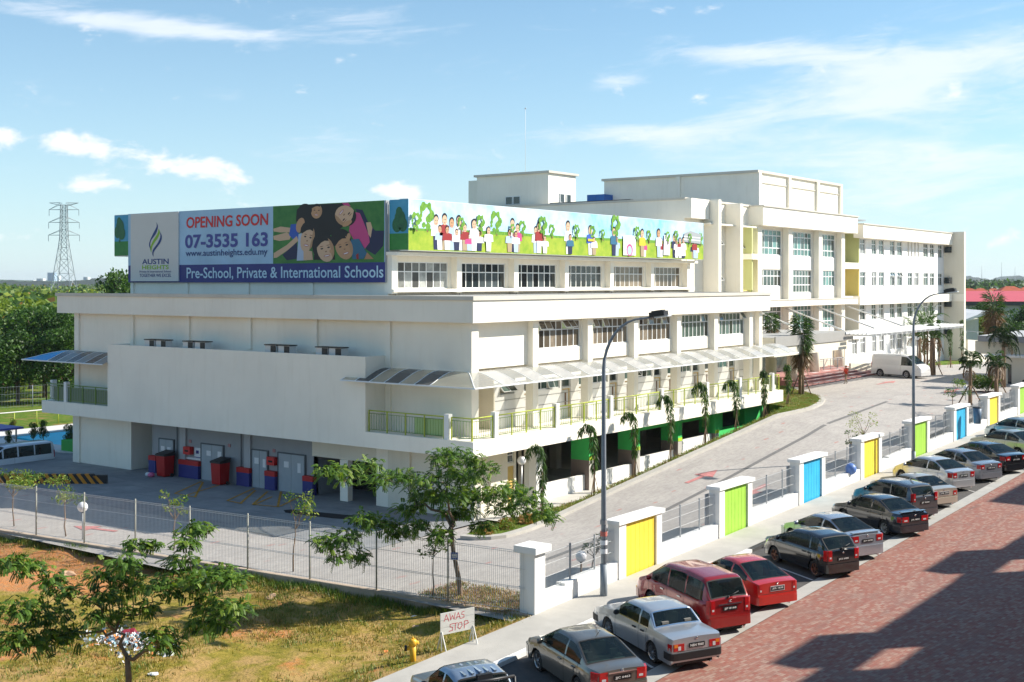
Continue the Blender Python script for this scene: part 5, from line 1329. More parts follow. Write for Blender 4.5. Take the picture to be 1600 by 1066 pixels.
q.box(-.13, -.008, -.13, .13, .008, .13, mat('notice_blue', (.08, .12, .4), .5), M4); q.box(-.09, -.012, -.05, .09, -.008, .07, PAPER, M4); q.box(-.10, -.013, -.02, .06, -.012, .0, mat('notice_blue', (.08, .12, .4), .5), M4); tg.location = o_; LOC[tg.name] = o_; q.build('board', tg)
# tree at the lower left corner
b1 = P(199, 1105, z=-.35); Y1 = .805 * b1.x + .593 * b1.y; px = lambda u, v, dy=0: Vector(clump(u, v, dy, 1, 1, Y1)[:3])
cl = [(15, 880, -.6, 26, 14), (45, 885, .2, 26, 12), (80, 905, .4, 24, 16), (100, 925, -.6, 22, 13), (30, 950, -1, 34, 20), (70, 960, 0, 40, 24), (15, 1000, -1.2, 28, 20), (60, 1000, -.5, 40, 24), (105, 990, .2, 26, 22), (170, 900, .3, 32, 24), (195, 880, -.3, 26, 14), (205, 915, .7, 28, 20),
      (160, 935, -.5, 26, 18), (180, 960, .4, 22, 14), (215, 850, .8, 20, 10), (240, 850, 1, 14, 8), (300, 830, .5, 22, 13), (290, 850, -.4, 20, 13), (318, 825, .8, 14, 10), (285, 880, .3, 26, 16), (255, 915, -.3, 26, 18), (290, 920, .5, 30, 18), (320, 905, -.5, 30, 16),
      (345, 895, .6, 28, 14), (365, 905, -.2, 22, 12), (330, 945, .2, 34, 18), (365, 950, -.5, 28, 16), (315, 975, .5, 22, 16), (345, 975, -.3, 22, 14), (250, 995, -1, 26, 16), (265, 1005, .2, 20, 14), (145, 965, -.9, 18, 14), (230, 950, .4, 20, 12)]
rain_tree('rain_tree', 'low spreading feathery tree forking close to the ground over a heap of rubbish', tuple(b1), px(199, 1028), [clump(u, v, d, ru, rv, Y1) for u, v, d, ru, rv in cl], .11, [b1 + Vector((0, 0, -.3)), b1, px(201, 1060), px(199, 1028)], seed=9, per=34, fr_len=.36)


def sapling(label, u, v, h, sp, mats, seed, zf=None, group='saplings inside the mesh fence', n=420, sz=.16):
    rng = np.random.default_rng(seed); p = Vector(on_drive(u, v)) if zf is None else P(u, v, z=zf); t = thing('sapling', label, 'young tree', tuple(p), group)
    q = MB(); top = p + Vector((rng.normal() * .1, rng.normal() * .1, h * .62)); q.tube(limb_path(p, top, 0, 4, .04, rng), [.035, .03, .026, .022, .02], BARK, 6); q.build('trunk', t)
    q = MB(); cl = []
    for k in range(6):
        a = rng.uniform(0, 6.28); e = top + Vector((math.cos(a) * sp * rng.uniform(.4, 1), math.sin(a) * sp * rng.uniform(.4, 1), h * rng.uniform(-.02, .38)))
        q.tube(limb_path(top - Vector((0, 0, h * .1)), e, .05, 4, .1, rng), [.018, .014, .011, .009, .006], BARK, 5, False); cl.append((e.x, e.y, e.z, sp * .45, sp * .45, h * .09))
    q.build('branches', t)
    me = crown_mesh('foliage', [(c[0] - p.x, c[1] - p.y, c[2] - p.z, *c[3:]) for c in cl], n, sz, mats, np.full(len(mats), 1 / len(mats)), rng, .35, .1, .5)
    o = bpy.data.objects.new('foliage', me); COL.objects.link(o); o.parent = t; return t


sapling('leafy sapling inside the mesh fence beside the left globe lamp', 103, 838, 2.7, .9, [LF2, LF3], 21)
sapling('bushy sapling at the very left edge behind the mesh fence', 22, 822, 2.6, 1.3, [LF2, LF3, LFY], 22, n=900)
sapling('thin sapling behind the fence above the crown of the left feathery tree', 272, 858, 2.3, .6, [LF2, LFY], 23, n=200)
sapling('slim sapling against a fence post below the dark drain slot', 458, 893, 3.0, .75, [LF2, LFY], 24, n=260)
sapling('nearly bare sapling left of the slender feathery tree trunk', 676, 934, 2.7, .6, [LF2, LFY], 25, n=200)
sapling('thin sapling behind the near street lamp and first mesh bay', 922, 905, 1.7, .45, [LF2, LF1], 26, n=140)
sapling('sparse dry sapling left of the far street lamp above the wall', 1350, 716, 2.4, .9, [LFY, mat('pale_dry_leaf', (.42, .40, .26), .7)], 27, n=380, sz=.11)
sapling('small open shrub by the second blue panel, inside the wall', 1489, 648, 2.2, 1.0, [LF2, LF3], 28, n=420)
sapling('small sapling over the yellow panel right end, below the far street lamp', 1330, 722, 1.6, .35, [LF2, LF1], 29, n=130)


def frond_quads(st, d, L_, bend, rng, nl=16, lw=.028, ll=.30, hang=.5):
    out = []; d = unit(np.array(d, float)); p = np.array(st, float); seg = L_ / nl; side = unit(np.cross(d, [0, 0, 1]) + 1e-6)
    tng = d.copy()
    for k in range(nl):
        tng = unit(tng + np.array([0, 0, -bend / nl])); q = p + tng * seg
        g = k / nl; l_ = ll * math.sin(math.pi * min(.97, g * .85 + .15)) ** .6
        out.append((p + side * .012, q + side * .01, q - side * .01, p - side * .012))
        if k > 1:
            for sg in (-1, 1):
                dd = unit(side * sg + tng * .55 + np.array([0, 0, -hang]) + rng.normal(size=3) * .1); wv = unit(np.cross(dd, side) + 1e-6) * lw
                md = p + dd * l_ * .5; out.append((p, md + wv, p + dd * l_, md - wv))
        p = q
    return out


def tied_palm_mesh(h, lean, seed):
    """young palm whose fronds were tied up and now flop over on one side"""
    rng = np.random.default_rng(seed); tr = h * .70; q = MB()
    q.tube([(0, 0, -.25), (.02, 0, tr * .5), (lean * .1, -lean * .1, tr)], [.055, .045, .04], BARKP, 7)
    for a in (0, 2.1, 4.2): q.tube([(math.cos(a) * .34, math.sin(a) * .34, -.1), (.02, 0, tr * .45)], .018, BARKP, 5)
    tm = q.mesh('trunk')
    Q = []; mi = []
    for k in range(30):
        up = k < 14; z0 = tr * rng.uniform(.72, 1.0)
        if up: a = rng.uniform(1.6, 4.0); d = (math.cos(a) * .12 + lean * .17, math.sin(a) * .12 + .04, 1); f = frond_quads((lean * .1, -lean * .1, z0), d, h * rng.uniform(.34, .48), rng.uniform(4.2, 6.5), rng, 14, .036, .16, .7)
        else: a = rng.uniform(0, 6.28); z0 = tr * rng.uniform(.55, .95); d = (math.cos(a) * .35, math.sin(a) * .35, rng.uniform(.0, .9)); f = frond_quads((0, 0, z0), d, h * rng.uniform(.16, .26), rng.uniform(5, 8), rng, 11, .036, .17, .9)
        Q += f; mi += [0 if k % 2 else 1] * len(f)
    return tm, fast_mesh('fronds', np.array(Q), 4, [LFX, LF1], np.array(mi))


def big_palm(label, p, h, trunk_r, nf, fl, seed, dry=.35, bend=3.2, props=True, group='transplanted palms', up=1.1, mats=(0, 1)):
    nf = int(nf * 1.3)
    rng = np.random.default_rng(seed); t = thing('palm_tree', label, 'palm', tuple(p), group); tr = h * .62
    q = MB(); q.tube([(p[0], p[1], p[2] - .3), (p[0], p[1], p[2] + tr * .5), (p[0] + .05, p[1], p[2] + tr)], [trunk_r * 1.2, trunk_r, trunk_r * .9], BARKP, 10); q.build('trunk', t)
    if props:
        for a in (.4, 1.97, 3.5, 5.1):
            q = MB(); q.tube([(p[0] + math.cos(a) * .95, p[1] + math.sin(a) * .95, p[2] - .1), (p[0] + math.cos(a) * trunk_r, p[1] + math.sin(a) * trunk_r, p[2] + 1.5)], .05, BARKP, 6); q.build('support_pole', t)
    Q = []; mi = []
    for k in range(nf):
        dr = rng.random() < dry; a = rng.uniform(0, 6.28); z0 = tr + rng.uniform(-.1, .1) * h if not dr else tr * rng.uniform(.8, 1.0)
        spread = rng.uniform(.08, .38) if not dr else rng.uniform(.2, .4)
        f = frond_quads((math.cos(a) * trunk_r * .6, math.sin(a) * trunk_r * .6, z0), (math.cos(a) * spread, math.sin(a) * spread, up if not dr else .25), fl * rng.uniform(.8, 1.15) * (.9 if dr else 1), bend * rng.uniform(.7, 1.2) * (1.5 if dr else 1), rng, 18, .035, .36, .55)
        Q += f; mi += [2 if dr else (mats[0] if rng.random() < .6 else mats[1])] * len(f)
    me = fast_mesh('fronds', np.array(Q), 4, [LF1, LF2, LFD, LFX], np.array(mi)); o = bpy.data.objects.new('fronds', me); COL.objects.link(o); o.parent = t
    return t


def blades(path, rad, n, L_, W_, rng, m, hang, out=1.0):
    """long narrow leaf blades around a spine; m(f) gives the material for height fraction f"""
    Q, mi = [], []; path = [np.array(p, float) for p in path]; k = len(path) - 1
    for _ in range(n):
        f = rng.random(); g = f * k; i = min(int(g), k - 1); c = path[i] * (1 - (g - i)) + path[i + 1] * (g - i); r_ = np.interp(f, np.linspace(0, 1, len(rad)), rad)
        d = unit(rng.normal(size=3) * [1, 1, .5]); st = c + d * r_ * rng.random() ** .5 * .8; h_ = np.interp(f, [0, 1], hang); dd = unit(d * [1, 1, .3] * out + np.array([0, 0, h_]) + rng.normal(size=3) * .25); l_ = L_ * rng.uniform(.6, 1.2)
        sd = unit(np.cross(dd, rng.normal(size=3))) * W_; md = st + dd * l_ * .5 + np.array([0, 0, .04 * l_]); tip = st + dd * l_ + np.array([0, 0, -.25 * l_])
        Q.append((st, md + sd, tip, md - sd)); mi.append(m(f, rng))
    return Q, mi


def brush_palm(label, p, h, r_t, rad, n, seed, green=.5, props=False, z_lo=.45, L_=.7, mats=(3, 0, 1)):
    """transplanted palm with its crown tied up like a brush, dry skirt below"""
    rng = np.random.default_rng(seed); t = thing('palm_tree', label, 'palm', tuple(p), 'transplanted palms')
    q = MB(); q.tube([(p[0], p[1], p[2] - .3), (p[0], p[1], p[2] + h * .4), (p[0], p[1], p[2] + h * .8)], [r_t * 1.15, r_t, r_t * .8], BARKP, 9); q.build('trunk', t)
    if props:
        for a in (.4, 1.97, 3.5, 5.1): q = MB(); q.tube([(p[0] + math.cos(a) * .8, p[1] + math.sin(a) * .8, p[2] - .1), (p[0] + math.cos(a) * r_t, p[1] + math.sin(a) * r_t, p[2] + 1.6)], .045, BARKP, 6); q.build('support_pole', t)
    def mm(f, g): return 2 if f < 1 - green + g.normal() * .08 else (mats[0] if g.random() < .35 else mats[1] if g.random() < .7 else mats[2])
    mm2 = lambda f, g: {0: 0, 1: 1, 2: 2, 3: 3}[mm(f, g)] if mm(f, g) != 2 or f < 1 - green + .1 else 0
    Q, mi = blades([(0, 0, h * z_lo), (.03, 0, h * .72), (0, .03, h * .96)], rad, n, L_, .035, rng, mm2, (-1.1, .55))
    me = fast_mesh('fronds', np.array(Q), 4, [LF1, LF2, LFD, LFX], np.array(mi)); o = bpy.data.objects.new('fronds', me); COL.objects.link(o); o.parent = t
    return t


def flop_palm_mesh(h, lean, seed):
    rng = np.random.default_rng(seed); q = MB(); tr = h * .62
    q.tube([(0, 0, -.25), (.02, 0, tr * .5), (0, 0, tr)], [.055, .045, .04], BARKP, 7)
    for a in (0, 2.1, 4.2): q.tube([(math.cos(a) * .3, math.sin(a) * .3, -.1), (.02, 0, tr * .5)], .018, BARKP, 5)
    tm = q.mesh('trunk'); g = lambda f, r: 3 if r.random() < .15 else (0 if r.random() < .55 else 1)
    x = lean; Q, mi = blades([(0, 0, h * .34), (.02, 0, h * .6), (-x * .08, 0, h * .9), (-x * .22, 0, h * .97)], [.10, .17, .16, .11], 340, .32, .024, rng, g, (-1.6, -.9), .8)
    Q2, m2 = blades([(-x * .12, 0, h * .96), (-x * .35, 0, h * 1.0), (-x * .62, .05, h * .93), (-x * .72, .08, h * .84)], [.10, .12, .10, .06], 130 if lean > .5 else 50, .28, .022, rng, g, (-.9, -1.6), .7)
    return tm, fast_mesh('fronds', np.array(Q + Q2), 4, [LF1, LF2, LFD, LFX], np.array(mi + m2))


plab = ['first young palm from the near end of the strip, beside the white corner column', 'second young palm along the ramp strip, seen against the near street lamp', 'third young palm along the ramp strip, in front of a green column',
        'fourth young palm along the ramp strip, before the third green column', 'fifth young palm along the ramp strip, leaning left over the white balcony edge', 'sixth young palm along the ramp strip, in front of the green end wall',
        'seventh young palm along the ramp strip, at the end of the balcony', 'last young palm of the strip, on the grass by the globe lamp']
for i, (u, v, vt) in enumerate([(847, 800, 692), (928, 773, 663), (992, 743, 643), (1048, 717, 615), (1102, 692, 595), (1150, 670, 591), (1194, 650, 575), (1231, 637, 575)]):
    p = P(u, v, t=32.9 if i < 7 else 34.0); p.z = sz_(p.x, 32.9, 32.3, 33.5) - .05; Y = .805 * p.x + .593 * p.y; h = (v - vt) / F * Y + .15
    tm, fm = flop_palm_mesh(h, 1.0 if i not in (6, 7) else .25, 40 + i); t = thing('young_palm', plab[i], 'palm', tuple(p), 'young palms along the ramp strip')
    for nm, me in (('trunk', tm), ('fronds', fm)): o = bpy.data.objects.new(nm, me); COL.objects.link(o); o.parent = t
    t.rotation_euler = (0, 0, R(-53) + random.uniform(-.35, .35))


def Z(p, z): return (p.x, p.y, z)
brush_palm('large shaggy palm with wooden props on the grass at the driveway bend', Z(P(1252, 620, z=2.6), 2.6), 5.9, .2, [.2, .42, .42], 1250, 61, .72, True, .42, .85)
brush_palm('slim brown palm with a narrow browning crown left of the entrance porch', Z(P(1206, 612, z=2.6), 2.6), 6.1, .11, [.15, .32, .38], 800, 62, .38, False, .5, .6)
big_palm('dark palm with drooping crown just left of the guardhouse', Z(P(1516, 636, z=2.2), 2.2), 5.0, .13, 22, 1.15, 63, .15, 4.2, True, mats=(3, 0))
brush_palm('tall palm with brown tied-up crown behind the guardhouse roof', Z(P(1553, 590, z=2.4), 2.4), 7.6, .28, [.35, .6, .75], 1500, 64, .38, True, .4, .9)
big_palm('short dark palm in front of the guardhouse wall', Z(P(1557, 622, z=2.1), 2.1), 4.2, .16, 24, 1.5, 65, .35, 4.0, True, mats=(3, 0))
big_palm('very dark drooping palm crown over the guardhouse roof at the right edge', Z(P(1568, 612, z=2.2), 2.2), 6.5, .17, 34, 2.0, 66, .05, 4.6, False, mats=(3, 3))
big_palm('palm with props directly right of the parked white van', Z(P(1457, 587, z=2.55), 2.5), 5.6, .26, 26, 1.9, 67, .45, 3.4, True)
for i, (u, v, h, nf, lb) in enumerate([(1409, 568, 6.4, 14, 'open green palm left of the van roof, behind the louvred canopy'), (1419, 570, 4.6, 14, 'brownish palm just right of the open green palm by the wing wall'), (1428, 571, 5.2, 16, 'middle palm of the cluster behind the white van'),
                                       (1449, 573, 6.6, 18, 'taller green palm right of the far street lamp against the wing wall')]):
    p = P(u, v, z=2.2); big_palm(lb, (p.x, min(p.y, 42.6), 2.2), h, .10, nf, 2.6, 70 + i, .3, 2.3, False, 'palms in front of the right wing', .9)
for i, (u, v, h, lb) in enumerate([(1485, 573, 4.0, 'small palm on the bank at the far end of the right wing'), (1503, 567, 4.8, 'small palm beside the far fin wall above the bank'), (1395, 566, 4.3, 'short palm behind the rear of the white van'), (1445, 572, 4.4, 'short dark palm right of the cluster against the wing wall'), (1467, 572, 5.0, 'narrow palm by the last ground floor windows of the right wing')]):
    p = P(u, v, z=2.3); tm, fm = flop_palm_mesh(h, .6, 80 + i); t = thing('young_palm', lb, 'palm', (p.x, min(p.y, 43), 2.2), 'small palms by the right wing')
    for nm, me in (('trunk', tm), ('fronds', fm)): o = bpy.data.objects.new(nm, me); COL.objects.link(o); o.parent = t


def broad_tree_mesh(h, w, seed, mats, wts, n=4200, leaf=.34, trunk=True, flat=.75):
    rng = np.random.default_rng(seed); cl = []
    nc = 16
    for k in range(nc):
        z = rng.uniform(.28, .93); rr = w * .5 * math.sqrt(max(.05, 1 - ((z - .5) / .55) ** 2)); a = rng.uniform(0, 6.28); d = rr * rng.uniform(.25, .8)
        s_ = w * rng.uniform(.15, .26); cl.append((math.cos(a) * d, math.sin(a) * d, h * z, s_, s_, s_ * flat))
    cl.append((0, 0, h * .6, w * .27, w * .27, h * .28))
    me = crown_mesh('crown', cl, n, leaf, mats, wts, rng, .7, .7)
    q = MB(); q.tube([(0, 0, -1), (0, 0, h * .3), (.1, 0, h * .6)], [w * .035, w * .028, w * .015], BARKD, 7)
    for c in cl[:6]: q.tube([(0, 0, h * .3), (c[0] * .6, c[1] * .6, c[2] * .8), (c[0], c[1], c[2])], [w * .018, w * .012, w * .006], BARKD, 5, False)
    return q.mesh('trunk'), me


kinds = [broad_tree_mesh(9, 7.5, 101, [LF1, LFX, LF2], [.5, .25, .25], 5200), broad_tree_mesh(8, 7, 102, [LF1, LF2, LFX], [.4, .4, .2], 4800), broad_tree_mesh(7, 6.5, 103, [LF3, LF2, LFY], [.45, .3, .25], 4200), broad_tree_mesh(6.5, 6, 104, [LF2, LF3, LFO], [.4, .4, .2], 4000)]
for tm, cm in kinds: tm.name = 'tree_trunk_mesh'; cm.name = 'tree_crown_mesh'


def put_tree(kind, x, y, z, s, label, group='trees beyond the pool', sz=None):
    t = thing('broadleaf_tree', label, 'tree', (x, y, z), group)
    t.scale = (s, s, sz or s); t.rotation_euler = (0, 0, random.uniform(0, 6.28))
    for nm, me in zip(('trunk', 'crown'), kinds[kind]): o = bpy.data.objects.new(nm, me); COL.objects.link(o); o.parent = t
    return t


def place(u, Y): X = (u - 800) / F * Y; return .593 * X + .805 * Y, -.805 * X + .593 * Y
TL = [(70, 118, 0, 1.02, 'big dark green tree left of the gable, tallest of the near trees'), (28, 112, 1, .9, 'dark green tree at the left edge beside the biggest one'), (104, 113, 0, .82, 'dark tree touching the left gable wall behind the blue canopy'), (95, 124, 1, .95, 'round green tree behind the blue canopy corner'),
      (-10, 114, 2, .9, 'yellow green tree cut by the left edge of the frame'), (48, 128, 1, 1.1, 'mid green tree just behind the biggest dark tree'), (10, 130, 2, 1.05, 'lighter green tree rising at the left edge'), (118, 135, 1, 1.1, 'green tree half hidden by the gable wall'),
      (190, 150, 0, 1.0, 'dark tree standing above the roof at the left end of the banner hall'), (150, 150, 2, 1.0, 'yellow green tree above the roof slab left of the banners'),
      (85, 150, 2, 1.2, 'broad yellow green tree in the middle distance on the left'), (40, 160, 3, 1.35, 'olive tree with brownish patches in the left middle distance'), (5, 165, 2, 1.4, 'large light green tree behind the left edge trees'), (125, 170, 3, 1.35, 'olive tree behind the yellow green ones near the gable')]
for u, Y, k, s_, lb in TL:
    x, y = place(u, Y); put_tree(k, x, y, -.8, s_, lb, sz=1.42 if u == 190 else None)
# far wood on the left and low bushland: nobody could count it
rng = np.random.default_rng(77); cl = []; 
for k in range(900):
    u = rng.uniform(-260, 420); Y = 175 + 700 * rng.random() ** 1.6; x, y = place(u, Y); hh = rng.uniform(4.5, 8.2) + min(2.2, Y * .0035); r_ = rng.uniform(3.5, 6.5) * (1 + Y / 900)
    cl.append((x, y, hh - r_ * .5, r_, r_, r_ * .55))
me = crown_mesh('far_wood', cl, 70000, 1.5, [LF2, LF3, LFY, LF1, LFO], [.28, .30, .18, .19, .05], rng, .8, .8)
o = bpy.data.objects.new('far_wood', me); COL.objects.link(o); stuff(o); tag(o, 'sea of green and yellowish treetops reaching to the far horizon at left', 'woodland')
cl = []
for k in range(420):
    u = rng.uniform(1400, 2000); Y = 380 + 1300 * rng.random(); x, y = place(u, Y); hh = rng.uniform(6, 9) + Y * .0042; r_ = rng.uniform(6, 11)
    cl.append((x, y, hh - r_ * .5, r_, r_, r_ * .6))
me = crown_mesh('far_tree_belt', cl, 26000, 2.4, [LFX, LF1, LF2], [.4, .4, .2], rng, .8, .8)
o = bpy.data.objects.new('far_tree_belt', me); COL.objects.link(o); stuff(o); tag(o, 'belt of dark trees behind the red roofs on the right horizon', 'woodland')
# bushes by the pool
for i, (u, v, s_, lb) in enumerate([(14, 700, .28, 'small bush behind the minibus roof at the left edge'), (52, 690, .30, 'dark shrub standing in front of the pool, left one'), (68, 690, .34, 'dark shrub in front of the pool, right one'), (108, 703, .38, 'dark shrub by the gable wall in front of the pool'), (20, 676, .35, 'pale shrub on the pool deck at left')]):
    p = P(u, v, z=0); put_tree(0 if i != 4 else 3, p.x, p.y, -.1, s_ * .3, lb, 'shrubs by the pool', sz=s_ * (.5 if i in (1, 2) else .5))
for i, (u, Y, s_, lb) in enumerate([(1540, 175, .95, 'light green bush beside the small white building'), (1572, 165, .7, 'green bush behind the guardhouse roof'), (1600, 170, .9, 'green bush at the right edge below the factory'), (1530, 190, .9, 'green tree against the factory wall, left one')]):
    x, y = place(u, Y); put_tree(2 if i == 0 else 1, x, y, .5, s_, lb, 'bushes in front of the factory')

# grass tufts in the field, ground cover in the strip: uncountable
def tufts(name, pts, n, size, mats, wts, rng, lab, hgt=.12):
    pts = np.array(pts); k = rng.integers(0, len(pts), n); C = pts[k] + rng.normal(size=(n, 3)) * [.16, .16, 0]
    a = rng.uniform(0, 6.28, n); d = np.stack([np.cos(a), np.sin(a), np.zeros(n)], 1); tip = C + d * (size * rng.uniform(.2, 1, n))[:, None] * .6 + np.stack([np.zeros(n), np.zeros(n), hgt * rng.uniform(.5, 1.4, n)], 1)
    s_ = np.stack([-d[:, 1], d[:, 0], np.zeros(n)], 1) * .018
    V = np.stack([C - s_, C + s_, tip], 1)
    base = rng.choice(len(mats), len(pts), p=wts)
    o = bpy.data.objects.new(name, fast_mesh(name, V, 3, mats, base[k])); COL.objects.link(o); stuff(o); tag(o, lab, 'grass'); return o


rng = np.random.default_rng(5); pts = []
while len(pts) < 5200:
    y = rng.uniform(23.4, 62); x = fence_x(y) - .25 - rng.random() ** 1.3 * 20
    nv = math.sin(x * .9 + 1.3 * math.sin(y * .5)) + math.sin(y * .8 + x * .3) + rng.normal() * .5
    if nv > -.3 and not (y > 38 and x > 24 and rng.random() < .8): pts.append((x, y, field_z(x, y) - .02))
GR1 = leafmat('grass_green', (.10, .16, .018), (.16, .21, .03), .2); GR2 = leafmat('grass_dry', (.38, .26, .07), (.30, .23, .06), .2); GR3 = leafmat('grass_olive', (.18, .19, .025), (.25, .21, .04), .2)
tufts('field_grass', pts, 90000, .16, [GR1, GR2, GR3], [.28, .40, .32], rng, 'patchy rough grass on the soil field in the foreground', .11)
pts = [(x, y, field_z(x, y) - .02) for y in np.arange(23.6, 70, .12) for x in [fence_x(y) - rng.uniform(.12, .5)] if rng.random() < .75]
tufts('plinth_grass', pts, 14000, .2, [GR1, LF2, GR3], [.45, .3, .25], rng, 'taller green weeds along the foot of the concrete plinth', .2)
pts = []
for x in np.arange(41.8, 88, .11):
    a, c = by_x(outer[1:], x), by_x(inner, x)
    for _ in range(3 if x < 77 else 12): y = rng.uniform(a + .1, c); pts.append((x, y, sz_(x, y, a, c)))
tufts('strip_grass', pts, 42000, .12, [leafmat('strip_green', (.12, .20, .02), (.17, .24, .03), .2), GR3, leafmat('strip_brown', (.30, .17, .05), (.25, .15, .05), .2)], [.5, .3, .2], rng, 'low green ground cover in the planted strip beside the ramp', .07)
pts = [(x, y, .1) for x, y in ((rng.uniform(fence_x(27) + .1, 34.8), rng.uniform(23.9, 28)) for _ in range(500))]
tufts('corner_weeds', pts, 6000, .15, [GR2, leafmat('dry_red_litter', (.28, .13, .07), (.33, .2, .12), .1), GR1], [.35, .45, .2], rng, 'dry weeds and litter inside the fence corner by the pier', .08)
cl = [(x, y, .22, .35, .35, .18) for x, y in [(41.9 + .5 * i, 32.3 + (i % 3) * .35) for i in range(9)]]
me = crown_mesh('ground_cover', cl, 2500, .12, [LFO, LF3, leafmat('bronze_leaf', (.35, .2, .06), (.3, .15, .05))], [.4, .2, .4], rng, .6, .4); o = bpy.data.objects.new('ground_cover', me); COL.objects.link(o); stuff(o); tag(o, 'orange brown ground cover plants at the near tip of the strip', 'plants')
# potted plants by the guardhouse
for i, (u, v) in enumerate([(1524, 618), (1532, 618), (1540, 619), (1548, 618), (1554, 619)]):
    p = P(u, v, z=2.2); t = thing('potted_plant', ['leftmost potted plant in the row before the guardhouse', 'second potted plant from the left before the guardhouse', 'middle potted plant before the guardhouse', 'fourth potted plant from the left before the guardhouse', 'rightmost potted plant beside the short dark palm'][i], 'potted plant', (p.x, p.y, 2.2), 'potted plants by the guardhouse')
    q = MB(); q.tube([(p.x, p.y, 2.1), (p.x, p.y, 2.55)], [.2, .26], mat('brown_pot', (.12, .05, .04), .6), 10); q.build('pot', t)
    me = crown_mesh('foliage', [(0, 0, 1.1, .5, .5, .55), (.2, .1, .8, .4, .4, .4)], 420, .2, [LF2, LF3, LF1], [.4, .3, .3], rng, .35, .2, .4); o = bpy.data.objects.new('foliage', me); COL.objects.link(o); o.parent = t

# ================================================================ STREET FURNITURE, SIGNS, SMALL THINGS
def street_lamp(label, x, y, z, h, arm, group='street lamps'):
    t = thing('street_lamp', label, 'street lamp', (x, y, z), group)
    q = MB(); pth = [(x, y, z - .2), (x, y, z + h * .5), (x, y, z + h * .80)]; rad = [.10, .082, .066]
    for k in range(1, 9):
        a = k / 8 * math.pi / 2; pth.append((x, y - arm * .9 * (1 - math.cos(a)), z + h * .80 + h * .185 * math.sin(a))); rad.append(.064 - .004 * k)
    pth.append((x, y - arm * 1.12, z + h * .992)); rad.append(.038)
    q.tube(pth, rad, LAMPG, 10); q.tube([(x, y, z - .2), (x, y, z + 1.1)], [.13, .125], LAMPG, 10); q.build('pole', t)
    q = MB(); e = Vector((x, y - arm * 1.12, z + h * .995))
    M4 = Matrix.Translation(e) @ Matrix.Rotation(R(-8), 4, 'X')
    q.box(-.15, -.5, -.04, .15, .08, .12, BLACK, M4); q.box(-.11, -.42, .12, .11, .0, .16, BLACK, M4); q.build('lamp_head', t)
    q = MB(); q.box(-.13, -.62, -.09, .13, -.1, -.04, mat('lamp_lens', (.55, .57, .58), .15), M4); q.build('lens', t)
    return t


street_lamp('tall grey street lamp standing on the near footpath beside the silver old sedan', 35.95, 22.55, zst(36) + .12, 9.75, 1.75)
street_lamp('grey street lamp farther down the footpath in front of a lime green panel', 66.0, 21.75, zst(66) + .12, 9.75, 1.55)
q = MB()
for z, c in ((2.2, mat('sticker_red', (.5, .15, .12), .6)), (1.9, PAPER), (2.6, mat('sticker_grey', (.3, .3, .3), .6)), (1.6, PAPER)): q.tube([(35.95, 22.55, z + .06), (35.95, 22.55, z + .22)], .124, c, 10, False)
sl_ = [o for o in bpy.data.objects if o.name == 'street_lamp'][0]; LOC['street_lamp'] = Vector(sl_.location); q.build('sticker', sl_)

GL = mat('opal_globe', (.80, .80, .82), .25)
def globe(label, x, y, z, h, r_=.2, post=METAL):
    t = thing('globe_lamp', label, 'globe lamp', (x, y, z), 'globe lamps')
    q = MB(); q.tube([(x, y, z - .1), (x, y, z + h - r_ * .9)], .035, post, 8); q.tube([(x, y, z + h - r_ * 1.05), (x, y, z + h - r_ * .8)], [.06, .11], BLACK, 10); q.build('post', t)
    q = MB(); q.ball((x, y, z + h), r_, GL, 20, 12); q.build('globe', t)
p = P(129, 843, z=.03); globe('white globe lamp inside the mesh fence at the left', p.x, p.y, 0, 1.42, .22)
globe('white globe lamp by the doorway at the building corner', *P(815, 790, t=34.4).xy, .25, 2.25, .21)
p = P(908, 915, z=.1); globe('low white globe lamp behind the first mesh bay right of the corner pier', p.x, p.y, .1, 1.05, .2, BARKD)
p = P(1236, 612, z=2.65); globe('small globe lamp on the grass at the end of the balcony', p.x, p.y, 2.65, 3.2, .2)
p = P(1509, 634, z=2.0); globe('globe lamp beside the dark palm left of the guardhouse', p.x, p.y, 2.0, 1.25, .22)
p = P(1392, 570, z=2.3); globe('globe lamp in front of the right wing above the van', p.x, 42, 2.3, 2.9, .22)

# hand-painted warning board
t = thing('warning_sign', 'white wooden board with red hand-painted words on trestle legs in the grass', 'sign', (29.9, 24.3, -.3))
SGW = mat('whitewashed_boards', (.66, .65, .60), .8, .1, 4, .2, 30); SRED = mat('brushed_red_paint', (.55, .06, .08), .7)
sa = P(688, 992, z=.42); sb = P(740.5, 978, z=.42)
Ys = .805 * sa.x + .593 * sa.y
sa = Vector(clump(688, 992, 0, 1, 1, Ys)[:3]); sb = Vector(clump(741, 978.5, .55, 1, 1, Ys)[:3]); sa.z = .40; sb.z = .46
hh = .66; d = sb - sa
q = MB(); nrm = Vector((d.y, -d.x, 0)).normalized() * .012; rows = 3
for k in range(3):
    lo, hi = hh * k / 3 + .004, hh * (k + 1) / 3 - .004; z_ = Vector((0, 0, 1)); vs = [sa + z_ * lo, sb + z_ * lo, sb + z_ * hi, sa + z_ * hi]; k_ = nrm * (1 + .1 * k)
    q.add([v + k_ for v in vs] + [v - k_ for v in vs], [(0, 1, 2, 3), (5, 4, 7, 6), (0, 4, 5, 1), (1, 5, 6, 2), (2, 6, 7, 3), (3, 7, 4, 0)], SGW)
q.build('board', t)
q = MB(); du = d.normalized(); W_ = d.length; zt2 = Vector((0, 0, 1))
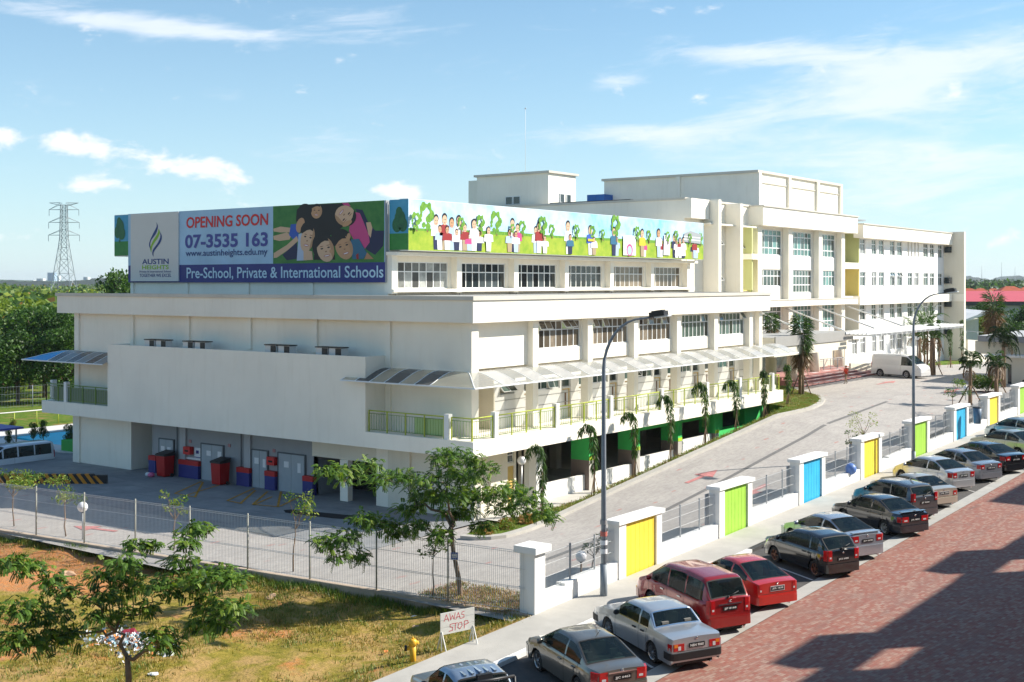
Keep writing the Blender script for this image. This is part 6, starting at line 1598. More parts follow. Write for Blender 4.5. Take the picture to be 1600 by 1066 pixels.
def stroke(pts, w=.019):
    for i in range(len(pts) - 1):
        a = sa + du * (pts[i][0] * W_) + zt2 * (pts[i][1] * hh) + nrm * 1.35; c = sa + du * (pts[i + 1][0] * W_) + zt2 * (pts[i + 1][1] * hh) + nrm * 1.35
        e = (c - a).normalized(); s_ = e.cross(nrm.normalized()) * w * .5; q.face([a - s_ - e * .006, c - s_ + e * .006, c + s_ + e * .006, a + s_ - e * .006], SRED)
for s_ in ([(.10, .60), (.17, .90), (.25, .58)], [(.14, .70), (.23, .70)], [(.27, .92), (.30, .62), (.35, .82), (.40, .62), (.43, .92)], [(.45, .60), (.52, .90), (.58, .60)], [(.47, .70), (.57, .71)], [(.70, .90), (.63, .88), (.62, .78), (.69, .74), (.69, .62), (.60, .60)],
           [(.37, .44), (.28, .42), (.28, .31), (.36, .27), (.35, .13), (.25, .12)], [(.38, .43), (.50, .43)], [(.44, .43), (.43, .12)], [(.53, .40), (.61, .43), (.64, .27), (.57, .13), (.51, .22), (.53, .40)], [(.70, .12), (.70, .45), (.80, .44), (.82, .32), (.70, .27)]): stroke(s_)
q.build('lettering', t)
for e, sg in ((sa, 1), (sb, -1)):
    nn = nrm.normalized(); top = e + du * .04 * sg + Vector((0, 0, .1))
    for f in (.52, -.40):
        q = MB(); g = top + nn * f + du * (.0); g.z = -.36; q.tube([top + nn * .02 * (1 if f > 0 else -1), g], .022, SGW, 5, smooth=False); q.build('leg', t)
    q = MB(); a = top + nn * .48; c = top - nn * .38; a.z = c.z = -.32; q.tube([a, c], .02, SGW, 5, smooth=False); q.tube([top, Vector((top.x, top.y, -.34))], .022, SGW, 5, smooth=False); q.build('brace', t)

# yellow hydrant pillar
hp = P(645, 1046, z=-.32); t = thing('hydrant', 'yellow pillar hydrant standing in the grass near the warning sign', 'hydrant', tuple(hp)); YP = mat('hydrant_yellow', (.75, .42, .03), .45, .12, 4)
q = MB(); x, y, z = hp; q.tube([(x, y, z - .1), (x, y, z + .05)], .17, YP, 14); q.tube([(x, y, z + .05), (x, y, z + .78)], .095, YP, 14); q.tube([(x, y, z + .70), (x, y, z + .84), (x, y, z + .90)], [.12, .125, .07], YP, 14); q.tube([(x, y, z + .9), (x, y, z + .95)], .03, YP, 6); q.build('body', t)
q = MB(); l = -rv_; q.tube([(x, y, z + .62), (x + l.x * .2, y + l.y * .2, z + .62)], .06, YP, 10); q.tube([(x + l.x * .17, y + l.y * .17, z + .62), (x + l.x * .24, y + l.y * .24, z + .62)], .085, BLACK, 10); q.build('outlet', t)
q = MB(); q.tube([(x, y, z + .74), (x - l.x * .17, y - l.y * .17, z + .80)], .05, YP, 10); q.build('outlet', t)

# litter in the field
def rag(label, u, v, r_, m, n=26, seed=0, cat='litter', flat=.35, name='plastic_bag'):
    rng = np.random.default_rng(seed); p = P(u, v, z=-.36); Q = MB()
    k = 7; vs = [(p.x, p.y, p.z + r_ * flat * 1.3)]
    for ring in (1, 2):
        for i in range(k + 2): a = 2 * math.pi * i / (k + 2); rr = r_ * ring / 2 * rng.uniform(.6, 1.35); vs.append((p.x + math.cos(a) * rr, p.y + math.sin(a) * rr, p.z + (r_ * flat * rng.uniform(.4, 1.4) if ring == 1 else rng.uniform(.0, .05))))
    kk = k + 2; fs = [(0, 1 + i, 1 + (i + 1) % kk) for i in range(kk)] + [(1 + i, 1 + kk + i, 1 + kk + (i + 1) % kk, 1 + (i + 1) % kk) for i in range(kk)]
    Q.add(vs, fs, m); return tag(Q.build(name, None, p), label, cat, 'litter in the field')
WB = mat('white_plastic', (.72, .74, .76), .4, .1, 9); RB = mat('red_plastic', (.55, .01, .04), .4, .2, 6); OB = mat('orange_plastic', (.65, .22, .05), .5, .2, 6); TB = mat('tan_board', (.55, .36, .22), .8, .15, 6)
for i, (lb, u, v, r_, m) in enumerate([('white plastic bag left of the warning sign', 649, 965, .16, WB), ('flat white scrap beside the bag left of the sign', 661, 962, .14, WB), ('tan board scrap in the grass between tree and sign', 652, 981, .2, TB), ('crumpled grey white bag right of the warning sign', 786, 977, .22, WB), ('white bag beside the hydrant foot', 638, 1025, .11, WB),
                                       ('small orange scrap left of the hydrant', 603, 1018, .09, OB), ('white scrap just behind the right end of the sign', 759, 958, .08, WB), ('bluish white scrap by the plinth left of the tree', 622, 936, .13, WB), ('pale stone in the grass right of the spreading tree', 425, 934, .3, TB), ('whitish scrap below the spreading tree crown', 118, 1028, .12, WB),
                                       ('pale sheet on the soil at mid left of the field', 107, 898, .35, TB), ('orange scrap in the rubbish heap', 147, 1010, .22, OB), ('dark red bundle on top of the rubbish heap', 203, 990, .34, mat('dark_red_cloth', (.22, .01, .03), .7, .2, 6)), ('white rags at the lower right end of the rubbish heap', 262, 1025, .25, WB),
                                       ('blue white rag at the right of the heap', 300, 1028, .1, mat('pale_blue_plastic', (.3, .5, .6), .5)), ('white scrap at the bottom edge left of the trunk', 240, 1055, .16, WB)]): rag(lb, u, v, r_, m, seed=i)
rng = np.random.default_rng(12); Q = []; mi = []
hc = P(196, 1005, z=-.36)
for k in range(900):
    a = rng.uniform(0, 6.28); rr = abs(rng.normal()) * .55; c = np.array([hc.x + math.cos(a) * rr * 1.0, hc.y + math.sin(a) * rr * 1.7, hc.z + max(0, .22 - rr * .2) * rng.random() + .02]); d = unit(rng.normal(size=3)); e = unit(np.cross(d, rng.normal(size=3))); s_ = rng.uniform(.03, .10)
    Q.append((c - d * s_, c + e * s_ * .7, c + d * s_, c - e * s_ * .7)); mi.append(rng.choice(4, p=[.6, .15, .12, .13]))
o = bpy.data.objects.new('rubbish_heap', fast_mesh('rubbish_heap', np.array(Q), 4, [WB, mat('pale_blue_plastic', (.3, .5, .6), .5), OB, BLACK], np.array(mi))); COL.objects.link(o); stuff(o); tag(o, 'heap of torn white and coloured rubbish under the spreading tree', 'rubbish')
rng = np.random.default_rng(13); Q = []
for k in range(160):
    c0 = P(*[(742, 1005), (760, 1002), (770, 997), (745, 1012)][k % 4], z=-.3); c = np.array(c0) + rng.normal(size=3) * [.16, .16, .02]; d = unit(rng.normal(size=3) * [1, 1, .3]); e = unit(np.cross(d, [0, 0, 1])); Q.append((c - d * .12, c + e * .012, c + d * .12, c - e * .012))
o = bpy.data.objects.new('twig_litter', fast_mesh('twig_litter', np.array(Q), 4, [TB], np.zeros(len(Q)))); COL.objects.link(o); stuff(o); tag(o, 'scattered pale twigs and tape on the grass right of the sign', 'litter')

# bins and things by the dock
for k, (y, lb) in enumerate([(57.0, 'left red wheeled bin with black lid between steel doors'), (52.3, 'right red wheeled bin with black lid in front of the second steel door')]):
    t = thing('wheeled_bin', lb, 'bin', (44.2, y, .03), 'red bins at the dock'); BR = mat('bin_red', (.42, .012, .012), .4, .08, 2)
    q = MB(); q.add([(43.95, y - .34, .08), (44.55, y - .34, .08), (44.55, y + .34, .08), (43.95, y + .34, .08), (43.9, y - .38, 1.22), (44.6, y - .38, 1.22), (44.6, y + .38, 1.22), (43.9, y + .38, 1.22)], [(0, 3, 2, 1), (4, 5, 6, 7), (0, 1, 5, 4), (1, 2, 6, 5), (2, 3, 7, 6), (3, 0, 4, 7)], BR); q.build('tub', t)
    q = MB(); q.prism([(43.86, y - .41), (44.64, y - .41), (44.64, y + .41), (43.86, y + .41)], 1.22, lambda x, y_: 1.32 + (.16 if x > 44 else 0), BLACK); q.build('lid', t)
    for yy in (y - .42, y + .42): q = MB(); q.tube([(44.4, yy - .04, .13), (44.4, yy + .04, .13)], .1, RUBBER, 10); q.build('wheel', t)
q = MB(); q.ball((43.6, 57.4, .16), .2, mat('pink_plastic', (.7, .15, .3), .5), 8, 5, (1, 1, .7)); q.ball((43.65, 57.75, .15), .17, WB, 8, 5, (1, 1, .8)); tag(q.build('rubbish_bag', None, (43.6, 57.4, 0)), 'pink and white rubbish bags beside the left red bin', 'rubbish bag')
# green planter, blue bin, blue ball
q = MB(); q.box(47.0, 69.6, -.05, 49.8, 71.2, .75, mat('planter_green', (.04, .40, .06), .6)); tag(q.build('planter', None, (47, 69.6, 0)), 'bright green planter wall at the foot of the left gable', 'planter')
p = Vector(on_drive(1335, 742)); q = MB(); q.ball((p.x, p.y + .2, p.z + .28), .3, mat('blue_ball_plastic', (.10, .20, .50), .45), 14, 9); tag(q.build('ball', None, (p.x, p.y, p.z)), 'dark blue ball lying behind the mesh bay right of the nearest blue panel', 'ball')
p = Vector(on_drive(1527, 662)); q = MB(); q.tube([(p.x, p.y, p.z), (p.x, p.y, p.z + 1.0)], [.22, .27], mat('blue_bin_plastic', (.10, .17, .26), .5), 12); q.tube([(p.x, p.y, p.z + 1.0), (p.x, p.y, p.z + 1.06)], .29, BLACK, 12); tag(q.build('barrel', None, p), 'dull blue barrel bin behind the mesh near the second blue panel', 'bin')
# notice board and extinguisher on the balcony
t = thing('notice_stand', 'tall white notice stand at the corner room of the balcony', 'notice board', (47.8, 36.5, ZF1)); q = MB(); q.box(47.7, 36.5, ZF1 + .05, 48.45, 36.54, ZF1 + 1.95, PAPER); q.build('board', t)
q = MB(); q.box(48.45, 36.48, ZF1, 48.49, 36.56, ZF1 + 2.0, DFR); q.box(47.66, 36.48, ZF1, 47.7, 36.56, ZF1 + 2.0, DFR); q.box(47.7, 36.48, ZF1 + 1.95, 48.45, 36.56, ZF1 + 2.0, DFR); q.build('frame', t)
q = MB(); [q.box(47.8, 36.49, ZF1 + .3 + .2 * k, 48.35, 36.5, ZF1 + .33 + .2 * k, mat('light_grey_print', (.5, .5, .5), .7)) for k in range(8)]; q.box(47.9, 36.485, ZF1 + .95, 48.2, 36.49, ZF1 + 1.05, mat('pink_print', (.7, .1, .3), .6)); q.build('printed_lines', t)
t = thing('fire_extinguisher', 'red fire extinguisher pair on the balcony wall beside the notice stand', 'extinguisher', (49.2, 36.6, ZF1 + .6))
q = MB(); [q.tube([(49.1 + dx, 36.75, ZF1 + .55), (49.1 + dx, 36.75, ZF1 + 1.1), (49.1 + dx, 36.75, ZF1 + 1.18)], [.1, .1, .04], mat('extinguisher_red', (.6, .02, .02), .3), 10) for dx in (0, .24)]; q.build('cylinder', t)
q = MB(); [q.tube([(49.1 + dx, 36.7, ZF1 + 1.18), (49.1 + dx, 36.62, ZF1 + 1.25)], .03, BLACK, 6) for dx in (0, .24)]; q.build('valve', t)
q = MB(); q.tube([(46.6, 39.3, 6.2), (46.6, 39.39, 6.2)], .12, RED, 10); q.tube([(46.75, 39.3, 5.1), (46.75, 39.39, 5.1)], .1, RED, 10); HB(q, 'alarm_bell', (46.6, 39.3, 5.1))

# guardhouse
gh = thing('guardhouse', 'beige guardhouse with broad flat grey roof at the school gate', 'guardhouse', (95, 26, 2.1))
p0 = P(1539, 606, z=2.2)
gx, gy = p0.x + .5, p0.y - .3
def GH(m, n): return m.build(n, gh)
q = MB(); q.box(gx, gy - 5.5, 1.4, gx + 7, gy, 4.9, BEIGE); GH(q, 'wall')
q = MB(); q.box(gx - .02, gy - .9, 2.3, gx, gy - .45, 4.2, GLASSD); q.box(gx - .02, gy - 1.7, 2.3, gx, gy - 1.4, 4.2, GLASSD); GH(q, 'side_window')
q = MB(); q.box(gx - .4, gy - 7, 4.78, gx + 8, gy + .4, 4.96, WHITE); GH(q, 'lower_canopy')
q = MB(); q.box(gx - .04, gy - 4.3, 3.0, gx, gy - 2.7, 4.6, FRAMEW); q.box(gx - .06, gy - 4.2, 3.1, gx - .04, gy - 3.5, 4.5, GLASST); q.box(gx - .06, gy - 3.42, 3.1, gx - .04, gy - 2.8, 4.5, GLASST); q.box(gx - .2, gy - 4.4, 2.85, gx, gy - 2.6, 2.97, DARK); GH(q, 'window')
q = MB(); q.box(gx + 1, gy - 9, 6.0, gx + 15, gy + 1.3, 6.5, mat('grey_fascia', (.27, .275, .285), .6, .06, 1), top=mat('pale_grey_roof', (.42, .43, .44), .7, .1, 1)); q.box(gx + 2, gy - 7, 4.9, gx + 12, gy + 1.8, 6.0, BEIGE); GH(q, 'roof')
# person in a red shirt
def person(label, x, y, z, h, heading):
    t = thing('person', label, 'person', (x, y, z), rot=(0, 0, heading))
    V = []; E = []; Rr = []
    def pt(p, r_, par=None):
        V.append(p); Rr.append(r_); i = len(V) - 1
        if par is not None: E.append((par, i))
        return i
    s_ = h / 1.7
    pel = pt((0, 0, .92 * s_), (.145 * s_, .11 * s_)); wa = pt((0, 0, 1.1 * s_), (.13 * s_, .095 * s_), pel); ch = pt((.01, 0, 1.3 * s_), (.16 * s_, .11 * s_), wa); nk0 = pt((.01, 0, 1.43 * s_), (.07 * s_, .07 * s_), ch); nk = pt((.015, 0, 1.5 * s_), (.052 * s_, .052 * s_), nk0); hd = pt((.03, 0, 1.58 * s_), (.09 * s_, .075 * s_), nk); hd2 = pt((.025, 0, 1.66 * s_), (.085 * s_, .072 * s_), hd)
    for sg, sw in ((1, .20), (-1, -.20)):
        hp_ = pt((0, .09 * sg * s_, .86 * s_), (.085 * s_, .085 * s_), pel); kn = pt((sw * .5 * s_ + .05, .095 * sg * s_, .48 * s_), (.06 * s_, .06 * s_), hp_); an = pt((sw * s_ * 1.05, .09 * sg * s_, .09 * s_), (.038 * s_, .038 * s_), kn); pt((sw * s_ * 1.05 + .15, .1 * sg * s_, .035 * s_), (.035 * s_, .03 * s_), an)
        sh = pt((0, .18 * sg * s_, 1.38 * s_), (.058 * s_, .058 * s_), ch); el_ = pt((-sw * .3 * s_ - .03, .25 * sg * s_, 1.12 * s_), (.042 * s_, .042 * s_), sh); wr = pt((-sw * .6 * s_ + .1, .22 * sg * s_, .92 * s_), (.03 * s_, .03 * s_), el_); pt((-sw * .7 * s_ + .13, .21 * sg * s_, .83 * s_), (.032 * s_, .02 * s_), wr)
    me = bpy.data.meshes.new('body'); me.from_pydata(V, E, []); o = bpy.data.objects.new('body', me); COL.objects.link(o); o.parent = t
    md = o.modifiers.new('skin', 'SKIN'); me.skin_vertices
    for i, r_ in enumerate(Rr): me.skin_vertices[0].data[i].radius = r_
    me.skin_vertices[0].data[0].use_root = True
    ms = o.modifiers.new('sub', 'SUBSURF'); ms.levels = 1; ms.render_levels = 2
    dg = bpy.context.evaluated_depsgraph_get(); dg.update(); m2 = bpy.data.meshes.new_from_object(o.evaluated_get(dg)); o.modifiers.clear(); o.data = m2
    shirt = mat('red_shirt', (.62, .06, .03), .8); pants = mat('khaki_trousers', (.30, .22, .15), .85); skin = mat('skin_tone', (.30, .16, .10), .6); shoe = mat('dark_shoes', (.03, .02, .02), .6)
    m2.materials.clear()
    for m in (skin, shirt, pants, shoe): m2.materials.append(m)
    for f in m2.polygons:
        c = f.center; f.use_smooth = True
        f.material_index = 3 if c.z < .10 * s_ else 2 if c.z < .93 * s_ and abs(c.y) < .17 * s_ else 1 if (c.z < 1.45 * s_ and (abs(c.y) < .21 * s_ or c.z > 1.18 * s_)) else 0
    q = MB(); q.ball((.012, 0, 1.635 * s_), .094 * s_, HAIR, 12, 8, (1.02, .92, 1.0)); ho = q.build('hair', t)
    for v in ho.data.vertices:
        if v.co.x > .055 and v.co.z < 1.66 * s_: v.co.x = .05
    return t
pp = P(1322, 600, z=2.62); person('person in red shirt and khaki trousers walking toward the entrance steps', pp.x, pp.y, 2.62, 1.52, R(150))
# ================================================================ VEHICLES
def paint(name, c, metal=.0, rough=.22): return mat('paint_' + name, c, rough, .03, 1, metal=metal, coat=1.0, spec=.5)
LAMPR = mat('red_lamp_lens', (.45, .01, .012), .1, .25, 14, coat=.5); LAMPO = mat('amber_lamp_lens', (.70, .20, .02), .12, coat=.5); LAMPW = mat('clear_lamp_lens', (.60, .60, .60), .1, coat=.5); PLATE = mat('plate_black', (.012, .012, .013), .3); PLW = mat('plate_digits', (.75, .75, .72), .5)
SEATM = mat('seat_fabric', (.20, .19, .17), .9); SHELF = mat('parcel_shelf', (.28, .30, .28), .9); INTD = mat('dark_cabin_trim', (.035, .035, .037), .8); GAP = mat('panel_gap', (.012, .012, .012), .7)


def lerp_tab(tab, x):
    if x <= tab[0][0]: return tab[0][1]
    for (a, va), (b_, vb) in zip(tab, tab[1:]):
        if x <= b_: f = (x - a) / max(1e-9, b_ - a); return va + (vb - va) * f
    return tab[-1][1]


def smooth_tab(tab, w):
    def f(x): return sum(lerp_tab(tab, x + w * k / 3) * q for k, q in ((-3, .05), (-2, .12), (-1, .2), (0, .26), (1, .2), (2, .12), (3, .05)))
    return f


WHEELS = {}
def wheel_meshes(r_, w, style):
    key = (r_, style)
    if key in WHEELS: return WHEELS[key]
    q = MB(); n = 24; prof = [(r_ * .66, -w / 2), (r_ * .93, -w / 2), (r_, -w * .34), (r_, w * .34), (r_ * .93, w / 2), (r_ * .66, w / 2)]
    for i in range(n):
        a, c = 2 * math.pi * i / n, 2 * math.pi * (i + 1) / n
        for (p, yy), (p2, y2) in zip(prof, prof[1:]): q.face([(p * math.cos(a), yy, p * math.sin(a)), (p2 * math.cos(a), y2, p2 * math.sin(a)), (p2 * math.cos(c), y2, p2 * math.sin(c)), (p * math.cos(c), yy, p * math.sin(c))], RUBBER, True)
    tyre = q.mesh('tyre')
    q = MB(); R2 = r_ * .67; m = RIMM if style != 'bronze' else mat('bronze_rim', (.25, .12, .08), .3, metal=.7)
    for i in range(n):                                   # barrel and rim lip, dark disc behind
        a, c = 2 * math.pi * i / n, 2 * math.pi * (i + 1) / n
        def pt(p, yy, t): return (p * math.cos(t), yy, p * math.sin(t))
        q.face([pt(R2, w / 2 + .004, a), pt(R2 * .9, w / 2 - .012, a), pt(R2 * .9, w / 2 - .012, c), pt(R2, w / 2 + .004, c)], m)
        q.face([pt(R2 * .9, w / 2 - .012, a), pt(R2 * .88, 0, a), pt(R2 * .88, 0, c), pt(R2 * .9, w / 2 - .012, c)], m)
        q.face([pt(0, 0, a), pt(R2 * .9, 0, a), pt(R2 * .9, 0, c)], BLACK); q.face([pt(0, -w / 2 + .02, a), pt(R2, -w / 2 + .02, a), pt(R2, -w / 2 + .02, c)], BLACK)
    ns = {'five': 5, 'bronze': 6, 'cap': 9, 'steel': 12}[style]; hw = {'five': .17, 'bronze': .11, 'cap': .12, 'steel': .11}[style]
    for k in range(ns):
        a = 2 * math.pi * k / ns
        def pq(rr, da, yy): return (rr * math.cos(a + da), yy, rr * math.sin(a + da))
        q.face([pq(R2 * .2, -hw * 2, w / 2 - .01), pq(R2 * .92, -hw * .8, w / 2 - .008), pq(R2 * .92, hw * .8, w / 2 - .008), pq(R2 * .2, hw * 2, w / 2 - .01)], m)
    q.tube([(0, 0, 0), (0, w / 2 + .004, 0)], R2 * .24, m, 10); rim = q.mesh('rim')
    WHEELS[key] = (tyre, rim); return WHEELS[key]


def car(label, s, y, ang, spec, pm, plate=None, group=None, cat='car', name='parked_car', zoff=0, zref=None):
    """spec: L W H wb wr belt(front,rear) top profile etc. local axes: x forward, y left, z up"""
    L, W, H, wb = spec['L'], spec['W'], spec['H'], spec['wb']; wr = spec.get('wr', .30); rx = -L / 2 + spec['ro']; fx = rx + wb
    top = smooth_tab(spec['top'], spec.get('sm', .09)); belt = smooth_tab(spec['belt'], .12); tum = spec.get('tum', .30); box_ = spec.get('boxy', 0)
    z0 = zst(s) if zref is None else zref
    hd = Vector((math.cos(ang), math.sin(ang), 0))
    if zref is None: up = Vector((-.021, 0, 1)).normalized()
    else: up = Vector((0, 0, 1))
    fwd = (hd - up * hd.dot(up)).normalized(); left = up.cross(fwd)
    rot = Matrix((fwd, left, up)).transposed().to_euler()
    t = thing(name, label, cat, (s, y, z0 + zoff), group, rot=rot, local=True)
    def wf(x):
        e = min(x + L / 2, L / 2 - x); rr = spec.get('rnd', .55); f = max(0, 1 - e / rr); return W / 2 * (1 - (.17 if not box_ else .06) * f * f - (.012 * math.cos(x * 1.2) if not box_ else 0))
    Ra = wr + .055; zl = spec.get('sill', .20)
    def arch(x, z, k):
        for xa in (rx, fx):
            if abs(x - xa) < Ra: z = max(z, wr + math.sqrt(Ra * Ra - (x - xa) ** 2) + .003 * k)
        return z
    def ring(x):
        w = wf(x); zb = belt(x); zt = max(top(x), zb + .012); g = zt - zb; e = min(x + L / 2, L / 2 - x); zlo = zl + max(0, .12 - e) * .8
        wbm = w - (.06 if not box_ else .035); wr_ = wbm - g * tum
        R_ = [(w - .05, arch(x, zlo, 0)), (w - .012, arch(x, zlo + .03, 1)), (w, arch(x, .40, 2)), (w + .004, arch(x, min(zb - .24, .62), 3)), (w - .008, zb - .12), (w - .035, zb - .03), (wbm, zb + .004),
              (wbm - g * tum * .42, zb + g * .5), (wr_ + .0, zb + g * .86), (wr_ - .05 - .02 * min(1, g * 3), zb + g * .97), (wr_ * .78, zt + .01), (wr_ * .4, zt + .022), (0, zt + .028)]
        return R_
    xs = set(np.round(np.arange(-L / 2, L / 2 + .001, .11), 3)) | {-L / 2, -L / 2 + .03, -L / 2 + .07, L / 2, L / 2 - .03, L / 2 - .07}
    for xa in (rx, fx): xs |= {round(xa + Ra * math.cos(a), 3) for a in np.linspace(0, math.pi, 13)}
    keep = [round(v, 3) for p in spec['wins'] for v in p] + [round(v, 3) for v in (*spec['rw'], *spec['ws'])]
    for p_ in (spec['rw'], spec['ws']): xs |= {round(p_[0] + (p_[1] - p_[0]) * k / 5, 3) for k in range(6)}
    xs |= set(keep); xs = sorted(xs); o2 = []
    for x in xs:
        if o2 and x - o2[-1] < .014:
            if x in keep: o2[-1] = x
            continue
        o2.append(x)
    xs = o2
    def glazed(xm, k):
        for a_, c_ in spec['wins']:
            if a_ < xm < c_ and (k in (6, 7) or n_ - 2 - k in (6, 7)): return 'side'
        if spec['rw'][0] < xm < spec['rw'][1] and 9 <= k <= n_ - 2 - 9: return 'rear'
        if spec['ws'][0] < xm < spec['ws'][1] and 9 <= k <= n_ - 2 - 9: return 'front'
    q = MB(); n_ = None
    for x in xs:
        r_ = ring(x); full = [(x, yy, zz) for yy, zz in r_] + [(x, -yy, zz) for yy, zz in r_[-2::-1]]; n_ = len(full); q.v += full
    low = spec.get('lower'); mi = q.mi(pm); li = q.mi(low) if low else mi
    for i in range(len(xs) - 1):
        for k in range(n_ - 1):
            if glazed((xs[i] + xs[i + 1]) / 2, k): continue
            a = i * n_ + k; q.f.append((a, a + 1, a + n_ + 1, a + n_)); q.m.append(li if low and (k < 2 or k > n_ - 4) else mi); q.sm.append(True)
    q.f.append(tuple(range(n_ - 1, -1, -1))); q.m.append(mi); q.sm.append(False); e = (len(xs) - 1) * n_; q.f.append(tuple(range(e, e + n_))); q.m.append(mi); q.sm.append(False)
    # glass openings are cut out of the shell where the panes sit
    def side_pt(x, f):                                  # f 0..1 up the side glass
        zb = belt(x); zt = max(top(x), zb + .012); g = zt - zb; w = wf(x) - (.06 if not box_ else .035); return (w - g * tum * .86 * f * (.97), zb + g * .86 * f)
    body = q.build('body', t)
    try: body.data.set_sharp_from_angle(angle=R(38))
    except Exception: pass
    q = MB(); q.box(-L / 2 + .12, -W / 2 + .26, .17, L / 2 - .14, W / 2 - .26, .55, BLACK); 
    for xa in (rx, fx): q.box(xa - wr - .12, -W / 2 + .24, .3, xa + wr + .12, W / 2 - .24, .66, BLACK)
    q.build('underbody', t)
    xr_, xf_ = spec['wins'][0][0], spec['wins'][-1][1]; zb_ = belt((xr_ + xf_) / 2)
    q = MB(); q.box(max(xr_ - .45, -L / 2 + .16) if spec.get('van') is None else -L / 2 + .2, -W / 2 + .14, .3, xf_ + .25, W / 2 - .14, .52, INTD)
    q.box(xf_ + .0, -W / 2 + .16, .5, xf_ + .42, W / 2 - .16, zb_ - .03, INTD); q.build('cabin_floor', t)
    seat_c = spec.get('seat', SEATM); xs1 = xf_ - .95; xs0 = xs1 - .95
    for yy in (-.38, .38):
        q = MB(); q.box(xs1, yy - .24, .5, xs1 + .5, yy + .24, .68, seat_c); q.box(xs1 - .12, yy - .24, .6, xs1 + .02, yy + .24, zb_ + .12, seat_c); q.box(xs1 - .12, yy - .12, zb_ + .15, xs1 - .02, yy + .12, zb_ + .33, seat_c); q.build('front_seat', t)
    if xs0 - xr_ > -.6:
        q = MB(); q.box(xs0, -.62, .5, xs0 + .5, .62, .68, seat_c); q.box(xs0 - .14, -.62, .6, xs0 + .0, .62, zb_ + .04, seat_c)
        for yy in (-.38, .38): q.box(xs0 - .13, yy - .11, zb_ + .04, xs0 - .04, yy + .11, zb_ + .2, seat_c)
        q.build('rear_bench', t)
        if not spec.get('hatch'): q = MB(); q.box(spec['rw'][0] + .04, -W / 2 + .2, zb_ - .07, xs0 - .14, W / 2 - .2, zb_ - .04, spec.get('shelf', INTD)); q.build('parcel_shelf', t)
    q = MB(); q.tube([(xf_ + .02, .38 + .17 * math.cos(a), zb_ - .02 + .17 * math.sin(a)) for a in [k * math.pi / 6 for k in range(13)]], .016, BLACK, 5, False); q.build('steering_wheel', t)
    # side windows
    bx_ = spec['wins']                                  # list of (x0,x1) rear..front
    for sg in (1, -1):
        for (a, c) in bx_:
            q = MB(); sel = [x for x in xs if a - 1e-6 <= x <= c + 1e-6]
            for x0, x1 in zip(sel, sel[1:]):
                r0, r1 = ring(x0), ring(x1)
                for k in (6, 7):
                    F_ = [(x0, sg * r0[k][0], r0[k][1]), (x1, sg * r1[k][0], r1[k][1]), (x1, sg * r1[k + 1][0], r1[k + 1][1]), (x0, sg * r0[k + 1][0], r0[k + 1][1])]
                    q.face(F_ if sg < 0 else F_[::-1], GLASSC, True)
            q.build('side_window', t)
        q = MB()                                        # rubber line under the glass, panel gaps
        x0, x1 = bx_[0][0] - .04, bx_[-1][1] + .05
        for i in range(12):
            xa, xc = x0 + (x1 - x0) * i / 12, x0 + (x1 - x0) * (i + 1) / 12; pa, pc = side_pt(xa, .0), side_pt(xc, .0)
            q.face([(xa, sg * (pa[0] + .009), pa[1] - .012), (xc, sg * (pc[0] + .009), pc[1] - .012), (xc, sg * (pc[0] + .005), pc[1] + .018), (xa, sg * (pa[0] + .005), pa[1] + .018)], spec.get('trim', GAP))
        q.build('window_trim', t)
        q = MB()
        for x in spec['doors']:
            r_ = ring(x)
            for k in range(1, 6):
                (ya, za), (yc, zc) = r_[k], r_[k + 1]
                q.face([(x - .006, sg * (ya + .004), za), (x + .006, sg * (ya + .004), za), (x + .006, sg * (yc + .004), zc), (x - .006, sg * (yc + .004), zc)], GAP)
        q.build('door_gap', t)
        for x in spec['handles']:
            yy = wf(x); zz = belt(x) - .14; q = MB(); q.box(x - .09, sg * (yy - .01), zz - .02, x + .09, sg * (yy + .03), zz + .02, spec.get('hm', pm)); q.build('door_handle', t)
        xm = spec['mir']; yy = wf(xm); zz = belt(xm) + .07; q = MB(); q.ball((xm, sg * (yy + .09), zz), .11, spec.get('mm', pm), 10, 7, (.55, 1, .75)); q.build('mirror', t)
    # front and rear glass
    def glass_strip(nm, xa, xc, inset=.88, m=None):
        q = MB(); sel = [x for x in xs if xa - 1e-6 <= x <= xc + 1e-6]; g0 = []
        for x in sel: r_ = ring(x); g0.append([(x, yy, zz) for yy, zz in r_[9:]] + [(x, -yy, zz) for yy, zz in r_[-2:8:-1]])
        n, k_ = len(sel) - 1, len(g0[0]) - 1
        d = Vector(g0[-1][3]) - Vector(g0[0][3]); nn = Vector((-d.z, 0, d.x)).normalized(); nn = nn if nn.z > 0 else -nn
        for i in range(n):
            for k in range(k_): q.face([g0[i][k], g0[i + 1][k], g0[i + 1][k + 1], g0[i][k + 1]], GLASSC, True)
        fr = MB()
        def rim(pa, pc, w_): pa, pc = Vector(pa) + nn * .006, Vector(pc) + nn * .006; e_ = (pc - pa).normalized(); s_ = e_.cross(nn) * w_; fr.face([pa - s_, pc - s_, pc + s_, pa + s_], spec.get('rimm', GAP))
        for i in range(n): rim(g0[i][0], g0[i + 1][0], .018); rim(g0[i][k_], g0[i + 1][k_], .018)
        for k in range(k_): rim(g0[0][k], g0[0][k + 1], .02); rim(g0[n][k], g0[n][k + 1], .02)
        o = q.build(nm, t); fr.build('glass_seal', o); return o
    rw = glass_strip('rear_window', *spec['rw'], inset=.90); glass_strip('windscreen', *spec['ws'], inset=.93)
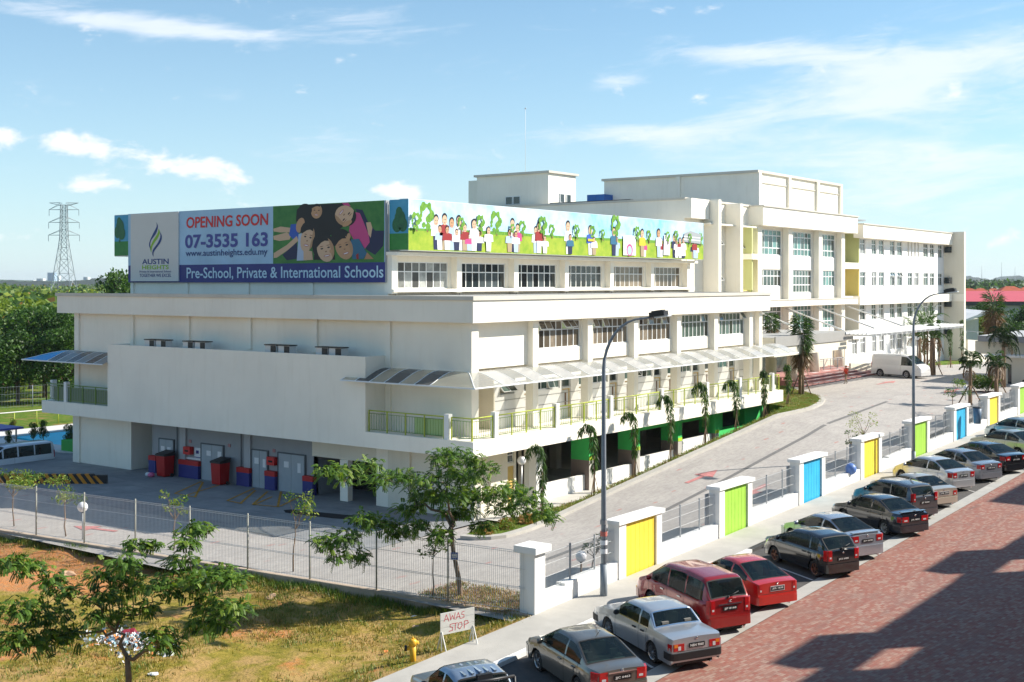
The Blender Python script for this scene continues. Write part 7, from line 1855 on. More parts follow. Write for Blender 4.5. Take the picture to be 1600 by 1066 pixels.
    # bumpers
    def plan(xend, sg, off, z0_, z1_, m, nm, wrap=.38, par=None):
        q = MB()
        wE = wf(xend); half = [(off, 0), (off, .45 * wE), (off * .95, .80 * wE), (off * .75, .97 * wE), (-.03, wf(xend - sg * .03) + off * .55), (-.12, wf(xend - sg * .12) + off * .45), (-wrap, wf(xend - sg * wrap) + off * .25)]
        pts = [(xend + sg * dx, -yy) for dx, yy in half[:0:-1]] + [(xend + sg * dx, yy) for dx, yy in half]
        n = len(pts); ins = [(x - sg * .14, yy * .90) for x, yy in pts]
        vs = [(x, yy, z0_) for x, yy in pts] + [(x, yy, z1_) for x, yy in pts] + [(x, yy, z1_) for x, yy in ins] + [(x, yy, z0_) for x, yy in ins]
        fs = []
        for i in range(n - 1): fs += [(i, i + 1, n + i + 1, n + i), (n + i, n + i + 1, 2 * n + i + 1, 2 * n + i), (3 * n + i, 3 * n + i + 1, i + 1, i)]
        q.add(vs, fs, m, False); return q.build(nm, par or t)
    bz = spec.get('bump', (.25, .52)); bm = spec.get('bm', pm); plan(-L / 2, -1, .05, *bz, bm, 'rear_bumper'); plan(L / 2, 1, .05, bz[0] - .02, bz[1] - .02, bm, 'front_bumper')
    # tail lamps
    tl = spec['tail']                                   # (y inner fraction, z0, z1, side length, amber)
    for sg in (1, -1):
        q = MB(); wE = wf(-L / 2); yi = wE * tl[0]; X = -L / 2 - .012
        pts = [(X, sg * yi), (X, sg * wE * .93), (X + .035, sg * (wf(-L / 2 + .03) + .006)), (X + tl[3], sg * (wf(X + tl[3]) + .007)), (X + tl[3], sg * (wf(X + tl[3]) - .05)), (X + .06, sg * (wE - .06)), (X + .05, sg * yi)]
        if tl[4] == 'split':
            zm = (tl[1] + tl[2]) / 2; q.prism(pts, tl[1], tl[2], LAMPR)
            q.box(X - .004, sg * (wE * .78), zm, X, sg * (wE * .93), tl[2] - .01, LAMPO); q.box(X - .004, sg * (wE * .66), tl[1] + .02, X, sg * (wE * .77), zm + .03, LAMPW)
        else:
            q.prism(pts, tl[1], tl[2], LAMPR); zm = tl[1] + (tl[2] - tl[1]) * .3
            q.box(X - .003, sg * (yi + (wE * .93 - yi) * .25), zm - .03, X, sg * (yi + (wE * .93 - yi) * .75), zm + .03, LAMPW if tl[4] else LAMPR)
        q.build('tail_light', t)
        q = MB(); X = L / 2 - .035; zf = spec.get('hl', .57); wE = wf(L / 2)
        pts = [(X, sg * wE * .5), (X, sg * wE * .9), (X - .05, sg * (wf(L / 2 - .04) + .006)), (X - .3, sg * (wf(L / 2 - .3) + .006)), (X - .3, sg * (wf(L / 2 - .3) - .06)), (X - .07, sg * wE * .5)]
        q.prism(pts, zf - .055, zf + .055, LAMPW); q.build('headlight', t)
    # boot gap, number plate, badge
    zp = spec['pz']; X = -L / 2 - (.056 if bz[0] < zp < bz[1] else .008)
    q = MB(); q.box(X - .012, -.26, zp - .065, X, .26, zp + .065, PLATE); po = q.build('number_plate', t)
    if plate:
        q = MB(); put_text(q, plate, PLW, (X - .0145, .22, zp - .038), (0, -1, 0), (0, 0, 1), .44, .075, .02); q.build('plate_lettering', po)
    if spec.get('pw'):
        q = MB(); q.box(X - .008, -.28, zp - .085, X + .001, .28, zp + .085, mat('plate_surround', (.6, .6, .6), .5)); q.build('plate_frame', po)
    q = MB(); bzz = spec.get('badge', zp + .17); q.ball((-L / 2 - .008, 0, bzz), .045, CHROME, 8, 6, (.2, 1.1, .8)); q.build('badge', t)
    if spec.get('bar'): q = MB(); q.box(-L / 2 - .03, -.42, spec['bar'] - .018, -L / 2, .42, spec['bar'] + .018, CHROME); q.build('chrome_strip', t)
    q = MB(); bg = spec.get('boot', (.55, .74)); yb = wf(-L / 2) * .80
    for z in bg[:1]: q.box(-L / 2 - .003, -yb, z - .006, -L / 2 + .0, yb, z + .006, GAP)
    q.build('boot_gap', t)
    if spec.get('spoiler'): q = MB(); x = spec['spoiler'][0]; zz = spec['spoiler'][1]; q.box(x - .1, -W * .38, zz, x + .08, W * .38, zz + .035, pm); q.box(x - .03, -W * .34, zz - .1, x + .03, -W * .31, zz, pm); q.box(x - .03, W * .31, zz - .1, x + .03, W * .34, zz, pm); q.build('spoiler', t)
    if spec.get('roofrib'):
        q = MB()
        for k in range(-2, 3): x0, x1 = spec['roofrib']; zt = top((x0 + x1) / 2) + .03 - .012 * abs(k); q.box(x0, k * .2 - .03, zt - .04, x1, k * .2 + .03, zt - .004, pm)
        q.build('roof_ribs', t)
    if spec.get('wiper'):
        x, z = spec['wiper']; q = MB(); q.tube([(x - .03, .05, z), (x + .02, -.36, z + .12)], .014, BLACK, 5); q.ball((x - .03, .05, z), .04, BLACK, 6, 4); q.build('rear_wiper', t)
    # antenna, inside things glimpsed on the parcel shelf
    if spec.get('ant'): x = spec['ant']; q = MB(); q.tube([(x, 0, top(x) + .02), (x - .25, 0, top(x) + .28)], .006, BLACK, 4); q.build('aerial', t)
    q = MB(); q.tube([(-L / 2 + .2, -W * .28, .2), (-L / 2 - .02, -W * .28, .2)], .035, CHROME, 8); q.build('exhaust', t)
    tm, rm = wheel_meshes(wr, .2, spec.get('rim', 'five'))
    for xa in (rx, fx):
        for sg in (1, -1):
            w = bpy.data.objects.new('wheel', tm); COL.objects.link(w); w.parent = t; w.location = (xa, sg * (W / 2 - .125), wr); w.rotation_euler = (0, random.uniform(0, 2), 0 if sg > 0 else math.pi)
            r_ = bpy.data.objects.new('rim', rm); COL.objects.link(r_); r_.parent = w
    return t


def sedan(L=4.4, W=1.70, H=1.47, wb=2.55, tz=.98, hz=.96, tl=.62, rr=.78, rl=1.35, wl=.75, **k):
    """tl boot length, rr run of rear glass, rl roof length, wl run of windscreen"""
    r0 = -L / 2; a = r0 + tl; b_ = a + rr; c = b_ + rl; d = c + wl
    s = dict(L=L, W=W, H=H, wb=wb, ro=k.pop('ro', .95), wr=k.pop('wr', .30), top=[(r0, tz - .03), (r0 + .12, tz + .005), (a, tz + .02), (b_, H - .055), ((b_ + c) / 2, H - .02), (c, H - .05), (d, hz + .0), (L / 2 - .35, hz - .17), (L / 2 - .08, hz - .27), (L / 2, hz - .36)],
             belt=[(r0, tz - .04), (a, tz - .02), (d, hz - .045), (L / 2 - .35, hz - .185), (L / 2 - .08, hz - .285), (L / 2, hz - .38)],
             wins=[(a + .33, (b_ + c) / 2 - .28), ((b_ + c) / 2 - .2, d - .30)], doors=[a + .40, (b_ + c) / 2 - .24, d - .12], handles=[a + .62, (b_ + c) / 2 + .0], mir=d - .38, rw=(a + .03, b_ - .03), ws=(c + .04, d - .02),
             tail=(.55, tz - .25, tz - .07, .22, True), pz=.70, boot=(.56, .9), tum=.34)
    s.update(k); return s


def hatch(L=3.9, W=1.68, H=1.52, wb=2.45, hz=1.0, bz=.98, rslope=.32, roof0=.0, wl=.85, hood=.95, **k):
    r0 = -L / 2; a = r0 + .05; b_ = a + rslope; d = L / 2 - hood; c = d - wl
    s = dict(L=L, W=W, H=H, wb=wb, ro=k.pop('ro', .62), wr=k.pop('wr', .30), top=[(r0, bz + .03), (a, bz + .06), (b_, H - .08), (b_ + .15, H - .03), ((b_ + c) / 2, H), (c, H - .06), (d, hz + .0), (L / 2 - .3, hz - .2), (L / 2 - .06, hz - .32), (L / 2, hz - .42)],
             belt=[(r0, bz - .02), (a, bz), (d, hz - .05), (L / 2 - .3, hz - .215), (L / 2 - .06, hz - .34), (L / 2, hz - .44)],
             wins=[(a + .42, (b_ + c) / 2 - .35), ((b_ + c) / 2 - .28, d - .28)], doors=[a + .55, (b_ + c) / 2 - .31, d - .12], handles=[a + .85, (b_ + c) / 2 - .05], mir=d - .42, rw=(a + .015, b_ - .015), ws=(c + .04, d - .02),
             tail=(.70, bz - .30, bz + .06, .10, True), pz=.66, boot=(.55, .9), tum=.20, sm=.05)
    s['hatch'] = 1; s.update(k); return s


A0 = R(60.2)
SILV = paint('silver', (.46, .48, .50), .55, .28); GREYD = paint('bronze_grey', (.15, .14, .12), .5, .28); REDM = paint('deep_red', (.30, .012, .012), .25); REDB = paint('bright_red', (.50, .018, .012), .1); BLK = paint('black', (.010, .011, .013), 0, .12); BLKN = paint('blue_black', (.016, .02, .03), .2, .15)
SILB = paint('silver_blue', (.40, .43, .48), .55, .26); DGREY = paint('dark_grey', (.085, .09, .10), .45, .25); CHAMP = paint('champagne', (.50, .46, .38), .45, .3); SILW = paint('pale_silver', (.54, .55, .56), .5, .28); MIDG = paint('mid_grey', (.28, .29, .32), .5, .27); OLIV = paint('olive_silver', (.38, .38, .30), .5, .28); TEAL = paint('teal_silver', (.34, .40, .40), .5, .28); BLUG = paint('steel_blue', (.26, .33, .42), .5, .28)
CG = 'cars parked at an angle along the wall'
def park(label, ru, rv, spec, pm, plate, zc=.2, ang=A0, **k):
    """ru,rv: photo pixel of the middle of the rear bumper's lower edge"""
    r = ray(ru, rv); kk = (HC + .021 * 32.8 - zc) / (.021 * r[0] - r[2]); rx, ry = kk * r[0], kk * r[1]
    L = spec['L']; return car(label, rx + math.cos(ang) * L / 2, ry + math.sin(ang) * L / 2, ang, spec, pm, plate, CG, **k)


park('bronze grey saloon with fabric toys on its parcel shelf, nearest fully visible car', 973, 1092, sedan(4.45, 1.72, 1.46, 2.55, tz=1.0, hz=.97, tl=.55, rr=.85, rl=1.25, wl=.8, tail=(.60, .68, .96, .24, True), pz=.78, bar=.93, badge=.97, shelf=mat('pale_parcel_shelf', (.45, .50, .48), .9), ant=-.75, bump=(.25, .6)), GREYD, 'JJC 6463')
park('boxy old silver saloon with black bumpers and amber tail lamps', 1089, 1036, sedan(4.78, 1.71, 1.45, 2.65, tz=.98, hz=.98, tl=1.0, rr=.42, rl=1.35, wl=.62, tum=.24, boxy=1, rnd=.16, tail=(.52, .62, .82, .18, 'split'), pz=.74, bm=BLACK, bump=(.36, .56), sm=.05, rim='steel', hm=BLACK, mm=BLACK, glass=GLASSC, rimm=CHROME, trim=CHROME, ro=1.1, boot=(.6, .9), badge=.93), SILV, 'NBN 9060')
park('large dark red people carrier with rear wiper and chrome strip', 1141, 982, hatch(4.55, 1.77, 1.76, 2.75, hz=1.12, bz=1.08, rslope=.30, wl=.95, hood=.85, wins=[(-1.95, -1.0), (-.92, .05), (.13, 1.10)], doors=[-.96, .09, 1.22], handles=[-.7, .35], mir=1.05, tail=(.74, .70, 1.12, .12, True), pz=.84, bar=.98, badge=1.06, wiper=(-2.24, 1.20), wr=.33, sill=.24, bump=(.28, .58), hm=CHROME, glass=GLASSC), REDM, 'JJP 8168')
park('bright red liftback saloon with white framed number plate', 1215, 943, sedan(4.2, 1.66, 1.38, 2.38, tz=.93, hz=.92, tl=.32, rr=.98, rl=1.0, wl=.75, tail=(.78, .60, .88, .16, True), pz=.72, pw=1, boxy=1, rnd=.2, bump=(.22, .5), badge=.87), REDB, 'JER 1838')
park('glossy black small hatchback with bronze wheels', 1318, 895, hatch(3.85, 1.68, 1.52, 2.45, hz=1.02, bz=.98, rslope=.40, wl=1.05, hood=.72, tail=(.72, .68, 1.05, .16, True), pz=.72, wiper=(-1.86, 1.10), rim='bronze', bump=(.24, .56), badge=.95), BLK, 'JKG 6488')
park('silver saloon with pinkish boot, big spoiler and dark rear glass', 1356, 868, sedan(4.5, 1.75, 1.44, 2.7, tz=1.02, hz=.92, tl=.52, rr=.95, rl=1.1, wl=1.0, tail=(.58, .74, .98, .22, True), pz=.78, spoiler=(-2.1, 1.07), badge=.97, bump=(.24, .6)), SILB, 'JLH 6698')
park('black saloon with twin round tail lamps and plated wheels', 1430, 832, sedan(4.5, 1.69, 1.42, 2.6, tz=.99, hz=.94, tl=.62, rr=.85, rl=1.15, wl=.82, tail=(.48, .66, .88, .2, True), pz=.74, rim='cap', spoiler=(-2.1, 1.04), badge=.92), BLKN, 'JHL 8825')
park('dark grey compact wagon with green tinted rear glass', 1446, 806, hatch(4.1, 1.67, 1.55, 2.5, hz=1.02, bz=1.0, rslope=.26, wl=.9, hood=.85, tail=(.78, .86, 1.22, .1, True), pz=.80, wiper=(-1.98, 1.1), badge=.98, wins=[(-1.7, -.7), (-.62, .95)], doors=[-.66, 1.0], mir=.85, handles=[-.45]), DGREY, 'JJT 8285')
park('old boxy champagne saloon with wide white number plate', 1476, 788, sedan(4.3, 1.65, 1.36, 2.38, tz=.94, hz=.92, tl=.42, rr=.85, rl=1.0, wl=.7, boxy=1, rnd=.18, tail=(.68, .60, .80, .14, True), pz=.72, pw=1, badge=.87), CHAMP, 'JFB 1868')
park('light silver saloon behind the old champagne one', 1506, 762, sedan(4.3, 1.70, 1.46, 2.55, tz=1.03, hz=.95, tl=.48, rr=.85, rl=1.25, wl=.95, tail=(.62, .72, .97, .26, True), pz=.80, badge=.98, bump=(.24, .58)), SILW, 'JLR 5380')
park('mid grey saloon between the light silver and the black saloons', 1549, 748, sedan(4.5, 1.72, 1.46, 2.6, tz=1.0, hz=.95, tl=.58, rr=.85, rl=1.2, wl=.9, tail=(.64, .74, .94, .2, True), pz=.76, badge=.92), MIDG, 'WPJ 2316')
park('black saloon with white trim behind its rear window, near the red paving edge', 1588, 735, sedan(4.7, 1.80, 1.46, 2.75, tz=1.03, hz=.96, tl=.55, rr=.95, rl=1.25, wl=.95, tail=(.56, .76, .97, .3, True), pz=.78, badge=.95, glass=GLASSC, ant=-.6), BLK, 'JKV 2200')
park('olive silver saloon cut by the right edge of the frame', 1628, 712, sedan(4.6, 1.75, 1.46, 2.65, tz=1.0, hz=.95, tl=.6, rr=.9, rl=1.2, wl=.9, tail=(.6, .72, .97, .24, True), pz=.76), OLIV, None, ang=R(64))
park('pale teal saloon beyond the olive one at the right edge', 1640, 690, sedan(4.4, 1.72, 1.46, 2.6, tz=1.0, hz=.95, tl=.6, rr=.9, rl=1.2, wl=.9, tail=(.6, .74, .97, .24, True), pz=.76), TEAL, None, ang=R(63))
# pick-up truck cut by the bottom edge
PK = dict(L=5.0, W=1.78, H=1.74, wb=3.05, ro=1.1, wr=.36, sill=.32, top=[(-2.5, 1.12), (-.72, 1.13), (-.64, 1.15), (-.42, 1.66), (.1, 1.735), (.62, 1.69), (1.32, 1.17), (2.15, 1.05), (2.42, .92), (2.5, .8)], belt=[(-2.5, 1.10), (-.7, 1.11), (1.32, 1.12), (2.15, 1.02), (2.42, .9), (2.5, .78)],
          wins=[(-.42, .18), (.26, 1.05)], doors=[-.5, .22, 1.2], handles=[-.25, .45], mir=.98, rw=(-.63, -.42), ws=(.66, 1.3), tail=(.82, .7, 1.05, .1, True), pz=.62, bm=CHROME, bump=(.45, .62), mm=BLACK, tum=.22, sm=.04, roofrib=(-.35, .45), glass=GLASSC)
pc = P(742, 1043, z=1.70 - .17)
a_ = R(62); pk = car('steel blue double cab pick-up at the bottom edge, only its ribbed roof showing', pc.x - math.cos(a_) * .05, pc.y - math.sin(a_) * .05, a_, PK, BLUG, None, CG, cat='pickup', name='pickup_truck')
q = MB()
for sg in (-.7, .7): q.tube([(-.85, sg, 1.0), (-.78, sg, 1.66)], .04, BLACK, 7)
q.tube([(-.78, -.7, 1.66), (-.78, .7, 1.66)], .04, BLACK, 7); q.build('roll_bar', pk); q = MB(); q.box(-.62, -.2, 1.60, -.5, .2, 1.76, BLACK); q.build('roof_box', pk)

# vans
VANW = paint('white_van', (.72, .71, .70), 0, .35)
def vanspec(L, H, windows, wb=3.1): 
    r0 = -L / 2
    return dict(van=1, hatch=1, L=L, W=1.72, H=H, wb=wb, ro=.92, wr=.33, sill=.25, top=[(r0, H - .18), (r0 + .12, H - .02), (.4, H), (L / 2 - 1.35, H - .06), (L / 2 - .42, 1.22), (L / 2 - .1, 1.05), (L / 2, .8)], belt=[(r0, 1.12), (L / 2 - .42, 1.12), (L / 2 - .1, 1.0), (L / 2, .78)], wins=windows, doors=[L / 2 - 1.95, L / 2 - .75],
                handles=[L / 2 - 1.75], mir=L / 2 - .72, rw=(r0 + .005, r0 + .1), ws=(L / 2 - 1.32, L / 2 - .45), tail=(.86, .85, 1.3, .08, True), pz=.7, tum=.11, sm=.08, boxy=1, rnd=.3, hl=.85, rim='steel', bump=(.27, .58), mm=BLACK)
ra, fa = P(1385.5, 587, z=2.62), P(1429, 591, z=2.62)
vd = R(-88); vc = (ra + fa) / 2
VL = 4.9; V1 = vanspec(VL, 2.02, [(VL / 2 - 1.9, VL / 2 - .68)], 2.6)
vd = math.atan2((fa - ra).y, (fa - ra).x); car('white panel van standing before the entrance ramp', vc.x, vc.y, vd + R(14), V1, VANW, None, None, 'van', 'panel_van', zref=2.6)
VL = 4.7; V2 = vanspec(VL, 1.85, [(-2.1, -1.0), (-.92, .1), (.2, 1.1), (1.2, 1.75)], 2.6)
car('white minibus with dark side windows parked by the pool at the left edge', 42.35, 69.2, R(180), V2, paint('minibus_white', (.66, .70, .74), 0, .3), None, None, 'minibus', 'minibus', zref=-.72)
q = MB(); q.box(36.0, 71.0, 1.75, 44.2, 74.0, 1.87, mat('violet_blue_sheet', (.07, .08, .36), .5)); [q.box(x, 71.4, -.1, x + .08, 71.48, 1.75, METAL) for x in (36.3, 40, 43.9)]; tag(q.build('parking_shelter', None, (36, 71, 0)), 'violet blue flat shelter roof behind the minibus at the left edge', 'shelter')
# ================================================================ SURROUNDINGS
# white railing and poles beyond the pool, lawn slope
t = thing('pool_rail', 'pale rail fence with green posts beyond the pool', 'fence', (46, 84, 0)); a = Vector((38, 86.4)); c = Vector((80, 84.6))
q = MB(); q.tube([(a.x, a.y, 1.15), (c.x, c.y, 1.15)], .05, WHITE, 6); q.build('handrail', t)
for i in range(24): p = a.lerp(c, i / 23); q = MB(); q.tube([(p.x, p.y, -.1), (p.x, p.y, 1.12)], .035, RAILG, 6); q.build('post', t)
t = thing('boundary_fence', 'grey mesh boundary fence on the lawn bank in front of the trees', 'fence', (40, 98, 0)); a = Vector((30, 104)); c = Vector((80, 96))
for i in range(18): p = a.lerp(c, i / 17); q = MB(); q.tube([(p.x, p.y, -.1), (p.x, p.y, 1.9)], .035, LAMPG, 6); q.build('post', t)
q = MB(); mesh_panel(q, a, c, 0, 1.9, 0, 0, LAMPG, .25, .008); stuff(q.build('wire_panel', t))

# shophouse row on the camera's side: its parapet throws the stepped shadow on the road
sh = thing('shophouse_row', 'row of brown four storey shophouses on the near side of the road', 'building', (0, -6, 0))
SHW = wallmat('shophouse_paint', (.34, .26, .22))
q = MB()
q.box(-70, -14, -1, -6, -.9, 15.0, SHW); q.box(6, -14, -1, 46.9, -.9, 15.0, SHW); q.box(46.9, -14, -1, 54.1, -.9, 13.3, SHW); q.box(54.1, -14, -1, 59.9, -.9, 15.0, SHW); q.box(59.9, -14, -1, 67.5, -.9, 13.3, SHW); q.box(67.5, -14, -1, 78, -.9, 15.0, SHW);
for a_ in (46.9, 59.9):
    q.box(a_, -1.3, 13.3, a_ + .9, -.9, 15, SHW); q.box(a_ + 3.6, -1.3, 13.3, a_ + (7.2 if a_ < 50 else 7.6), -.9, 15, SHW); q.box(a_, -1.3, 14.5, a_ + (7.2 if a_ < 50 else 7.6), -.9, 15.05, SHW)
q.box(6, -14, -1, 6.1, -13.9, 0, SHW); q.box(-6, -14, -1, 6, -3.2, 15.0, SHW); q.box(-6, -3.2, -1, 6, -.9, 8.6, SHW); q.box(-6, -3.2, 14.2, 6, -.9, 15.0, SHW); q.build('wall', sh)
for x0, x1 in ((49.1, 52.3), (61.7, 65.4), (34, 37.3), (18, 21.3)):
    q = MB(); q.box(x0, -1.6, 15.0, x1, -.7, 16.2, SHW); q.build('parapet_block', sh)
for x in np.arange(-66, 76, 6.0):
    if -9 < x < 6: continue
    for z in (3.6, 7.2, 10.8): window(sh, x + 3.6, -.86, math.pi, 3.0, z + .9, z + 2.4, 4, (1,), GLASSG, bar=.07)
sh2 = thing('corner_block', 'taller brown block at the far end of the shophouse row', 'building', (78, -6, 0))
q = MB(); q.box(78.2, -14, -1, 130, -.9, 18.4, SHW); q.build('wall', sh2)
for x in np.arange(81, 126, 6.0):
    for z in (3.6, 7.2, 10.8, 14.4): window(sh2, x + 3.6, -.86, math.pi, 3.0, z + .9, z + 2.4, 4, (1,), GLASSG, bar=.07)

# factory, houses, small white building behind the right wing
def farbox(q, u0, u1, Y, z0, z1, m, depth=30):
    x0, y0 = place(u0, Y); x1, y1 = place(u1, Y); d = Vector((.805, .593)) * depth
    q.prism([(x0, y0), (x1, y1), (x1 + d.x, y1 + d.y), (x0 + d.x, y0 + d.y)], z0, z1, m)
fc = thing('factory', 'long factory hall with pink red roof and dark fascia', 'factory', (*place(1560, 230), 0))
FW = mat('factory_wall', (.42, .42, .41), .8, .05, .2); RR = mat('pink_red_roof', (.50, .075, .10), .7, .06, .2)
q = MB(); farbox(q, 1380, 1760, 230, -1, 6.8, FW); q.build('wall', fc)
q = MB(); farbox(q, 1376, 1764, 229.4, 6.75, 7.5, mat('dark_fascia', (.06, .065, .075), .6), .7); q.build('fascia', fc)
q = MB(); xa, ya = place(1374, 229); xb, yb = place(1766, 229); d = Vector((.805, .593)) * 20
q.face([(xa, ya, 7.5), (xb, yb, 7.5), (xb + d.x, yb + d.y, 9.35), (xa + d.x, ya + d.y, 9.35)], RR); q.face([(xa + d.x, ya + d.y, 9.35), (xb + d.x, yb + d.y, 9.35), (xb + 2 * d.x, yb + 2 * d.y, 7.5), (xa + 2 * d.x, ya + 2 * d.y, 7.5)], RR); q.build('roof', fc)
for u0 in range(1386, 1740, 40):
    if u0 < 1500: continue
    q = MB(); farbox(q, u0 - 27 + 20, u0 - 8 + 20, 229.9, 2.55, 3.5, GLASSD, .3); q.build('window', fc)
    q = MB(); farbox(q, u0 + 8, u0 + 9.2, 229.8, -1, 6.75, mat('factory_pilaster', (.30, .30, .30), .8), .4); q.build('pilaster', fc)
q = MB(); farbox(q, 1480, 1700, 229.2, .9, 1.25, mat('dark_fascia', (.06, .065, .075), .6), .8); q.build('canopy', fc)
ORR = mat('orange_tile_roof', (.42, .085, .035), .8, .2, 1)
for i, (u, Y, w) in enumerate([(1514, 330, 36), (1532, 340, 34), (1552, 352, 30), (1578, 330, 52), (1604, 334, 44), (1630, 340, 50), (1500, 350, 30)]):
    x, y = place(u, Y); t = thing('house', ['red hipped roof house at the left of the row behind the factory', 'second red hipped roof behind the factory', 'small red roof in the gap of the row behind the factory', 'largest red hipped roof behind the factory', 'red roof at the right frame edge behind the factory', 'red roof beyond the frame behind the factory', 'red roof just hidden by the far fin wall'][i], 'house', (x, y, 0), 'red roofed houses behind the factory')
    rr = Vector((.593, -.805)); dd = Vector((.805, .593)); h = w / F * Y / 2; c = Vector((x, y)); e = [c - rr * h - dd * h * .8, c + rr * h - dd * h * .8, c + rr * h + dd * h * .8, c - rr * h + dd * h * .8]
    q = MB(); q.prism([p.to_tuple() for p in e], -1, 8.2, BEIGE); q.build('wall', t)
    q = MB(); zr = 8.2 + h * .42; a, b_ = c - rr * h * .25, c + rr * h * .25; P3 = lambda p, z: (p.x, p.y, z)
    e2 = [c + (p - c) * 1.08 for p in e]
    q.face([P3(e2[0], 8.1), P3(e2[1], 8.1), P3(b_, zr), P3(a, zr)], ORR); q.face([P3(e2[1], 8.1), P3(e2[2], 8.1), P3(b_, zr)], ORR); q.face([P3(e2[2], 8.1), P3(e2[3], 8.1), P3(a, zr), P3(b_, zr)], ORR); q.face([P3(e2[3], 8.1), P3(e2[0], 8.1), P3(a, zr)], ORR); q.build('roof', t)
an = thing('annexe', 'small white annexe with slanting flat roof right of the far fin wall', 'building', (*place(1525, 168), 0))
q = MB(); x0, y0 = place(1500, 166); x1, y1 = place(1529, 166); d = Vector((.805, .593)) * 8
q.prism([(x0, y0), (x1, y1), (x1 + d.x, y1 + d.y), (x0 + d.x, y0 + d.y)], -1, lambda x, y: 5.6 if (Vector((x, y)) - Vector((x0, y0))).length < (Vector((x, y)) - Vector((x1, y1))).length else 6.2, WHITE); q.build('wall', an)
q = MB(); a = Vector(place(1494, 164)); c = Vector(place(1545, 164)); d = Vector((.805, .593)) * 12
lo = [(a.x, a.y, 5.3), (c.x, c.y, 6.9), (c.x + d.x, c.y + d.y, 7.0), (a.x + d.x, a.y + d.y, 7.2)]; q.add(lo + [(x, y, z + .35) for x, y, z in lo], [(0, 1, 5, 4), (4, 5, 6, 7), (1, 2, 6, 5), (3, 0, 4, 7), (3, 2, 1, 0), (2, 3, 7, 6)], WHITE); q.build('roof', an)
# bank and low walls at the far end of the school drive
q = MB(); xs_ = lin(118, 175, 12)
b = MB(); b.prism([(120, 43.4), (150, 41.5), (185, 41.5), (185, 60), (150, 46), (145, 43.9)], .5, lambda x, y: 2.0, LAWNM); struct(b.build('grass_bank'))
q = MB(); q.prism([(146, 41.8), (175, 38), (175, 38.4), (146, 42.2)], 1, lambda x, y: 4.4 if x < 150 else 2.6, BEIGE); tag(q.build('ramp_parapet', None, (146, 42, 1)), 'beige sloping parapet with rail behind the small palms past the fin', 'wall')
t = thing('bank_railing', 'thin metal railing on the sloping parapet past the far fin', 'railing', (146, 42, 3)); q = MB(); q.tube([(146, 42, 5.4), (175, 38.2, 3.6)], .03, METAL, 5); q.build('handrail', t)
for i in range(10): f = i / 9; q = MB(); q.tube([(146 + 29 * f, 42 - 3.8 * f, 4.3 - 1.8 * f), (146 + 29 * f, 42 - 3.8 * f, 5.4 - 1.8 * f)], .025, METAL, 5); q.build('post', t)

# transmission tower
X0, Y0 = place(100, 520); py = thing('transmission_tower', 'tall steel lattice power pylon on the left horizon', 'pylon', (X0, Y0, 0)); PM = mat('pylon_steel', (.30, .34, .36), .6)
rr = Vector((.593, -.805, 0)); dd = Vector((.805, .593, 0)); B0 = Vector((X0, Y0, 0))
zs_ = [0, 8, 15, 21, 26, 30, 33.5, 36.5, 39, 41.5, 44]; hwv = lambda z: 5.2 - 3.8 * min(1, z / 29) if z < 29 else 1.4 - .3 * (z - 29) / 15
def corner(k, z): s1, s2 = [(-1, -1), (1, -1), (1, 1), (-1, 1)][k % 4]; w = hwv(z); return B0 + rr * (s1 * w) + dd * (s2 * w) + Vector((0, 0, z))
q = MB()
for k in range(4): q.tube([corner(k, z) for z in zs_], .16, PM, 4, False, False)
q.build('leg_frame', py); q = MB()
for i in range(len(zs_) - 1):
    for k in range(4): q.tube([corner(k, zs_[i]), corner(k + 1, zs_[i + 1])], .09, PM, 3, False, False); q.tube([corner(k + 1, zs_[i]), corner(k, zs_[i + 1])], .09, PM, 3, False, False); q.tube([corner(k, zs_[i + 1]), corner(k + 1, zs_[i + 1])], .08, PM, 3, False, False)
stuff(q.build('lattice', py))
for zc_, w, up in ((42.0, 6.3, 2.6), (36.6, 6.5, 2.2), (31.2, 6.6, 2.2), (44.9, 6.2, -1.2)):
    q = MB()
    for sg in (-1, 1):
        tip = B0 + rr * (sg * w) + Vector((0, 0, zc_))
        for s2 in (-1, 1):
            for zz in (zc_, zc_ + up): q.tube([B0 + rr * (sg * 1.2) + dd * (s2 * 1.2) + Vector((0, 0, zz)), tip], .10, PM, 3, False, False)
        if up > 0: q.tube([tip, tip - Vector((0, 0, 2.6))], .12, PM, 4, False, False)
    q.build('crossarm', py)
# far town
CT = [(74, 85, 4200, 46, (.30, .42, .55)), (85, 91, 4300, 36, (.55, .60, .64)), (57, 67, 4300, 26, (.62, .62, .60)), (130, 137, 4000, 30, (.60, .62, .62)), (104, 112, 4200, 18, (.45, .45, .45)), (40, 52, 4400, 20, (.60, .60, .58)), (10, 22, 4400, 18, (.5, .5, .5)), (150, 162, 4100, 18, (.55, .5, .48)), (118, 126, 4300, 20, (.5, .52, .5)), (28, 37, 4300, 16, (.55, .40, .36)), (-5, 6, 4300, 19, (.5, .52, .5)), (92, 101, 3900, 15, (.60, .58, .55)), (138, 148, 3900, 16, (.5, .40, .36)), (165, 176, 4200, 19, (.55, .57, .58))]
cl = ['tallest far tower block, blue and white, left of the pylon', 'pale slab attached right of the tall blue far tower', 'whitish block left of the tall blue far tower', 'slender white far tower right of the pylon', 'low grey block at the pylon foot', 'low white far block left of centre', 'low grey far block near the left edge', 'low brownish far block right of the slender tower', 'low far block just right of the pylon', 'low pinkish far block near the left edge', 'low far block at the very left edge', 'low pale block between tall tower and pylon', 'low reddish far block right of slender tower', 'low far block beside the banner hall']
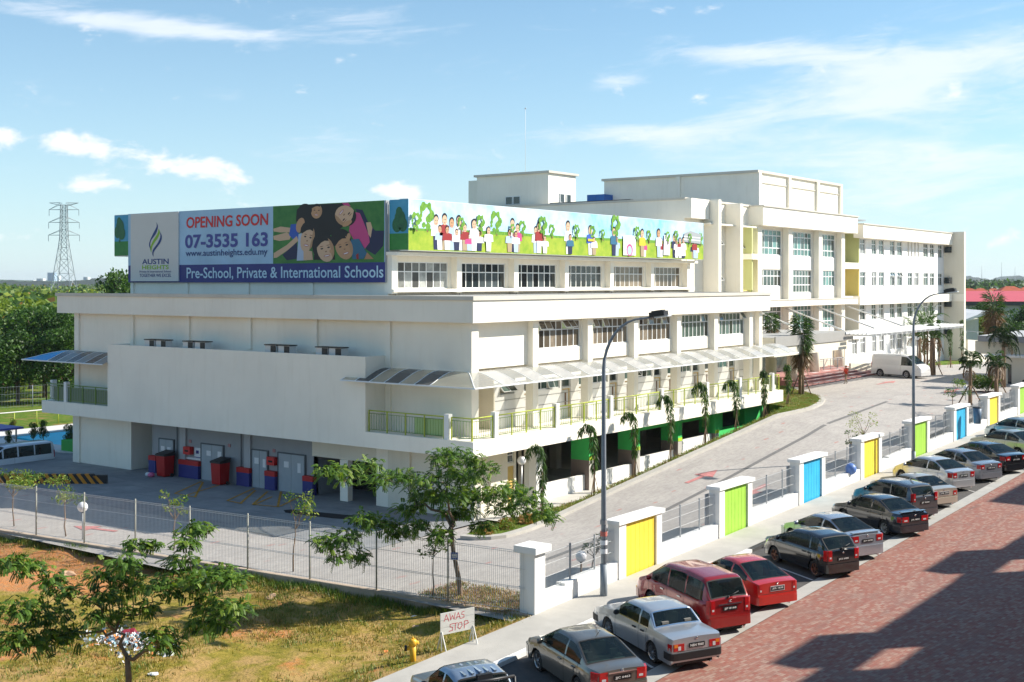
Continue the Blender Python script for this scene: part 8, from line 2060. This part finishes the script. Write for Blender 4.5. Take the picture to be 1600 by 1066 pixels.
for i, (u0, u1, Y, h, c) in enumerate(CT):
    t = thing('far_building', cl[i], 'building', (*place((u0 + u1) / 2, Y), 0), 'far town buildings'); q = MB(); farbox(q, u0, u1, Y, -1, h, mat('far_wall_%d' % 1 if False else 'far wall ' + str(c), c, .8), 25); q.build('wall', t)
    if h > 24:
        q = MB(); farbox(q, u0 + 1, u0 + (u1 - u0) * .6, Y - .6, 5, h - 3, mat('far_blue_glass', (.10, .25, .42), .3), .5); q.build('window_band', t)
rng = np.random.default_rng(31); b = MB()
for side, Yr, amp, base, u0, u1 in (('l', 3600, 5, 15, -900, 900), ('l', 6500, 8, 20, -900, 900), ('r', 2300, 5, 15, 1300, 2500), ('r', 5200, 9, 24, 1300, 2500)):
    us = np.arange(u0, u1, 4); hh = base + amp * (np.convolve(rng.normal(size=len(us) + 14), np.ones(15) / 4, 'valid'))
    for i in range(len(us) - 1):
        x0, y0 = place(us[i], Yr); x1, y1 = place(us[i + 1], Yr); d = Vector((.805, .593)) * 200; h0, h1 = hh[i] , hh[i + 1]
        b.face([(x0, y0, -2), (x1, y1, -2), (x1, y1, h1), (x0, y0, h0)], LF1); b.face([(x0, y0, h0), (x1, y1, h1), (x1 + d.x, y1 + d.y, h1 * .9), (x0 + d.x, y0 + d.y, h0 * .9)], LF1)
o = b.build('far_hills'); struct(o)
for i, (u, h) in enumerate([(1534, 42), (1565, 48), (1586, 40)]):
    x, y = place(u, 2200); t = thing('radio_mast', ['left of three thin masts on the right horizon', 'middle and tallest of three thin masts on the right horizon', 'right of three thin masts on the right horizon'][i], 'mast', (x, y, 0), 'masts on the horizon'); q = MB(); q.tube([(x, y, 0), (x, y, h)], [.7, .25], PM, 4); q.build('shaft', t)

# ---------------------------------------------------------------- haze
hz = MB(); hz.box(-2500, -2500, -2.3, 6800, 6800, 62, None if False else DARK)
ho = hz.build('haze'); ho.data.materials.clear(); hm = bpy.data.materials.new('haze_air'); hm.use_nodes = True; N = hm.node_tree.nodes; L_ = hm.node_tree.links
for n in list(N):
    if n.type != 'OUTPUT_MATERIAL': N.remove(n)
pv = N.new('ShaderNodeVolumePrincipled'); pv.inputs['Density'].default_value = .00008; pv.inputs['Color'].default_value = (.85, .92, 1, 1); pv.inputs['Anisotropy'].default_value = .2
L_.new(pv.outputs[0], N['Material Output'].inputs['Volume']); ho.data.materials.append(hm); stuff(ho); ho['label'] = 'pale blue haze over the far town and horizon'; ho['category'] = 'haze'
